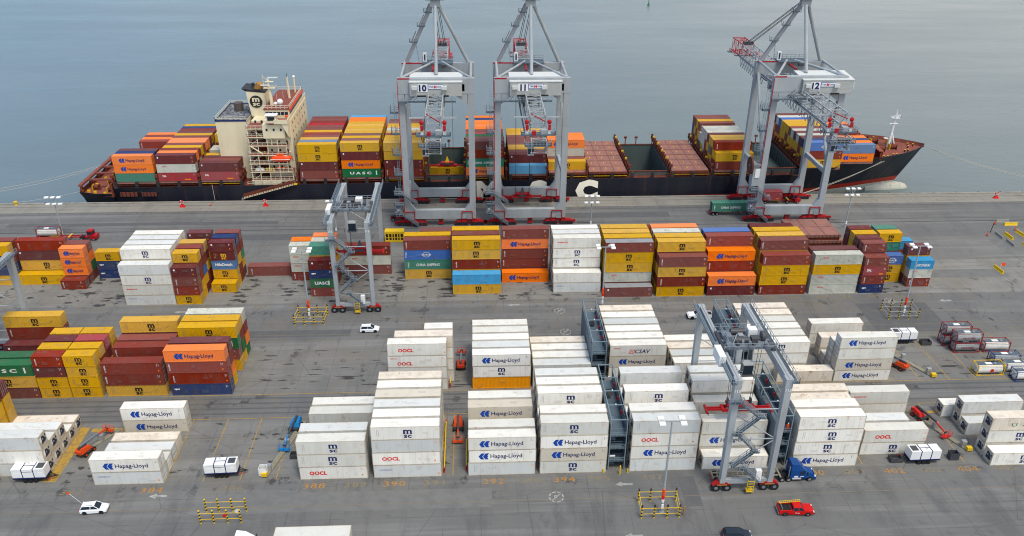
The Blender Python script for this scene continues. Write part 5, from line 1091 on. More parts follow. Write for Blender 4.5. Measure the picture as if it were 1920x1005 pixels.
# ================================================================== yard gantry cranes on tyres
def rtg(X0, Y0, num, ty, sy, sz, lab, w=8.6, span=24.2, H=24.2):
    T_ = thing('gantry_crane', lab, 'gantry crane', (X0, Y0, 0), 0, 'rubber tyred gantry cranes over the stacks')
    for sx in (0, 1):
        for s2 in (0, 1):
            x, y = sx * w, s2 * span; mb = MB()
            mb.beam((x, y, 1.9), (x, y, H - 1.5), .95, 1.0, CG, up=(0, 1, 0), w2=1.15, h2=1.3)
            mb.box(x - .62, x + .62, y - .65, y + .65, H - 1.6, H, CG)
            if not s2: mb.box(x - .50, x - .40, y - .58, y - .5, 3, H - 2, CGD); letter(mb, num, x, H - 2.4, .55, WHI, y - .72, w=1.0, anchor='c', bold=.02)
            P_(mb, 'leg', T_)
            b = MB(); b.hull([(x - 1.7, y - .42, 1.3), (x + 1.7, y - .42, 1.3), (x + 1.7, y + .42, 1.3), (x - 1.7, y + .42, 1.3)], [(x - .8, y - .5, 2.1), (x + .8, y - .5, 2.1), (x + .8, y + .5, 2.1), (x - .8, y + .5, 2.1)], RED)
            b.box(x - 1.6, x + 1.6, y - .2, y + .2, .9, 1.3, DGR); b.box(x - .9, x + .9, y - .52, y - .43, 1.45, 1.6, ORM)
            B_ = P_(b, 'bogie', T_)
            for k in (-1, 1):
                wl = MB(); wl.cyl((x + k * 1.0, y - .45, .78), (x + k * 1.0, y + .45, .78), .78, TYR, 16); wl.cyl((x + k * 1.0, y - .48, .78), (x + k * 1.0, y - .45, .78), .34, CGD, 10); P_(wl, 'wheel', B_)
    for sx in (0, 1):
        x = sx * w; mb = MB(); mb.box(x - .42, x + .42, -.6, span + .6, H - 1.5, H + .02, CG); mb.box(x - .08, x + .08, -.4, span + .4, H + .02, H + .1, STEEL)
        o = -1 if sx == 0 else 1; a, b = sorted((x + o * .44, x + o * 1.35)); mb.box(a, b, -1.2, span + 1.2, H - .5, H - .42, GRD)
        mb.rail([(x + o * 1.35, -1.2, H - .42), (x + o * 1.35, span + 1.2, H - .42)], RAILG, 1.1, 1.6, .04); mb.rail([(x + o * .44, -1.2, H - .42), (x + o * 1.35, -1.2, H - .42)], RAILG, 1.1, .9, .04); P_(mb, 'girder', T_)
    for s2 in (0, 1):
        y = s2 * span; mb = MB(); mb.box(.4, w - .4, y - .4, y + .4, 1.75, 2.6, CG)
        P_(mb, 'sill_beam', T_)
        for z in (5.0, 11.4, 17.8): P_(MB().cyl((.4, y, z), (w - .4, y, z), .11, CG, 6), 'cross_brace', T_)
        P_(MB().cyl((.4, y, 17.8 - 1), (w - .4, y, 11.4), .10, CG, 6), 'cross_brace', T_); P_(MB().cyl((.4, y, 5.2), (w - .4, y, 11.2), .10, CG, 6), 'cross_brace', T_)
    st = MB()
    for k, (xa, xb, z0, z1) in enumerate(((6.2, 3.0, 2.6, 5.6), (1.0, 4.6, 5.9, 9.4), (4.6, 1.0, 9.4, 13.2), (1.0, 4.6, 13.2, 16.8), (4.2, .4, 16.8, 20.2))):
        flight(st, (xa, -.9, z0), (xb, -.9, z1), .7); st.box(xb - .7, xb + .7, -1.4, -.4, z1 - .1, z1, GRD); st.rail([(xb - .7, -1.4, z1), (xb + .7, -1.4, z1)], RAILG, 1.1, .7, .04)
    st.box(-1.3, .6, -1.5, -.5, 19.9, 20, GRD); st.rail([(-1.3, -1.5, 20), (.6, -1.5, 20)], RAILG, 1.1, .8, .04); P_(st, 'access_stair', T_)
    cb = MB(); cb.box(5.7, 6.7, -.8, .2, 2.6, 4.8, WHT); P_(cb, 'electrical_cabinet', T_)
    yl_ = MB(); yl_.rail([(4.4, -1.2, .6), (4.4, -1.2, 2.6)], YLW, 1, .5, .05); yl_.box(4.2, 5.4, -1.4, -.5, .7, .8, YLW)
    for k in range(5): yl_.box(4.2, 5.4, -1.45, -1.38, .6 + k * .6, .7 + k * .6, YLW)
    for x in (4.2, 5.4): yl_.beam((x, -1.4, .5), (x, -1.4, 3.4), .09, .09, YLW)
    P_(yl_, 'yellow_ladder', T_)
    en = MB(); en.box(-.9, .9, span * .38, span * .38 + 3.4, 1.9 + .8, 2.2 + .8, DGR) if False else en.box(-1.75, -.62, 5.2, 9.0, H - 1.2, H + .9, WHT); en.box(-1.0, -.5, 10, 11, H - .6, H + .3, CGD); P_(en, 'white_cabinet', T_)
    t = MB(); y = ty; t.box(-.3, .3, y - 3.2, y + 3.2, H + .1, H + .5, DGR); t.box(w - .3, w + .3, y - 3.2, y + 3.2, H + .1, H + .5, DGR)
    for a in (-2.8, -.6, 2.4): t.box(0, w, y + a, y + a + .45, H + .3, H + .75, CGD)
    t.box(.6, w - .6, y - 2.6, y + 2.6, H + .72, H + .8, CGD)
    t.cyl((2.0, y - 1.4, H + 1.4), (4.6, y - 1.4, H + 1.4), .55, DGR, 12); t.cyl((2.0, y + 1.5, H + 1.4), (4.6, y + 1.5, H + 1.4), .55, DGR, 12); t.box(4.9, 6.4, y - 1.9, y - .6, H + .8, H + 1.9, DGR); t.box(5.0, 6.6, y + .5, y + 1.9, H + .8, H + 2.2, WHT)
    t.box(.8, 1.7, y - .9, y + .6, H + .8, H + 1.8, CGD); t.cyl((7.0, y - .4, H + 1.5), (7.6, y - .4, H + 1.5), .9, DGR, 14); t.box(3, 3.9, y - .5, y + .5, H + .8, H + 1.7, STEEL); t.beam((1.2, y - 2.8, H + .9), (2.4, y - 1, H + 2.4), .12, .12, CG)
    for k in range(7): t.box(1.2 + k * .95, 1.6 + k * .95, y - 3.1 + (k % 3) * .5, y - 2.5 + (k % 3) * .5, H + .8, H + 1.2 + (k % 4) * .25, (CGD, DGR, STEEL)[k % 3])
    t.rail([(-.3, y - 3.3, H + .75), (w + .3, y - 3.3, H + .75)], RAILG, 1.1, 1.3, .04); t.rail([(-.3, y + 3.3, H + .75), (w + .3, y + 3.3, H + .75)], RAILG, 1.1, 1.3, .04); t.rail([(.6, y - 3.2, H + .75), (.6, y + 3.2, H + .75)], RAILG, 1.1, 1.3, .04)
    TR = P_(t, 'trolley', T_)
    c = MB(); cx = w * .5; c.beam((cx - .8, y - 2.4, H + .3), (cx - .8, y - 3.0, H - 2.2), .12, .12, CGD); c.beam((cx + .8, y - 2.4, H + .3), (cx + .8, y - 3.0, H - 2.2), .12, .12, CGD)
    c.box(cx - 1.1, cx + 1.1, y - 4.1, y - 2.3, H - 4.6, H - 4.4, DGR); c.box(cx - .9, cx + .9, y - 2.7, y - 2.4, H - 4.4, H - 2.2, CG); c.box(cx - .95, cx + .95, y - 4.0, y - 2.4, H - 2.35, H - 2.15, CG); c.hull([(cx - .85, y - 3.7, H - 4.4), (cx + .85, y - 3.7, H - 4.4), (cx + .85, y - 2.7, H - 4.4), (cx - .85, y - 2.7, H - 4.4)], [(cx - .85, y - 4.0, H - 2.4), (cx + .85, y - 4.0, H - 2.4), (cx + .85, y - 2.7, H - 2.4), (cx - .85, y - 2.7, H - 2.4)], GLS)
    c.rail([(cx - 1.1, y - 4.1, H - 4.4), (cx - 1.8, y - 4.1, H - 4.4), (cx - 1.8, y - 2.3, H - 4.4)], RAILG, 1, .7, .04); P_(c, 'operator_cab', TR)
    if sz: spreader_part(T_, w * .5, sy, sz, H + .3)
    return T_
rtg(-34.1, 176.3, '116', 8.2, 13.8, 9.6, 'gantry crane numbered 116, grey, straddling the far stacks behind the white car')
rtg(43.0, 110.9, '113', 11.0, 9.0, 11.0, 'gantry crane numbered 113, grey, straddling the white stacks beside blue truck')
rtg(-108.9, 138.0, '115', 12, 0, 0, 'gantry crane cropped by the photo edge, one grey leg and stair showing')
# ================================================================== lamp posts, guards, vehicles and yard gear
GAL = mat('lamp_post_galvanised', srgb('a9b1b4'), .5, .3, dirt=.15)
def lamp(x, y, h, heads, lab, band=False, name='lamp_post'):
    t = thing(name, lab, 'lamp post', (x, y, 0), 0, 'lamp posts in the yard')
    p = MB(); p.cyl((0, 0, 0), (0, 0, h), .24, GAL, 10, .12); p.box(-.35, .35, -.35, .35, 0, .12, GAL); p.box(-.22, .22, -.34, -.2, 1.0, 1.9, WHT); P_(p, 'pole', t)
    if band: P_(MB().cyl((0, 0, 3.0), (0, 0, 3.8), .27, REDI, 10).cyl((0, 0, 3.8), (0, 0, 5.2), .26, ORG, 10).cyl((0, 0, 2.3), (0, 0, 3.0), .275, WHT, 10), 'warning_band', t)
    a = MB()
    if heads == 4:
        a.beam((-1.9, 0, h), (1.9, 0, h), .14, .14, GAL); a.beam((-1.6, -.7, h + .05), (-1.6, .7, h + .05), .1, .1, GAL); a.beam((1.6, -.7, h + .05), (1.6, .7, h + .05), .1, .1, GAL); hp = [(sx * 1.75, sy * .75, h + .1) for sx in (-1, 1) for sy in (-1, 1)]
    else:
        a.beam((-1.9, 0, h), (1.9, 0, h), .12, .12, GAL); a.beam((-1.9, 0, h - 2), (1.9, 0, h - 2), .12, .12, GAL); a.beam((-1.2, 0, h), (0, 0, h - 2.2), .1, .1, GAL); a.beam((1.2, 0, h), (0, 0, h - 2.2), .1, .1, GAL); hp = [(k * 1.7, -.3, h + .1 - 2 * j) for k in (-1, 0, 1) for j in (0, 1)]
    P_(a, 'cross_arm', t)
    for q in hp: P_(MB().hull([(q[0] - .55, q[1] - .42, q[2] - .1), (q[0] + .55, q[1] - .42, q[2] - .1), (q[0] + .55, q[1] + .42, q[2] + .0), (q[0] - .55, q[1] + .42, q[2] + .0)], [(q[0] - .5, q[1] - .38, q[2] + .1), (q[0] + .5, q[1] - .38, q[2] + .1), (q[0] + .5, q[1] + .38, q[2] + .2), (q[0] - .5, q[1] + .38, q[2] + .2)], WHT).box(q[0] - .4, q[0] + .4, q[1] - .3, q[1] + .05, q[2] - .13, q[2] - .1, STEEL), 'floodlight', t)
    return t
lamp(31.3, 105.9, 19.6, 4, 'tall lamp post inside the nearest striped guard ring, orange band near its foot', True)
lamp(-40.7, 173.4, 18.4, 4, 'lamp post with orange band in striped ring beside gantry crane 116', True)
lamp(104.4, 169.8, 19.0, 4, 'lamp post with orange band beside the short stacks at painted 410', True)
lamp(31.0, 176.8, 16.5, 4, 'lamp post standing before the stacks behind painted 399', True)
lamp(-120.0, 222, 12.5, 6, 'six headed lamp post beside the parked red yard tractor')
lamp(-41.2, 222, 10.4, 6, 'six headed lamp post behind gantry crane 116')
lamp(34.3, 224.5, 9.9, 6, 'six headed lamp post before the pale letter C on the hull')
lamp(111.4, 222, 12.4, 6, "six headed lamp post before the ship's red waterline at the bow")
def guard(x, y, rx, ry, lab, cap=BLK, rails=YLW, n=8, skip=()):
    t = thing('guard_rail_ring', lab, 'guard rail', (x, y, 0), 0, 'striped guard rings round lamp bases')
    pts = [(rx * q, -ry) for q in (-1, -.36, .30, .93)] + [(rx * q, ry) for q in (1, .33, -.33, -.94)]
    for k, (a, b) in enumerate(pts):
        p = MB(); h = 2.8
        for j in range(8): p.cyl((a, b, j * h / 8), (a, b, (j + 1) * h / 8), .15, BLK if j % 2 else YLW, 8)
        p.ball((a, b, h), .17, cap, 8, 5); P_(p, 'striped_post', t)
    for k in range(n):
        if k in skip: continue
        a, b = pts[k], pts[(k + 1) % n]
        for z in (.95, 2.2): P_(MB().cyl((*a, z), (*b, z), .05, rails, 6), 'rail', t)
    return t
guard(30.9, 106.5, 3.4, 2.0, 'yellow and black striped guard ring round the nearest tall lamp post')
guard(-40.2, 172.7, 3.6, 2.3, 'striped guard ring at lamp post left of gantry crane 116 wheels')
guard(103.8, 170.4, 3.8, 2.3, 'striped guard ring with white rails near the tank containers', rails=GAL)
g4 = guard(-44.0, 107.5, 3.5, 1.35, 'yellow capped striped guard ring with no lamp post inside', YLW, skip=(3, 7))
P_(MB().cyl((-1.8, -.3, 0), (-1.8, -.3, .8), .14, SIGR, 8), 'hydrant', g4); P_(MB().box(-.2, .3, 0, .4, 0, .4, SIGR), 'valve_box', g4); P_(MB().hull([(2.6, -.6, 1.3), (3.2, -.6, 1.8), (3.2, -.56, 1.8), (2.6, -.56, 1.3)], [(2.1, -.6, 1.9), (2.7, -.6, 2.4), (2.7, -.56, 2.4), (2.1, -.56, 1.9)], WHT), 'sign', g4)
ob('orange_post', MB().cyl((0, 0, 0), (.1, 0, 1.9), .13, ORM, 8).beam((0, 0, 1.5), (-1.9, 0, 1.4), .1, .1, ORM).mesh('orange_post')).location = (34.9, 105.0, 0)
tag(bpy.data.objects['orange_post'], 'faded orange angled rail end beside the nearest striped guard ring', 'guard rail')

# ---- vehicles
CP = {k: mat('car_paint_' + k, srgb(v), .25, dirt=.06) for k, v in (('white', 'e9ecee'), ('red', 'c4120f'), ('navy', '2b3440'), ('blue', '12427f'))}
TRIM = mat('trim_black', (.02, .02, .022), .5); LAMPW = mat('headlight_lens', (.7, .72, .74), .15); LAMPR = mat('tail_light_red', (.45, .02, .02), .3); ALU = mat('alloy_rim', (.5, .5, .52), .3, .7)
def wheels(t, xs, hw, r, name='wheel', w=.24):
    for x in xs:
        for s in (-1, 1):
            m = MB(); a, b = sorted((s * hw, s * (hw - w))); m.cyl((x, a, r), (x, b, r), r, TYR, 16); m.cyl((x, s * (hw + .012), r), (x, s * (hw - .02), r), r * .55, ALU, 12); P_(m, name, t)
def lights(t, x0, x1, hw, z0, z1):
    for s in (-1, 1): P_(MB().box(x1 - .12, x1 + .015, *sorted((s * (hw - .42), s * (hw - .05))), z1, z1 + .16, LAMPW), 'headlight', t); P_(MB().box(x0 - .015, x0 + .1, *sorted((s * (hw - .32), s * (hw - .03))), z0, z0 + .25, LAMPR), 'tail_light', t)
def suv(x, y, rz, col, lab, flag=False, L=4.5, W=1.84, H=1.68):
    t = thing('car', lab, 'car', (x, y, 0), rz, 'cars and pickups in the yard'); p = CP[col]; l = L / 2; w = W / 2; b = MB()
    sec = [(-l, .42, .86, .84), (-l + .12, .3, 1.02, .95), (-l + .9, .28, 1.05, 1), (.1, .28, 1.04, 1), (l - 1.15, .28, 1.0, 1), (l - .45, .3, .88, .95), (l - .08, .34, .74, .84), (l, .42, .62, .76)]
    for (xa, za, zb, ka), (xb, zc, zd_, kb) in zip(sec, sec[1:]):
        q = lambda X, Z0, Z1, k: [(X, -w * k, Z0), (X, w * k, Z0), (X, w * k, Z0 + (Z1 - Z0) * .72), (X, w * k * .9, Z1), (X, -w * k * .9, Z1), (X, -w * k, Z0 + (Z1 - Z0) * .72)]
        b.hull(q(xa, za, zb, ka), q(xb, zc, zd_, kb), p)
    for xx in (-l + .85, l - .9): b.cyl((xx, -w - .01, .36), (xx, w + .01, .36), .41, TRIM, 14)
    B = P_(b, 'body', t); fixn(B.data)
    g = MB(); g.hull([(-l + .15, -w * .88, 1.0), (l * .50, -w * .88, 1.0), (l * .50, w * .88, 1.0), (-l + .15, w * .88, 1.0)], [(-l + .55, -w * .70, H - .06), (l * .12, -w * .70, H - .06), (l * .12, w * .70, H - .06), (-l + .55, w * .70, H - .06)], GLS); P_(g, 'windows', t)
    r = MB(); r.hull([(-l + .42, -w * .74, H - .08), (l * .14, -w * .74, H - .08), (l * .14, w * .74, H - .08), (-l + .42, w * .74, H - .08)], [(-l + .6, -w * .66, H), (l * .08, -w * .66, H), (l * .08, w * .66, H), (-l + .6, w * .66, H)], p)
    for s in (-1, 1):
        for (xa, xb) in ((-l + .2, -l + .55), (-.35, -.3), (l * .49, l * .13)): r.beam((xa, s * w * .885, 1.02), (xb, s * w * .71, H - .05), .09, .06, p)
        r.beam((-l + .6, s * w * .6, H + .03), (l * .02, s * w * .6, H + .03), .05, .05, TRIM)
    P_(r, 'roof', t); wheels(t, (-l + .85, l - .9), w - .01, .34); lights(t, -l, l, w * .9, .8, .62)
    if flag: P_(MB().beam((-l + .3, w - .3, 1.0), (-l - 1.9, w + .4, 3.0), .035, .035, WHT), 'whip_pole', t); P_(MB().box(-l - 2.3, -l - 1.8, w + .38, w + .42, 2.9, 3.3, ORG), 'flag', t)
    return t
suv(-66.6, 109.9, R(3), 'white', 'white hatchback car with an orange flag on its whip pole', True); suv(-25.6, 167.2, R(2), 'white', 'small white car crossing the middle lane before painted 388 A'); suv(42.6, 99.6, R(-3), 'navy', 'dark estate car cropped by the bottom edge of the photo', L=4.8)
def pickup(x, y, rz, col, lab, ladder=False):
    t = thing('pickup_truck', lab, 'pickup', (x, y, 0), rz, 'cars and pickups in the yard'); p = CP[col]; b = MB()
    for (a, c, z0, z1, k) in ((-3.0, -.75, .45, 1.12, 1.0), (-.75, 1.35, .42, 1.12, 1.0), (1.35, 2.75, .45, 1.15, .98), (2.75, 3.0, .5, 1.0, .93)): b.box(a, c, -1.0 * k, 1.0 * k, z0, z1, p)
    b.box(-2.9, -.85, -.86, .86, 1.0, 1.125, TRIM)
    for s in (-1, 1): b.box(-3.0, -.75, *sorted((s * .86, s * 1.0)), 1.12, 1.28, p)
    b.box(-3.0, -2.92, -.86, .86, 1.12, 1.28, p); b.box(3.0, 3.12, -.95, .95, .42, .7, TRIM); b.box(-3.12, -3.0, -.9, .9, .42, .62, STEEL)
    for xx in (-1.95, 1.95): b.cyl((xx, -1.012, .45), (xx, 1.012, .45), .48, TRIM, 14)
    b.hull([(1.3, -.96, 1.12), (2.8, -.9, 1.12), (2.8, .9, 1.12), (1.3, .96, 1.12)], [(1.3, -.9, 1.26), (2.7, -.8, 1.2), (2.7, .8, 1.2), (1.3, .9, 1.26)], p); P_(b, 'body', t)
    g = MB(); g.hull([(-.75, -.94, 1.12), (1.45, -.94, 1.12), (1.45, .94, 1.12), (-.75, .94, 1.12)], [(-.55, -.76, 1.8), (.75, -.76, 1.8), (.75, .76, 1.8), (-.55, .76, 1.8)], GLS); P_(g, 'windows', t)
    r = MB(); r.hull([(-.62, -.8, 1.78), (.8, -.8, 1.78), (.8, .8, 1.78), (-.62, .8, 1.78)], [(-.5, -.72, 1.88), (.68, -.72, 1.88), (.68, .72, 1.88), (-.5, .72, 1.88)], p)
    for s in (-1, 1):
        for xa, xb in ((-.74, -.56), (.28, .24), (1.43, .76)): r.beam((xa, s * .95, 1.12), (xb, s * .77, 1.8), .11, .07, p)
    P_(r, 'roof', t); wheels(t, (-1.95, 1.95), 1.0, .4); lights(t, -3, 3, 1.0, .9, .85)
    if col == 'red': lt = MB(); letter(lt, 'Targe', .1, .7, .18, WHI, -1.015, w=.8, anchor='c', bold=.02); P_(lt, 'door_lettering', t)
    if ladder:
        l_ = MB()
        for s in (-.2, .2): l_.beam((-2.9, .55 + s, 1.75), (.9, .75 + s, 2.02), .07, .09, YLW)
        for k in range(11): l_.beam((-2.7 + k * .34, .35 + k * .018, 1.77 + k * .025), (-2.7 + k * .34, .75 + k * .018, 1.77 + k * .025), .05, .05, YLW)
        l_.beam((-2.6, .9, 1.1), (-2.6, .9, 1.75), .06, .06, STEEL); l_.beam((-2.6, -.9, 1.1), (-2.6, -.9, 1.7), .06, .06, STEEL); l_.beam((-2.6, -.9, 1.7), (-2.6, .9, 1.72), .06, .06, STEEL); P_(l_, 'ladder', t)
    return t
pickup(54.4, 104.9, R(-3), 'red', 'bright red pickup truck with a yellow ladder on its rack', True); pickup(54.0, 170.6, R(180), 'white', 'white pickup half hidden behind the leg of gantry crane 113')
def chassis(t, x0, x1, m, z=1.05, axles=(1.2, 2.5), n=8):
    c = MB()
    for s in (-.5, .5): c.box(x0, x1, s - .08, s + .08, z - .3, z, m)
    for k in range(n): xx = x0 + .1 + (x1 - x0 - .3) * k / (n - 1); c.box(xx, xx + .14, -1.15 if k in (0, n - 1) else -.5, 1.15 if k in (0, n - 1) else .5, z - .2, z - .02, m)
    for xx in (x0, x1 - .3): c.box(xx, xx + .3, -1.2, 1.2, z - .12, z + .1, m)
    c.box(x0 - .05, x0, -1.1, 1.1, .5, .75, LAMPR); P_(c, 'frame', t)
    for a in axles:
        for s in (-1, 1): P_(MB().cyl((x0 + a, s * 1.15, .5), (x0 + a, s * .6, .5), .5, TYR, 14).cyl((x0 + a, s * 1.17, .5), (x0 + a, s * 1.14, .5), .24, ALU, 10), 'wheel', t)
    for s in (-.7, .7): P_(MB().box(x1 - 3.4, x1 - 3.25, s - .06, s + .06, .05, z, m), 'landing_leg', t)
def semi(x, y, rz, col, lab):
    t = thing('lorry', lab, 'lorry', (x, y, 0), rz, 'lorries'); p = CP[col]; b = MB()      # x = rear of the tractor unit
    b.box(0, 6.6, -.42, .42, .6, .9, TRIM)
    b.hull([(2.2, -1.22, .8), (4.9, -1.22, .8), (4.9, 1.22, .8), (2.2, 1.22, .8)], [(2.2, -1.2, 2.7), (4.9, -1.2, 2.5), (4.9, 1.2, 2.5), (2.2, 1.2, 2.7)], p)
    b.hull([(2.2, -1.2, 2.7), (4.9, -1.2, 2.5), (4.9, 1.2, 2.5), (2.2, 1.2, 2.7)], [(2.25, -1.05, 3.9), (3.7, -.95, 3.75), (3.7, .95, 3.75), (2.25, 1.05, 3.9)], p)
    b.hull([(4.9, -1.1, .7), (6.9, -1.0, .7), (6.9, 1.0, .7), (4.9, 1.1, .7)], [(4.9, -1.0, 1.95), (6.6, -.85, 1.55), (6.6, .85, 1.55), (4.9, 1.0, 1.95)], p)
    b.box(6.75, 7.05, -1.15, 1.15, .4, .85, p); b.box(6.88, 6.96, -.55, .55, .8, 1.4, STEEL); P_(b, 'cab', t)
    g = MB(); g.hull([(4.86, -1.08, 1.95), (4.98, -1.08, 1.9), (4.98, 1.08, 1.9), (4.86, 1.08, 1.95)], [(4.4, -.98, 2.8), (4.5, -.98, 2.75), (4.5, .98, 2.75), (4.4, .98, 2.8)], GLS)
    for s in (-1, 1): g.box(3.9, 4.75, *sorted((s * 1.19, s * 1.235)), 1.75, 2.45, GLS); g.box(3.95, 4.0, *sorted((s * 1.2, s * 1.24)), .9, 1.75, TRIM)
    P_(g, 'windows', t)
    P_(MB().box(2.9, 3.6, -1.25, -1.22, 1.1, 1.4, WHI).box(4.0, 4.7, -1.25, -1.22, 1.2, 1.3, WHI), 'door_markings', t)
    for s in (-1, 1):
        P_(MB().beam((5.0, s * 1.2, 2.3), (5.2, s * 1.5, 2.3), .05, .05, TRIM).box(5.1, 5.2, *sorted((s * 1.4, s * 1.6)), 1.8, 2.5, TRIM), 'mirror', t); P_(MB().cyl((2.0, s * .9, .9), (2.0, s * .9, 3.3), .09, STEEL, 8), 'exhaust_stack', t); P_(MB().cyl((2.6, s * 1.0, .75), (4.2, s * 1.0, .75), .32, STEEL, 12), 'fuel_tank', t)
        P_(MB().box(6.75, 6.98, *sorted((s * .75, s * 1.05)), .95, 1.2, LAMPW), 'headlight', t)
    wheels(t, (.8, 2.05), 1.2, .5, w=.55); wheels(t, (5.9,), 1.2, .5, w=.3)
    return t
sm_ = semi(53.9, 113.6, R(0), 'blue', 'blue long nosed lorry parked under gantry crane 113 with an empty trailer')
ct = thing('container_trailer', 'empty grey skeletal trailer behind the blue lorry beneath gantry crane 113', 'trailer', (41.9, 113.7, 0)); chassis(ct, 0, 12.6, mat('trailer_grey', srgb('8a8778'), .7, dirt=.5), 1.15, (.9, 2.2), 14)
s2 = semi(-41.8, 99.4, R(0), 'white', 'white lorry cab cropped by the bottom edge of the photo'); ct = thing('container_trailer', 'trailer under the white container at the bottom photo edge', 'trailer', (-33.5, 99.4, 0)); chassis(ct, 0, 12.6, TRIM, 1.2)
def loose(code, x, y, z, L, lab, h=2.87, rz=0, doors=True, ship=False):
    o = ob('refrigerated_container' if TY[code]['kind'] == 'reefer' else 'shipping_container', body_mesh(code, L, h)); o.location = (x, y, z); o.rotation_euler = (0, 0, rz); tag(o, lab, 'container')
    for me in door_meshes(code, h): d = ob('door', me, o); d.location = (L / 2 - .002, 0, 0)
    return o
loose('R', -27.2, 99.4, 1.3, 12.192, 'white container on a trailer cropped by the bottom photo edge')
def tractor(x, y, rz, lab, m=RED):
    t = thing('yard_tractor', lab, 'tractor', (x, y, 0), rz, 'yard tractors'); b = MB(); b.box(0, 4.9, -.5, .5, .6, .95, m); b.box(3.4, 5.2, -1.2, 1.2, .6, 1.5, m); b.box(.2, 1.6, -.6, .6, .95, 1.2, TRIM); P_(b, 'frame', t)
    c = MB(); c.box(2.6, 4.2, -.9, .9, 1.5, 1.75, m); c.box(2.6, 4.2, -.9, .9, 2.7, 2.95, m)
    for a in (2.6, 4.1):
        for s in (-.9, .8): c.box(a, a + .1, s, s + .1, 1.75, 2.7, m)
    c.box(3.2, 3.4, -.1, .1, 2.95, 3.2, ORG); C_ = P_(c, 'cab', t); P_(MB().box(2.65, 4.15, -.85, .85, 1.75, 2.7, GLS), 'windows', C_); wheels(t, (.9, 4.3), 1.15, .5, w=.4)
    return t
def trl(x, y, lab, L=12.6, m=RED, rz=0):
    t = thing('container_trailer', lab, 'trailer', (x, y, 0), rz, 'red yard trailers'); chassis(t, 0, L, m, 1.15, (.9, 2.1)); P_(MB().box(4.0, 6.5, -1.1, 1.1, 1.15, 1.3, YLW).box(9.3, 9.7, -1.2, 1.2, 1.15, 1.35, YLW), 'yellow_guide', t); return t
tractor(-114.6, 220.4, 0, 'red yard tractor parked beyond the three orange boxes'); trl(-126.6, 220.4, 'red yard trailer carrying the white tank container')
trl(72.6, 232.6, 'red yard trailer under the teal container by crane 12'); loose('c', 79.0, 232.6, 1.3, 12.192, 'teal container with white lettering on a trailer beside crane 12'); tractor(84.0, 232.6, 0, 'red yard tractor behind the leg of crane 12, pulling a teal container')
trl(90.6, 241.2, 'red yard trailer under the small red container within crane 12', 9.6); loose('r', 94.9, 241.2, 1.3, 6.058, 'small red container with white letters on a trailer within crane 12'); tractor(98.9, 241.2, 0, 'red yard tractor between the legs of crane 12')
tractor(-26.2, 231.4, R(0), 'red yard tractor beside the landside foot of crane 10'); trl(-21.6, 231.4, 'empty red yard trailer parked under crane 10', 11.8)
# stacked red chassis and the ship's spare hatch covers behind the far stacks
cr_ = thing('chassis_rack', 'stacked red platforms with yellow posts beyond painted 403', 'flat rack', (66.2, 212.6, 0))
for k in range(3):
    m = MB(); m.box(0, 12.2, 0, 2.4, .1 + k * .9, .45 + k * .9, RED)
    for j in range(9): m.box(j * 1.5, j * 1.5 + .12, -.05, 2.45, .45 + k * .9, .6 + k * .9, DKR)
    P_(m, 'platform', cr_)
for xx in (0, 3.4, 8.4, 11.7): P_(MB().box(xx, xx + .35, 0, 2.4, 2.45, 2.75, YLW).box(xx, xx + .3, 0, .2, .1, 2.5, RED).box(xx, xx + .3, 2.2, 2.4, .1, 2.5, RED), 'post', cr_)
for k in range(4):
    hcv = MB(); z = k * 1.78; dx = (.8, .5, 1.0, 0)[k]
    hcv.box(dx, dx + 13.2, 0, 10.8, z + .95, z + 1.75, HCV); hcv.box(dx + .2, dx + 13, .2, 10.6, z + .1, z + .95, DKR, 'tb')
    if k == 3:
        for j in (1, 2): hcv.box(dx + 4.4 * j - .05, dx + 4.4 * j + .05, .05, 10.75, z + 1.75, z + 1.79, DKR)
        hcv.box(dx + .05, dx + 13.15, 5.3, 5.4, z + 1.75, z + 1.79, DKR); hcv.box(dx + 5.6, dx + 7.6, 2, 2.2, z + 1.75, z + 1.78, YEF); hcv.box(dx + 5.6, dx + 7.6, 8, 8.2, z + 1.75, z + 1.78, YEF)
    for j in range(12): hcv.box(dx + .3 + j * 1.1, dx + .45 + j * 1.1, -.06, 0, z + 1.0, z + 1.7, DKR)
    o = hcv.build('spare_hatch_cover'); o.location = (87.4, 201.6, 0); tag(o, f"brown steel ship hatch cover, {('lowest', 'second', 'third', 'topmost')[k]} of the pile beyond painted 407", 'hatch cover', 'hatch covers piled in the yard')
yb = thing('steel_flat_rack', 'yellow lifting frame lying on the brown hatch cover pile', 'lifting frame', (97.0, 202.3, 5.38)) if False else None
# yellow cabin frame
yc = thing('work_cage', 'bright yellow work cage with dark openings beyond gantry crane 116', 'cage', (-26.4, 215.6, 0)); b = MB(); b.box(0, 5.5, 0, 2.3, 0, .5, YLW); b.box(0, 5.5, 0, 2.3, 2.6, 3.3, YLW)
for xx in (0, .95, 1.9, 2.6, 3.5, 4.2, 5.2): b.box(xx, xx + .3, 0, .12, .5, 2.6, YLW)
b.box(0, 5.5, 2.2, 2.3, .5, 2.6, YLW); b.box(.3, 5.2, .1, .14, 1.3, 1.45, YLW); P_(b, 'frame', yc); P_(MB().box(.1, 5.4, .3, 2.1, .5, 2.6, BLK), 'interior', yc)

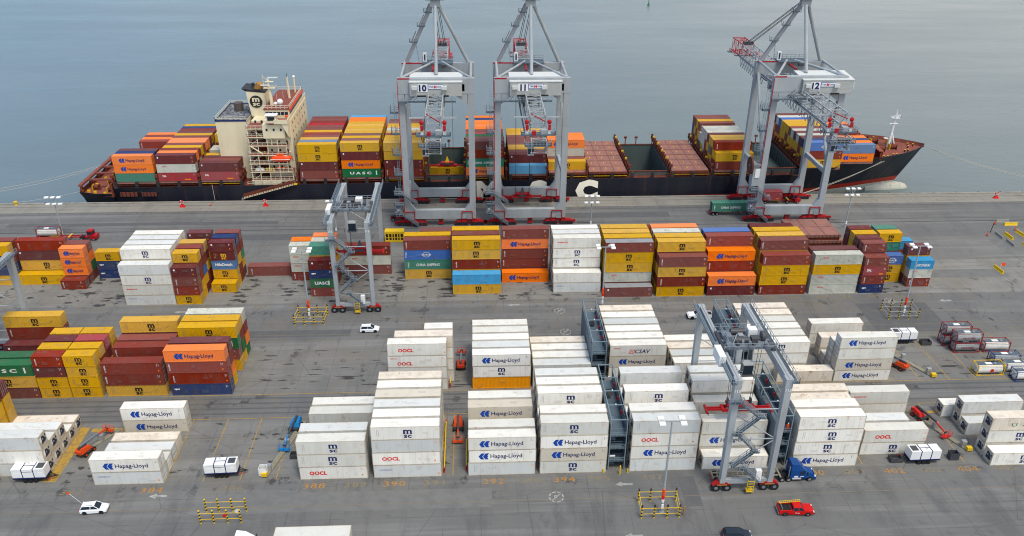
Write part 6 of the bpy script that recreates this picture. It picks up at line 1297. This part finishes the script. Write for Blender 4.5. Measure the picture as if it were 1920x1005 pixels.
# ---- generator trailers
def genset(x, y, rz, lab):
    t = thing('generator_trailer', lab, 'generator', (x, y, 0), rz, 'white generator trailers'); b = MB()
    b.box(-2.9, 2.9, -1.1, 1.1, 1.05, 1.25, NAVY); b.box(-2.85, 2.85, -1.05, 1.05, 1.25, 3.1, WHT)
    for xx in (-1.05, .95): b.box(xx - .08, xx + .08, -1.08, 1.08, 1.25, 3.13, NAVY)
    b.box(-1.0, .9, -.06, .06, 3.1, 3.14, NAVY); b.box(-1.0, .9, -1.075, -1.05, 2.5, 2.6, CGD)
    b.cyl((-2.2, -1.07, 1.8), (-2.2, -1.05, 1.8), .12, SIGR, 8); B_ = P_(b, 'housing', t)
    P_(MB().box(1.35, 2.6, -.7, .7, 3.1, 3.15, DGR), 'radiator_grille', B_); P_(MB().cyl((-.2, .5, 3.1), (-.2, .5, 3.5), .07, STEEL, 8), 'exhaust', B_)
    for xx in (-2.5, -1.5, .3, 1.6): P_(MB().box(xx, xx + .85, -1.075, -1.05, 1.4, 2.35, WHI), 'service_door', B_)
    c = MB(); c.box(-3.0, 3.0, -.95, .95, .8, 1.04, TRIM); c.beam((2.9, 0, .85), (4.6, 0, .7), .14, .14, TRIM); c.beam((2.9, -.7, .85), (4.4, 0, .7), .1, .1, TRIM); c.beam((2.9, .7, .85), (4.4, 0, .7), .1, .1, TRIM)
    for k in range(4): c.box(3.0 + k * .35, 3.2 + k * .35, -.9, -.85, .7, .85, SIGR)
    P_(c, 'trailer_frame', t)
    for xx in (-.9, 0, .9):
        for s in (-1, 1): P_(MB().cyl((xx, s * 1.05, .4), (xx, s * .8, .4), .4, TYR, 12), 'wheel', t)
genset(-47.0, 118.4, R(2), 'white generator trailer standing alone above painted 386'); genset(-80.9, 118.4, R(1), 'white generator trailer in front of the cropped white pile'); genset(82.9, 117.2, R(181), 'white generator trailer between painted 402 and 404'); genset(98.6, 158.2, R(180), 'white generator trailer behind the white stacks near tank containers')
def crate(x, y, lab, w=2.0, d=1.2, h=1.0, m=None):
    t = thing('tool_skip', lab, 'skip', (x, y, 0)); b = MB(); m = m or DGR
    b.box(-w / 2, w / 2, -d / 2, d / 2, .1, .2, m)
    for a in (-1, 1): b.box(-w / 2, w / 2, *sorted((a * d / 2, a * (d / 2 - .06))), .2, h, m); b.box(*sorted((a * w / 2, a * (w / 2 - .06))), -d / 2, d / 2, .2, h, m)
    for k in range(5): b.box(-w / 2 + k * w / 4 - .04, -w / 2 + k * w / 4 + .04, -d / 2 - .04, -d / 2, .1, h, m)
    P_(b, 'shell', t)
crate(78.0, 117.4, 'open black skip beside the generator trailer at painted 402', 2.2, 1.4); crate(89.2, 117.6, 'black tool box at the tail of the generator at painted 402', 1.6, 1.2, 1.6); crate(-88.0, 117.6, 'black skip under the cropped white pile', 2.6, 1.5); crate(-39.6, 118.2, 'dark switch box beside the concrete strip at painted 386', 1.4, 1.3, 1.7, WHT); crate(-27.6 - 7.2, 122.6, 'small black skip beside the blue boom lift', 1.5, 1.2, 1.0); crate(103.6, 157.0, 'black skip behind the generator near the tank containers', 2.2, 1.5)

# ---- boom lifts
def lift(x, y, rz, m, lab, reach=6.0, up=.4, art=False):
    t = thing('boom_lift', lab, 'boom lift', (x, y, 0), rz, 'boom lifts'); b = MB(); b.box(-1.3, 1.3, -1.0, 1.0, .5, .95, DGR); b.box(-.9, .9, -.7, .7, .95, 1.1, m); P_(b, 'chassis', t)
    for xx in (-1.1, 1.1):
        for s in (-1, 1): P_(MB().cyl((xx, s * 1.2, .5), (xx, s * .85, .5), .5, TYR, 14).cyl((xx, s * 1.22, .5), (xx, s * 1.19, .5), .26, m, 10), 'wheel', t)
    tt = MB(); tt.hull([(-1.9, -.95, 1.1), (.9, -1.1, 1.1), (.9, 1.1, 1.1), (-1.9, .95, 1.1)], [(-1.5, -.75, 2.15), (.5, -.95, 1.9), (.5, .95, 1.9), (-1.5, .75, 2.15)], m)
    tt.box(-1.6, .3, -.25, .25, 1.9, 2.5, DGR); tt.box(-2.15, -1.7, -.8, .8, 1.1, 1.8, m); P_(tt, 'turntable', t)
    a = MB(); e = (reach, 0, 1.6 + up)
    a.beam((-1.2, 0, 2.5), (reach * .62, 0, 2.2), .38, .42, DGR if art else CGD); a.beam((reach * .55, 0, 2.22), e, .24, .28, m); a.cyl((.2, 0, 1.6), (reach * .4, 0, 2.1), .09, STEEL, 6); A_ = P_(a, 'boom', t)
    t.scale = (.88, .88, .88); k = MB(); X = reach; z = .9 + up
    k.box(X, X + .9, -1.15, 1.15, z, z + .08, m)
    for q in (.55, 1.1): k.path([(X, -1.15, z + q), (X + .9, -1.15, z + q), (X + .9, 1.15, z + q), (X, 1.15, z + q), (X, -1.15, z + q)], .045, m, 5)
    for u, v in ((X, -1.15), (X + .9, -1.15), (X + .9, 1.15), (X, 1.15), (X + .9, 0), (X, 0)): k.cyl((u, v, z), (u, v, z + 1.1), .045, m, 5)
    k.box(X, X + .2, -.4, .4, z + .6, z + 1.1, DGR); P_(k, 'basket', A_)
OL = mat('lift_orange', srgb('d24a1a'), .45, dirt=.15); BLU = mat('lift_blue', srgb('1478b4'), .45, dirt=.15); RDL = mat('lift_red', srgb('cf2a26'), .45, dirt=.15); O2 = mat('lift_orange_red', srgb('b83a1c'), .45, dirt=.2)
lift(-74.3, 125.4, R(68), OL, 'orange boom lift with grey boom beside the cropped white pile', 6.2, .2); lift(-36.2, 131.2, R(-97), BLU, 'blue boom lift beside the concrete cable strip', 7.4, -.4, True)
lift(-3.9, 151.4, R(88), O2, 'orange boom lift in the gap beside the amber box', 4.6, .2); lift(-4.2, 130.2, R(-90), OL, 'bright orange boom lift in the gap above painted 391', 5.0, -.3, True)
lift(93.0, 147.6, R(120), OL, 'orange boom lift beside the white stacks at the upper gap', 6.0, 1.0); lift(88.9, 129.9, R(-72), RDL, 'red boom lift above the generator between painted 402 and 404', 7.2, -.4, True)

# ---- tank containers
TANK = mat('tank_white', srgb('dcdad2'), .4, dirt=.4, dirtc=(.3, .27, .22)); TANKG = mat('tank_grey', srgb('9ea2a2'), .4, .3, dirt=.3); FRD = mat('tank_frame_red', srgb('8a2530'), .5, dirt=.2); FYL = mat('tank_frame_yellow', srgb('e2b414'), .5, dirt=.2); FNV = mat('tank_frame_navy', srgb('28467e'), .5, dirt=.2)
def tank(x, y, z, fm_, tm, word, lab):
    t = thing('tank_container', lab, 'tank container', (x, y, z), 0, 'tank containers'); f = MB(); l, w, h = 3.03, 1.22, 2.5
    for sx in (-1, 1):
        for sy in (-1, 1):
            f.box(*sorted((sx * l, sx * (l - .14))), *sorted((sy * w, sy * (w - .14))), 0, h, fm_)
            f.beam((sx * (l - .05), sy * (w - .1), .1), (sx * (l - 1.0), sy * (w - .1), .16), .1, .1, fm_)
        for zz in (.0, h - .12): f.box(*sorted((sx * l, sx * (l - .12))), -w + .14, w - .14, zz, zz + .12, fm_)
        f.beam((sx * (l - .06), -w + .1, h - .2), (sx * (l - .06), w - .1, .2), .07, .07, fm_)
    for sy in (-1, 1):
        for zz in (.02, h - .12): f.box(-l + .14, l - .14, *sorted((sy * w, sy * (w - .1))), zz, zz + .1, fm_)
    P_(f, 'frame', t)
    k = MB(); k.cyl((-l + .35, 0, h / 2), (l - .35, 0, h / 2), 1.12, tm, 24); k.cyl((-l + .12, 0, h / 2), (-l + .35, 0, h / 2), .7, tm, 24, 1.12); k.cyl((l - .35, 0, h / 2), (l - .12, 0, h / 2), 1.12, tm, 24, .7); P_(k, 'tank_shell', t, )
    w_ = MB(); w_.box(-l + .3, l - .3, -.55, .35, h - .1, h - .04, GRD); w_.box(-1.0, .4, -.5, .3, h - .04, h, WHT); w_.cyl((1.2, -.1, h - .1), (1.2, -.1, h + .02), .28, TANKG, 12); P_(w_, 'walkway', t)
    if word: q = MB(); letter(q, word, 0, h * .42, .42, FRD, -1.135, w=2.9, anchor='c', bold=.03, spacing=1.1); P_(q, 'lettering', t)
    return t
tank(111.3, 154.2, 0, FRD, TANKG, 'HOYER', 'grey lettered tank in red frame, lower front of the red framed pile'); tank(111.1, 154.2, 2.52, FRD, TANKG, 'HOYER', 'grey lettered tank in red frame, upper front of the red framed pile')
tank(110.3, 157.4, 0, FRD, TANKG, '', 'grey tank in red frame, lower back of the red framed pile'); tank(110.3, 157.4, 2.52, FRD, TANKG, '', 'grey tank in red frame, upper back of the red framed pile'); tank(118.2, 154.2, 0, FRD, TANK, '', 'white tank in red frame beside the lettered grey tanks')
ty_ = tank(111.6, 145.2, 0, FYL, TANK, '', 'white tank in yellow frame with round red mark'); P_(MB().cyl((.3, -1.16, 1.2), (.3, -1.12, 1.2), .42, SIGR, 16), 'round_mark', ty_)
tank(118.7, 142.6, 0, FNV, TANK, '', 'white tank in navy frame nearest to the yard lane'); tank(118.4, 145.8, 0, TANKG, TANK, '', 'white tank in grey frame behind the navy framed tank'); tank(117.4, 149.0, 0, FNV, TANKG, '', 'grey tank in navy frame, rearmost of the row of three')
tank(-122.9, 220.4, 1.27, FRD, TANK, '', 'white tank in red frame on the yard trailer near crane rails')

# ---- steel access towers between the white blocks
TW = mat('tower_blue_grey', srgb('5f6f79'), .55, .2, dirt=.25, rust=.15); TWL = mat('tower_frame_light', srgb('7f929c'), .5, .2, dirt=.15)
def tower(x, y, L, H, lab):
    t = thing('access_tower', lab, 'access tower', (x, y, 0), 0, 'steel access towers between refrigerated stacks'); W = 3.1; nb = 4; lv = [1.9, 4.8, 7.7]
    fr = MB()
    for k in range(nb + 1):
        yy = L * k / nb
        for xx in (0, W - .16): fr.box(xx, xx + .16, yy - .08, yy + .08, 0, H, TWL)
        fr.box(.16, W - .16, yy - .07, yy + .07, H - .16, H, TWL)
    for xx in (0, W - .16): fr.box(xx + .01, xx + .15, .08, L - .08, H - .15, H - .01, TWL)
    P_(fr, 'frame', t)
    for z in lv:
        P_(MB().box(.17, W - .17, .05, L - .05, z, z + .12, TW), 'deck', t)
        r = MB()
        for q in (.5, 1.0): r.box(.16, W - .16, -.05, .0, z + q, z + q + .06, TWL); r.box(.16, W - .16, .9, .95, z + q, z + q + .06, TWL)
        for j in range(4): r.box(.3 + j * .8, .35 + j * .8, -.05, 0, z, z + 1, TWL)
        P_(r, 'handrail', t)
    P_(MB().box(.02, .08, .1, L - .1, .2, H - 1.6, TW), 'side_panel', t); P_(MB().box(W - .08, W - .02, .1, L - .1, .2, H - 1.6, TW), 'side_panel', t)
    for k in range(1, nb):
        yy = L * k / nb; P_(MB().box(W - .45, W - .2, yy + .4, yy + .7, H - 2.6, H - 1.8, SIGR), 'fire_extinguisher', t); P_(MB().ball((1.5, yy, H + .08), .14, WHT, 8, 5), 'lamp', t)
    P_(MB().box(1.1, 2.1, L * .62, L * .74, H - 2.67, H - 2.62, BLK), 'hatch', t); P_(MB().box(.2, 1.2, -.1, 0, 3.2, 3.5, WHT), 'sign', t)
    for s in range(3): flight_(t, W, s)
def flight_(t, W, s):
    m = MB(); a = (W / 2 - .6, 1.4 + (s % 2) * 3.2, s * 2.9 + .1); b = (W / 2 - .6, 4.6 - (s % 2) * 3.2, s * 2.9 + 3.0); m.beam(a, b, .8, .12, GRD); P_(m, 'stair_flight', t)
tower(23.5, 116.9, 17.4, 11.6, 'nearest steel access tower left of the tall lamp post'); tower(23.7, 143.6, 17.4, 11.0, 'steel access tower beside the envelope marked container'); tower(53.6, 116.9, 17.4, 11.6, 'steel access tower behind the blue lorry'); tower(53.9, 143.6, 17.4, 10.6, 'rear steel access tower under the far end of gantry crane 113')
for x, y, l in ((25.6, 115.7, 'yellow bollard at the foot of the nearest access tower'), (22.6, 116.2, 'yellow corner guard between painted 394 and access tower'), (27.1, 116.1, 'yellow corner guard at right foot of nearest access tower')):
    o = MB().cyl((0, 0, 0), (0, 0, 1.9 if x == 25.6 else .8), .14, YLW, 10).ball((0, 0, 1.9 if x == 25.6 else .8), .14, YLW, 8, 5).build('bollard'); o.location = (x, y, 0); tag(o, l, 'bollard', 'yellow bollards')
for x, y0, y1, l in ((-6.1, 143.6, 158, 'yellow and red guard beam beside the white stack above painted 391'), (-6.6, 117.2, 131.5, 'yellow guard beam beside the stack at painted 391'), (-2.55, 117.5, 126, 'yellow guard beam against the stack behind painted 392'), (10.0, 143.4, 150, 'yellow guard beam right of the amber box')):
    t = thing('guard_beam', l, 'guard rail', (x, y0, 0), 0, 'yellow guard beams'); P_(MB().box(-.09, .09, 0, y1 - y0, .6, .95, YLW), 'beam', t)
    for k in range(5): P_(MB().box(-.12, .12, (y1 - y0 - .3) * k / 4, (y1 - y0 - .3) * k / 4 + .3, 0, 1.15, SIGR if k in (0, 4) else YLW), 'post', t)
# concrete cable strips with plug boxes
CST = mat('concrete_strip', srgb('8d8672'), .85, dirt=.6, dirtc=(.14, .13, .11), scale=.8)
for x0, y0, x1, y1, l in ((-39.2, 117.4, -34.9, 133.2, 'raised concrete cable strip beside the blue boom lift'), (93.6, 119.6, 87.6, 132.2, 'raised concrete cable strip beside the red boom lift'), (-75.4, 124.8, -70.6, 132.0, 'raised concrete cable strip beside the orange boom lift'), (99.0, 143.8, 92.4, 156.4, 'concrete cable strip beside the upper orange boom lift')):
    t = thing('cable_strip', l, 'cable strip', (0, 0, 0), 0, 'concrete cable strips'); P_(MB().beam((x0, y0, .12), (x1, y1, .12), 1.0, .22, CST), 'kerb', t)
    for f in (.1, .55): P_(MB().box(x0 + (x1 - x0) * f - .45, x0 + (x1 - x0) * f + .45, y0 + (y1 - y0) * f - .35, y0 + (y1 - y0) * f + .35, .23, 1.5, STEEL), 'plug_box', t)
    P_(MB().box(x0 - .6, x0 + .4, y0 - .3, y0 + .5, .23, .9, YLW), 'yellow_end', t)
# ---- quayside and far corner
def barrier(x, y, rz, m, lab, L=4.0):
    o = MB().extr([(-.38, 0), (.38, 0), (.2, .3), (.12, .85), (-.12, .85), (-.2, .3)], 'x', -L / 2, L / 2, m).build('traffic_barrier'); o.location = (x, y, 0); o.rotation_euler = (0, 0, rz); tag(o, lab, 'barrier', 'traffic barriers at the far yard corner'); return o
CBR = mat('concrete_barrier', srgb('8f8f86'), .85, dirt=.4)
for a in ((162.6, 221.6, 0, YLW, 'yellow barrier lying farthest out by the quay'), (161.4, 224.0, 0, CBR, 'grey barrier behind the farthest yellow one'), (154.2, 213.5, R(-93), CBR, 'grey barrier at the outer end of the slanted row'), (157.0, 213.2, R(-90), YLW, 'yellow barrier behind the grey slanted one'), (154.6, 208.4, R(-92), CBR, 'grey barrier with a grey block beside it'), (158.2, 206.0, R(-88), YLW, 'yellow barrier at the inner end of the slanted row'), (161.6, 214.6, R(-85), YLW, 'yellow barrier in a second slanted row'), (164.0, 214.0, R(-85), CBR, 'grey barrier in the second slanted row'), (141.8, 192.4, R(-88), YLW, 'lone yellow barrier with an orange flag')): barrier(*a)
def cone(x, y, lab, h=.9):
    t = thing('traffic_cone', lab, 'cone', (x, y, 0), 0, 'traffic cones'); P_(MB().cyl((0, 0, .05), (0, 0, h), .22, ORG, 10, .04), 'body', t); P_(MB().box(-.3, .3, -.3, .3, 0, .06, TRIM), 'foot', t)
for a in ((151.2, 214.4, 'tall orange cone at the outer barrier row', 1.3), (158.0, 214.6, 'orange cone beside the yellow slanted barrier', .9), (161.8, 218.0, 'orange cone at the head of second barrier row', 1.2), (158.2, 222.4, 'orange cone beside the farthest yellow barrier', 1.2), (-84.0, 244.2, 'orange cone at the foot of the gangway', .9)): cone(*a)
fp = thing('marker_post', 'black leaning marker post at the barrier row', 'post', (153.4, 216.6, 0)); P_(MB().beam((0, 0, 0), (.5, .2, 3.0), .14, .14, TRIM), 'pole', fp)
fs = thing('flag_sign', 'orange flag on a short stand by lone barrier', 'sign', (142.6, 193.0, 0)); P_(MB().cyl((0, 0, 0), (0, 0, 1.6), .05, WHT, 6), 'pole', fs); P_(MB().box(0, 1.1, -.02, .02, 1.1, 2.0, ORG), 'flag', fs)
def life(x, y, lab):
    t = thing('lifebuoy_stand', lab, 'lifebuoy', (x, y, 0), 0, 'red lifebuoy stands along the quay'); P_(MB().hull([(-.9, -.5, 0), (.9, -.5, 0), (.9, .5, 0), (-.9, .5, 0)], [(-.3, -.2, .9), (.3, -.2, .9), (.3, .2, .9), (-.3, .2, .9)], SIGR), 'base', t); m = MB()
    for k in range(14):
        a, b = 2 * math.pi * k / 14, 2 * math.pi * (k + 1) / 14; m.cyl((.52 * math.cos(a), 0, 1.6 + .52 * math.sin(a)), (.52 * math.cos(b), 0, 1.6 + .52 * math.sin(b)), .17, SIGR if k % 4 else WHT, 6)
    P_(m, 'ring', t)
life(-92.5, 243.4, 'red lifebuoy stand near the ship\'s stern'); life(-66.6, 243.4, 'red lifebuoy stand right of the gangway foot'); life(170.2, 242.6, 'red lifebuoy stand on the empty quay beyond the bow')
for x, l in ((-145.2, 'yellow mooring bollard at the stern ropes'), (106.2, 'mooring bollard holding the slanting bow ropes')):
    t = thing('mooring_bollard', l, 'bollard', (x, 246.6, 0)); P_(MB().cyl((0, 0, 0), (0, 0, .9), .5, YLW, 12, .35), 'body', t); P_(MB().cyl((0, 0, .85), (0, 0, 1.15), .62, YLW, 12), 'head', t)
for k in range(-22, 34):
    f = ob('quay_fender', bpy.data.meshes.get('fender') or MB().cyl((-.7, 0, -.9), (.7, 0, -.9), .55, TYR, 12).box(-.15, .15, -.3, .1, -1, .2, TYR).mesh('fender')); f.location = (k * 7.6, QY + .62, 0); tag(f, 'black rubber fender on the quay face', 'fender', 'rubber fenders along the quay face')
bu = thing('channel_buoy', 'small green buoy floating far out on the river', 'buoy', (129.8, 625.6, -5)); P_(MB().cyl((0, 0, 0), (0, 0, 1.0), 1.0, GRI, 14, .8), 'float', bu); P_(MB().cyl((0, 0, 1.0), (0, 0, 4.2), .45, GRI, 8, .12), 'lattice_top', bu)

# ---- the worker on the access tower
SKIN = mat('skin', srgb('b98a6c'), .6); COV = mat('coverall_orange', srgb('e8481a'), .7)
def person(x, y, z, rz, lab):
    V_ = []; E_ = []; Rr = []
    def jt(p, r, par=None):
        V_.append(p); Rr.append(r)
        if par is not None: E_.append((par, len(V_) - 1))
        return len(V_) - 1
    pel = jt((0, 0, .95), .155); ab = jt((0, .01, 1.12), .15, pel); ch = jt((0, .02, 1.32), .17, ab); nk = jt((0, .0, 1.47), .065, ch); hd_ = jt((0, -.02, 1.56), .085, nk); jt((0, -.02, 1.68), .09, hd_)
    for s in (-1, 1):
        hp = jt((s * .10, 0, .88), .105, pel); kn = jt((s * .12, -.03, .48), .07, hp); an = jt((s * .13, .02, .09), .045, kn); jt((s * .14, -.14, .04), .045, an)
        sh = jt((s * .20, .01, 1.40), .065, ch); el = jt((s * .27, .02, 1.12), .047, sh); wr = jt((s * .24, -.18, .98), .032, el); pm = jt((s * .235, -.25, .96), .035, wr)
        for k, (dx, l_) in enumerate(((-.028, .065), (-.010, .078), (.010, .074), (.028, .058))):
            a = jt((s * .235 + dx, -.285, .955), .009, pm); jt((s * .235 + dx, -.285 - l_ * .7, .93), .008, a)
        a = jt((s * .20, -.25, .965), .010, pm); jt((s * .185, -.285, .95), .009, a)
    me = bpy.data.meshes.new('person_body'); me.from_pydata(V_, E_, []); me.materials.append(COV)
    o = ob('person', me); o.location = (x, y, z); o.rotation_euler = (0, 0, rz)
    md = o.modifiers.new('skin', 'SKIN')
    for v, r in zip(me.skin_vertices[0].data, Rr): v.radius = (r, r)
    me.skin_vertices[0].data[0].use_root = True
    o.modifiers.new('smooth', 'SUBSURF').levels = 1
    P_(MB().ball((0, -.025, 1.63), .098, SKIN, 12, 8, (.85, 1, 1.15)).box(-.015, .015, -.135, -.115, 1.60, 1.64, SKIN).box(-.045, -.025, -.122, -.112, 1.645, 1.66, TRIM).box(.025, .045, -.122, -.112, 1.645, 1.66, TRIM), 'face', o)
    P_(MB().ball((0, -.01, 1.70), .115, WHT, 12, 6, (1, 1.1, .75)), 'helmet', o)
    tag(o, lab, 'person'); return o
person(56.1, 117.3, 7.83, R(20), 'worker in orange overalls leaning at the railing of the access tower')
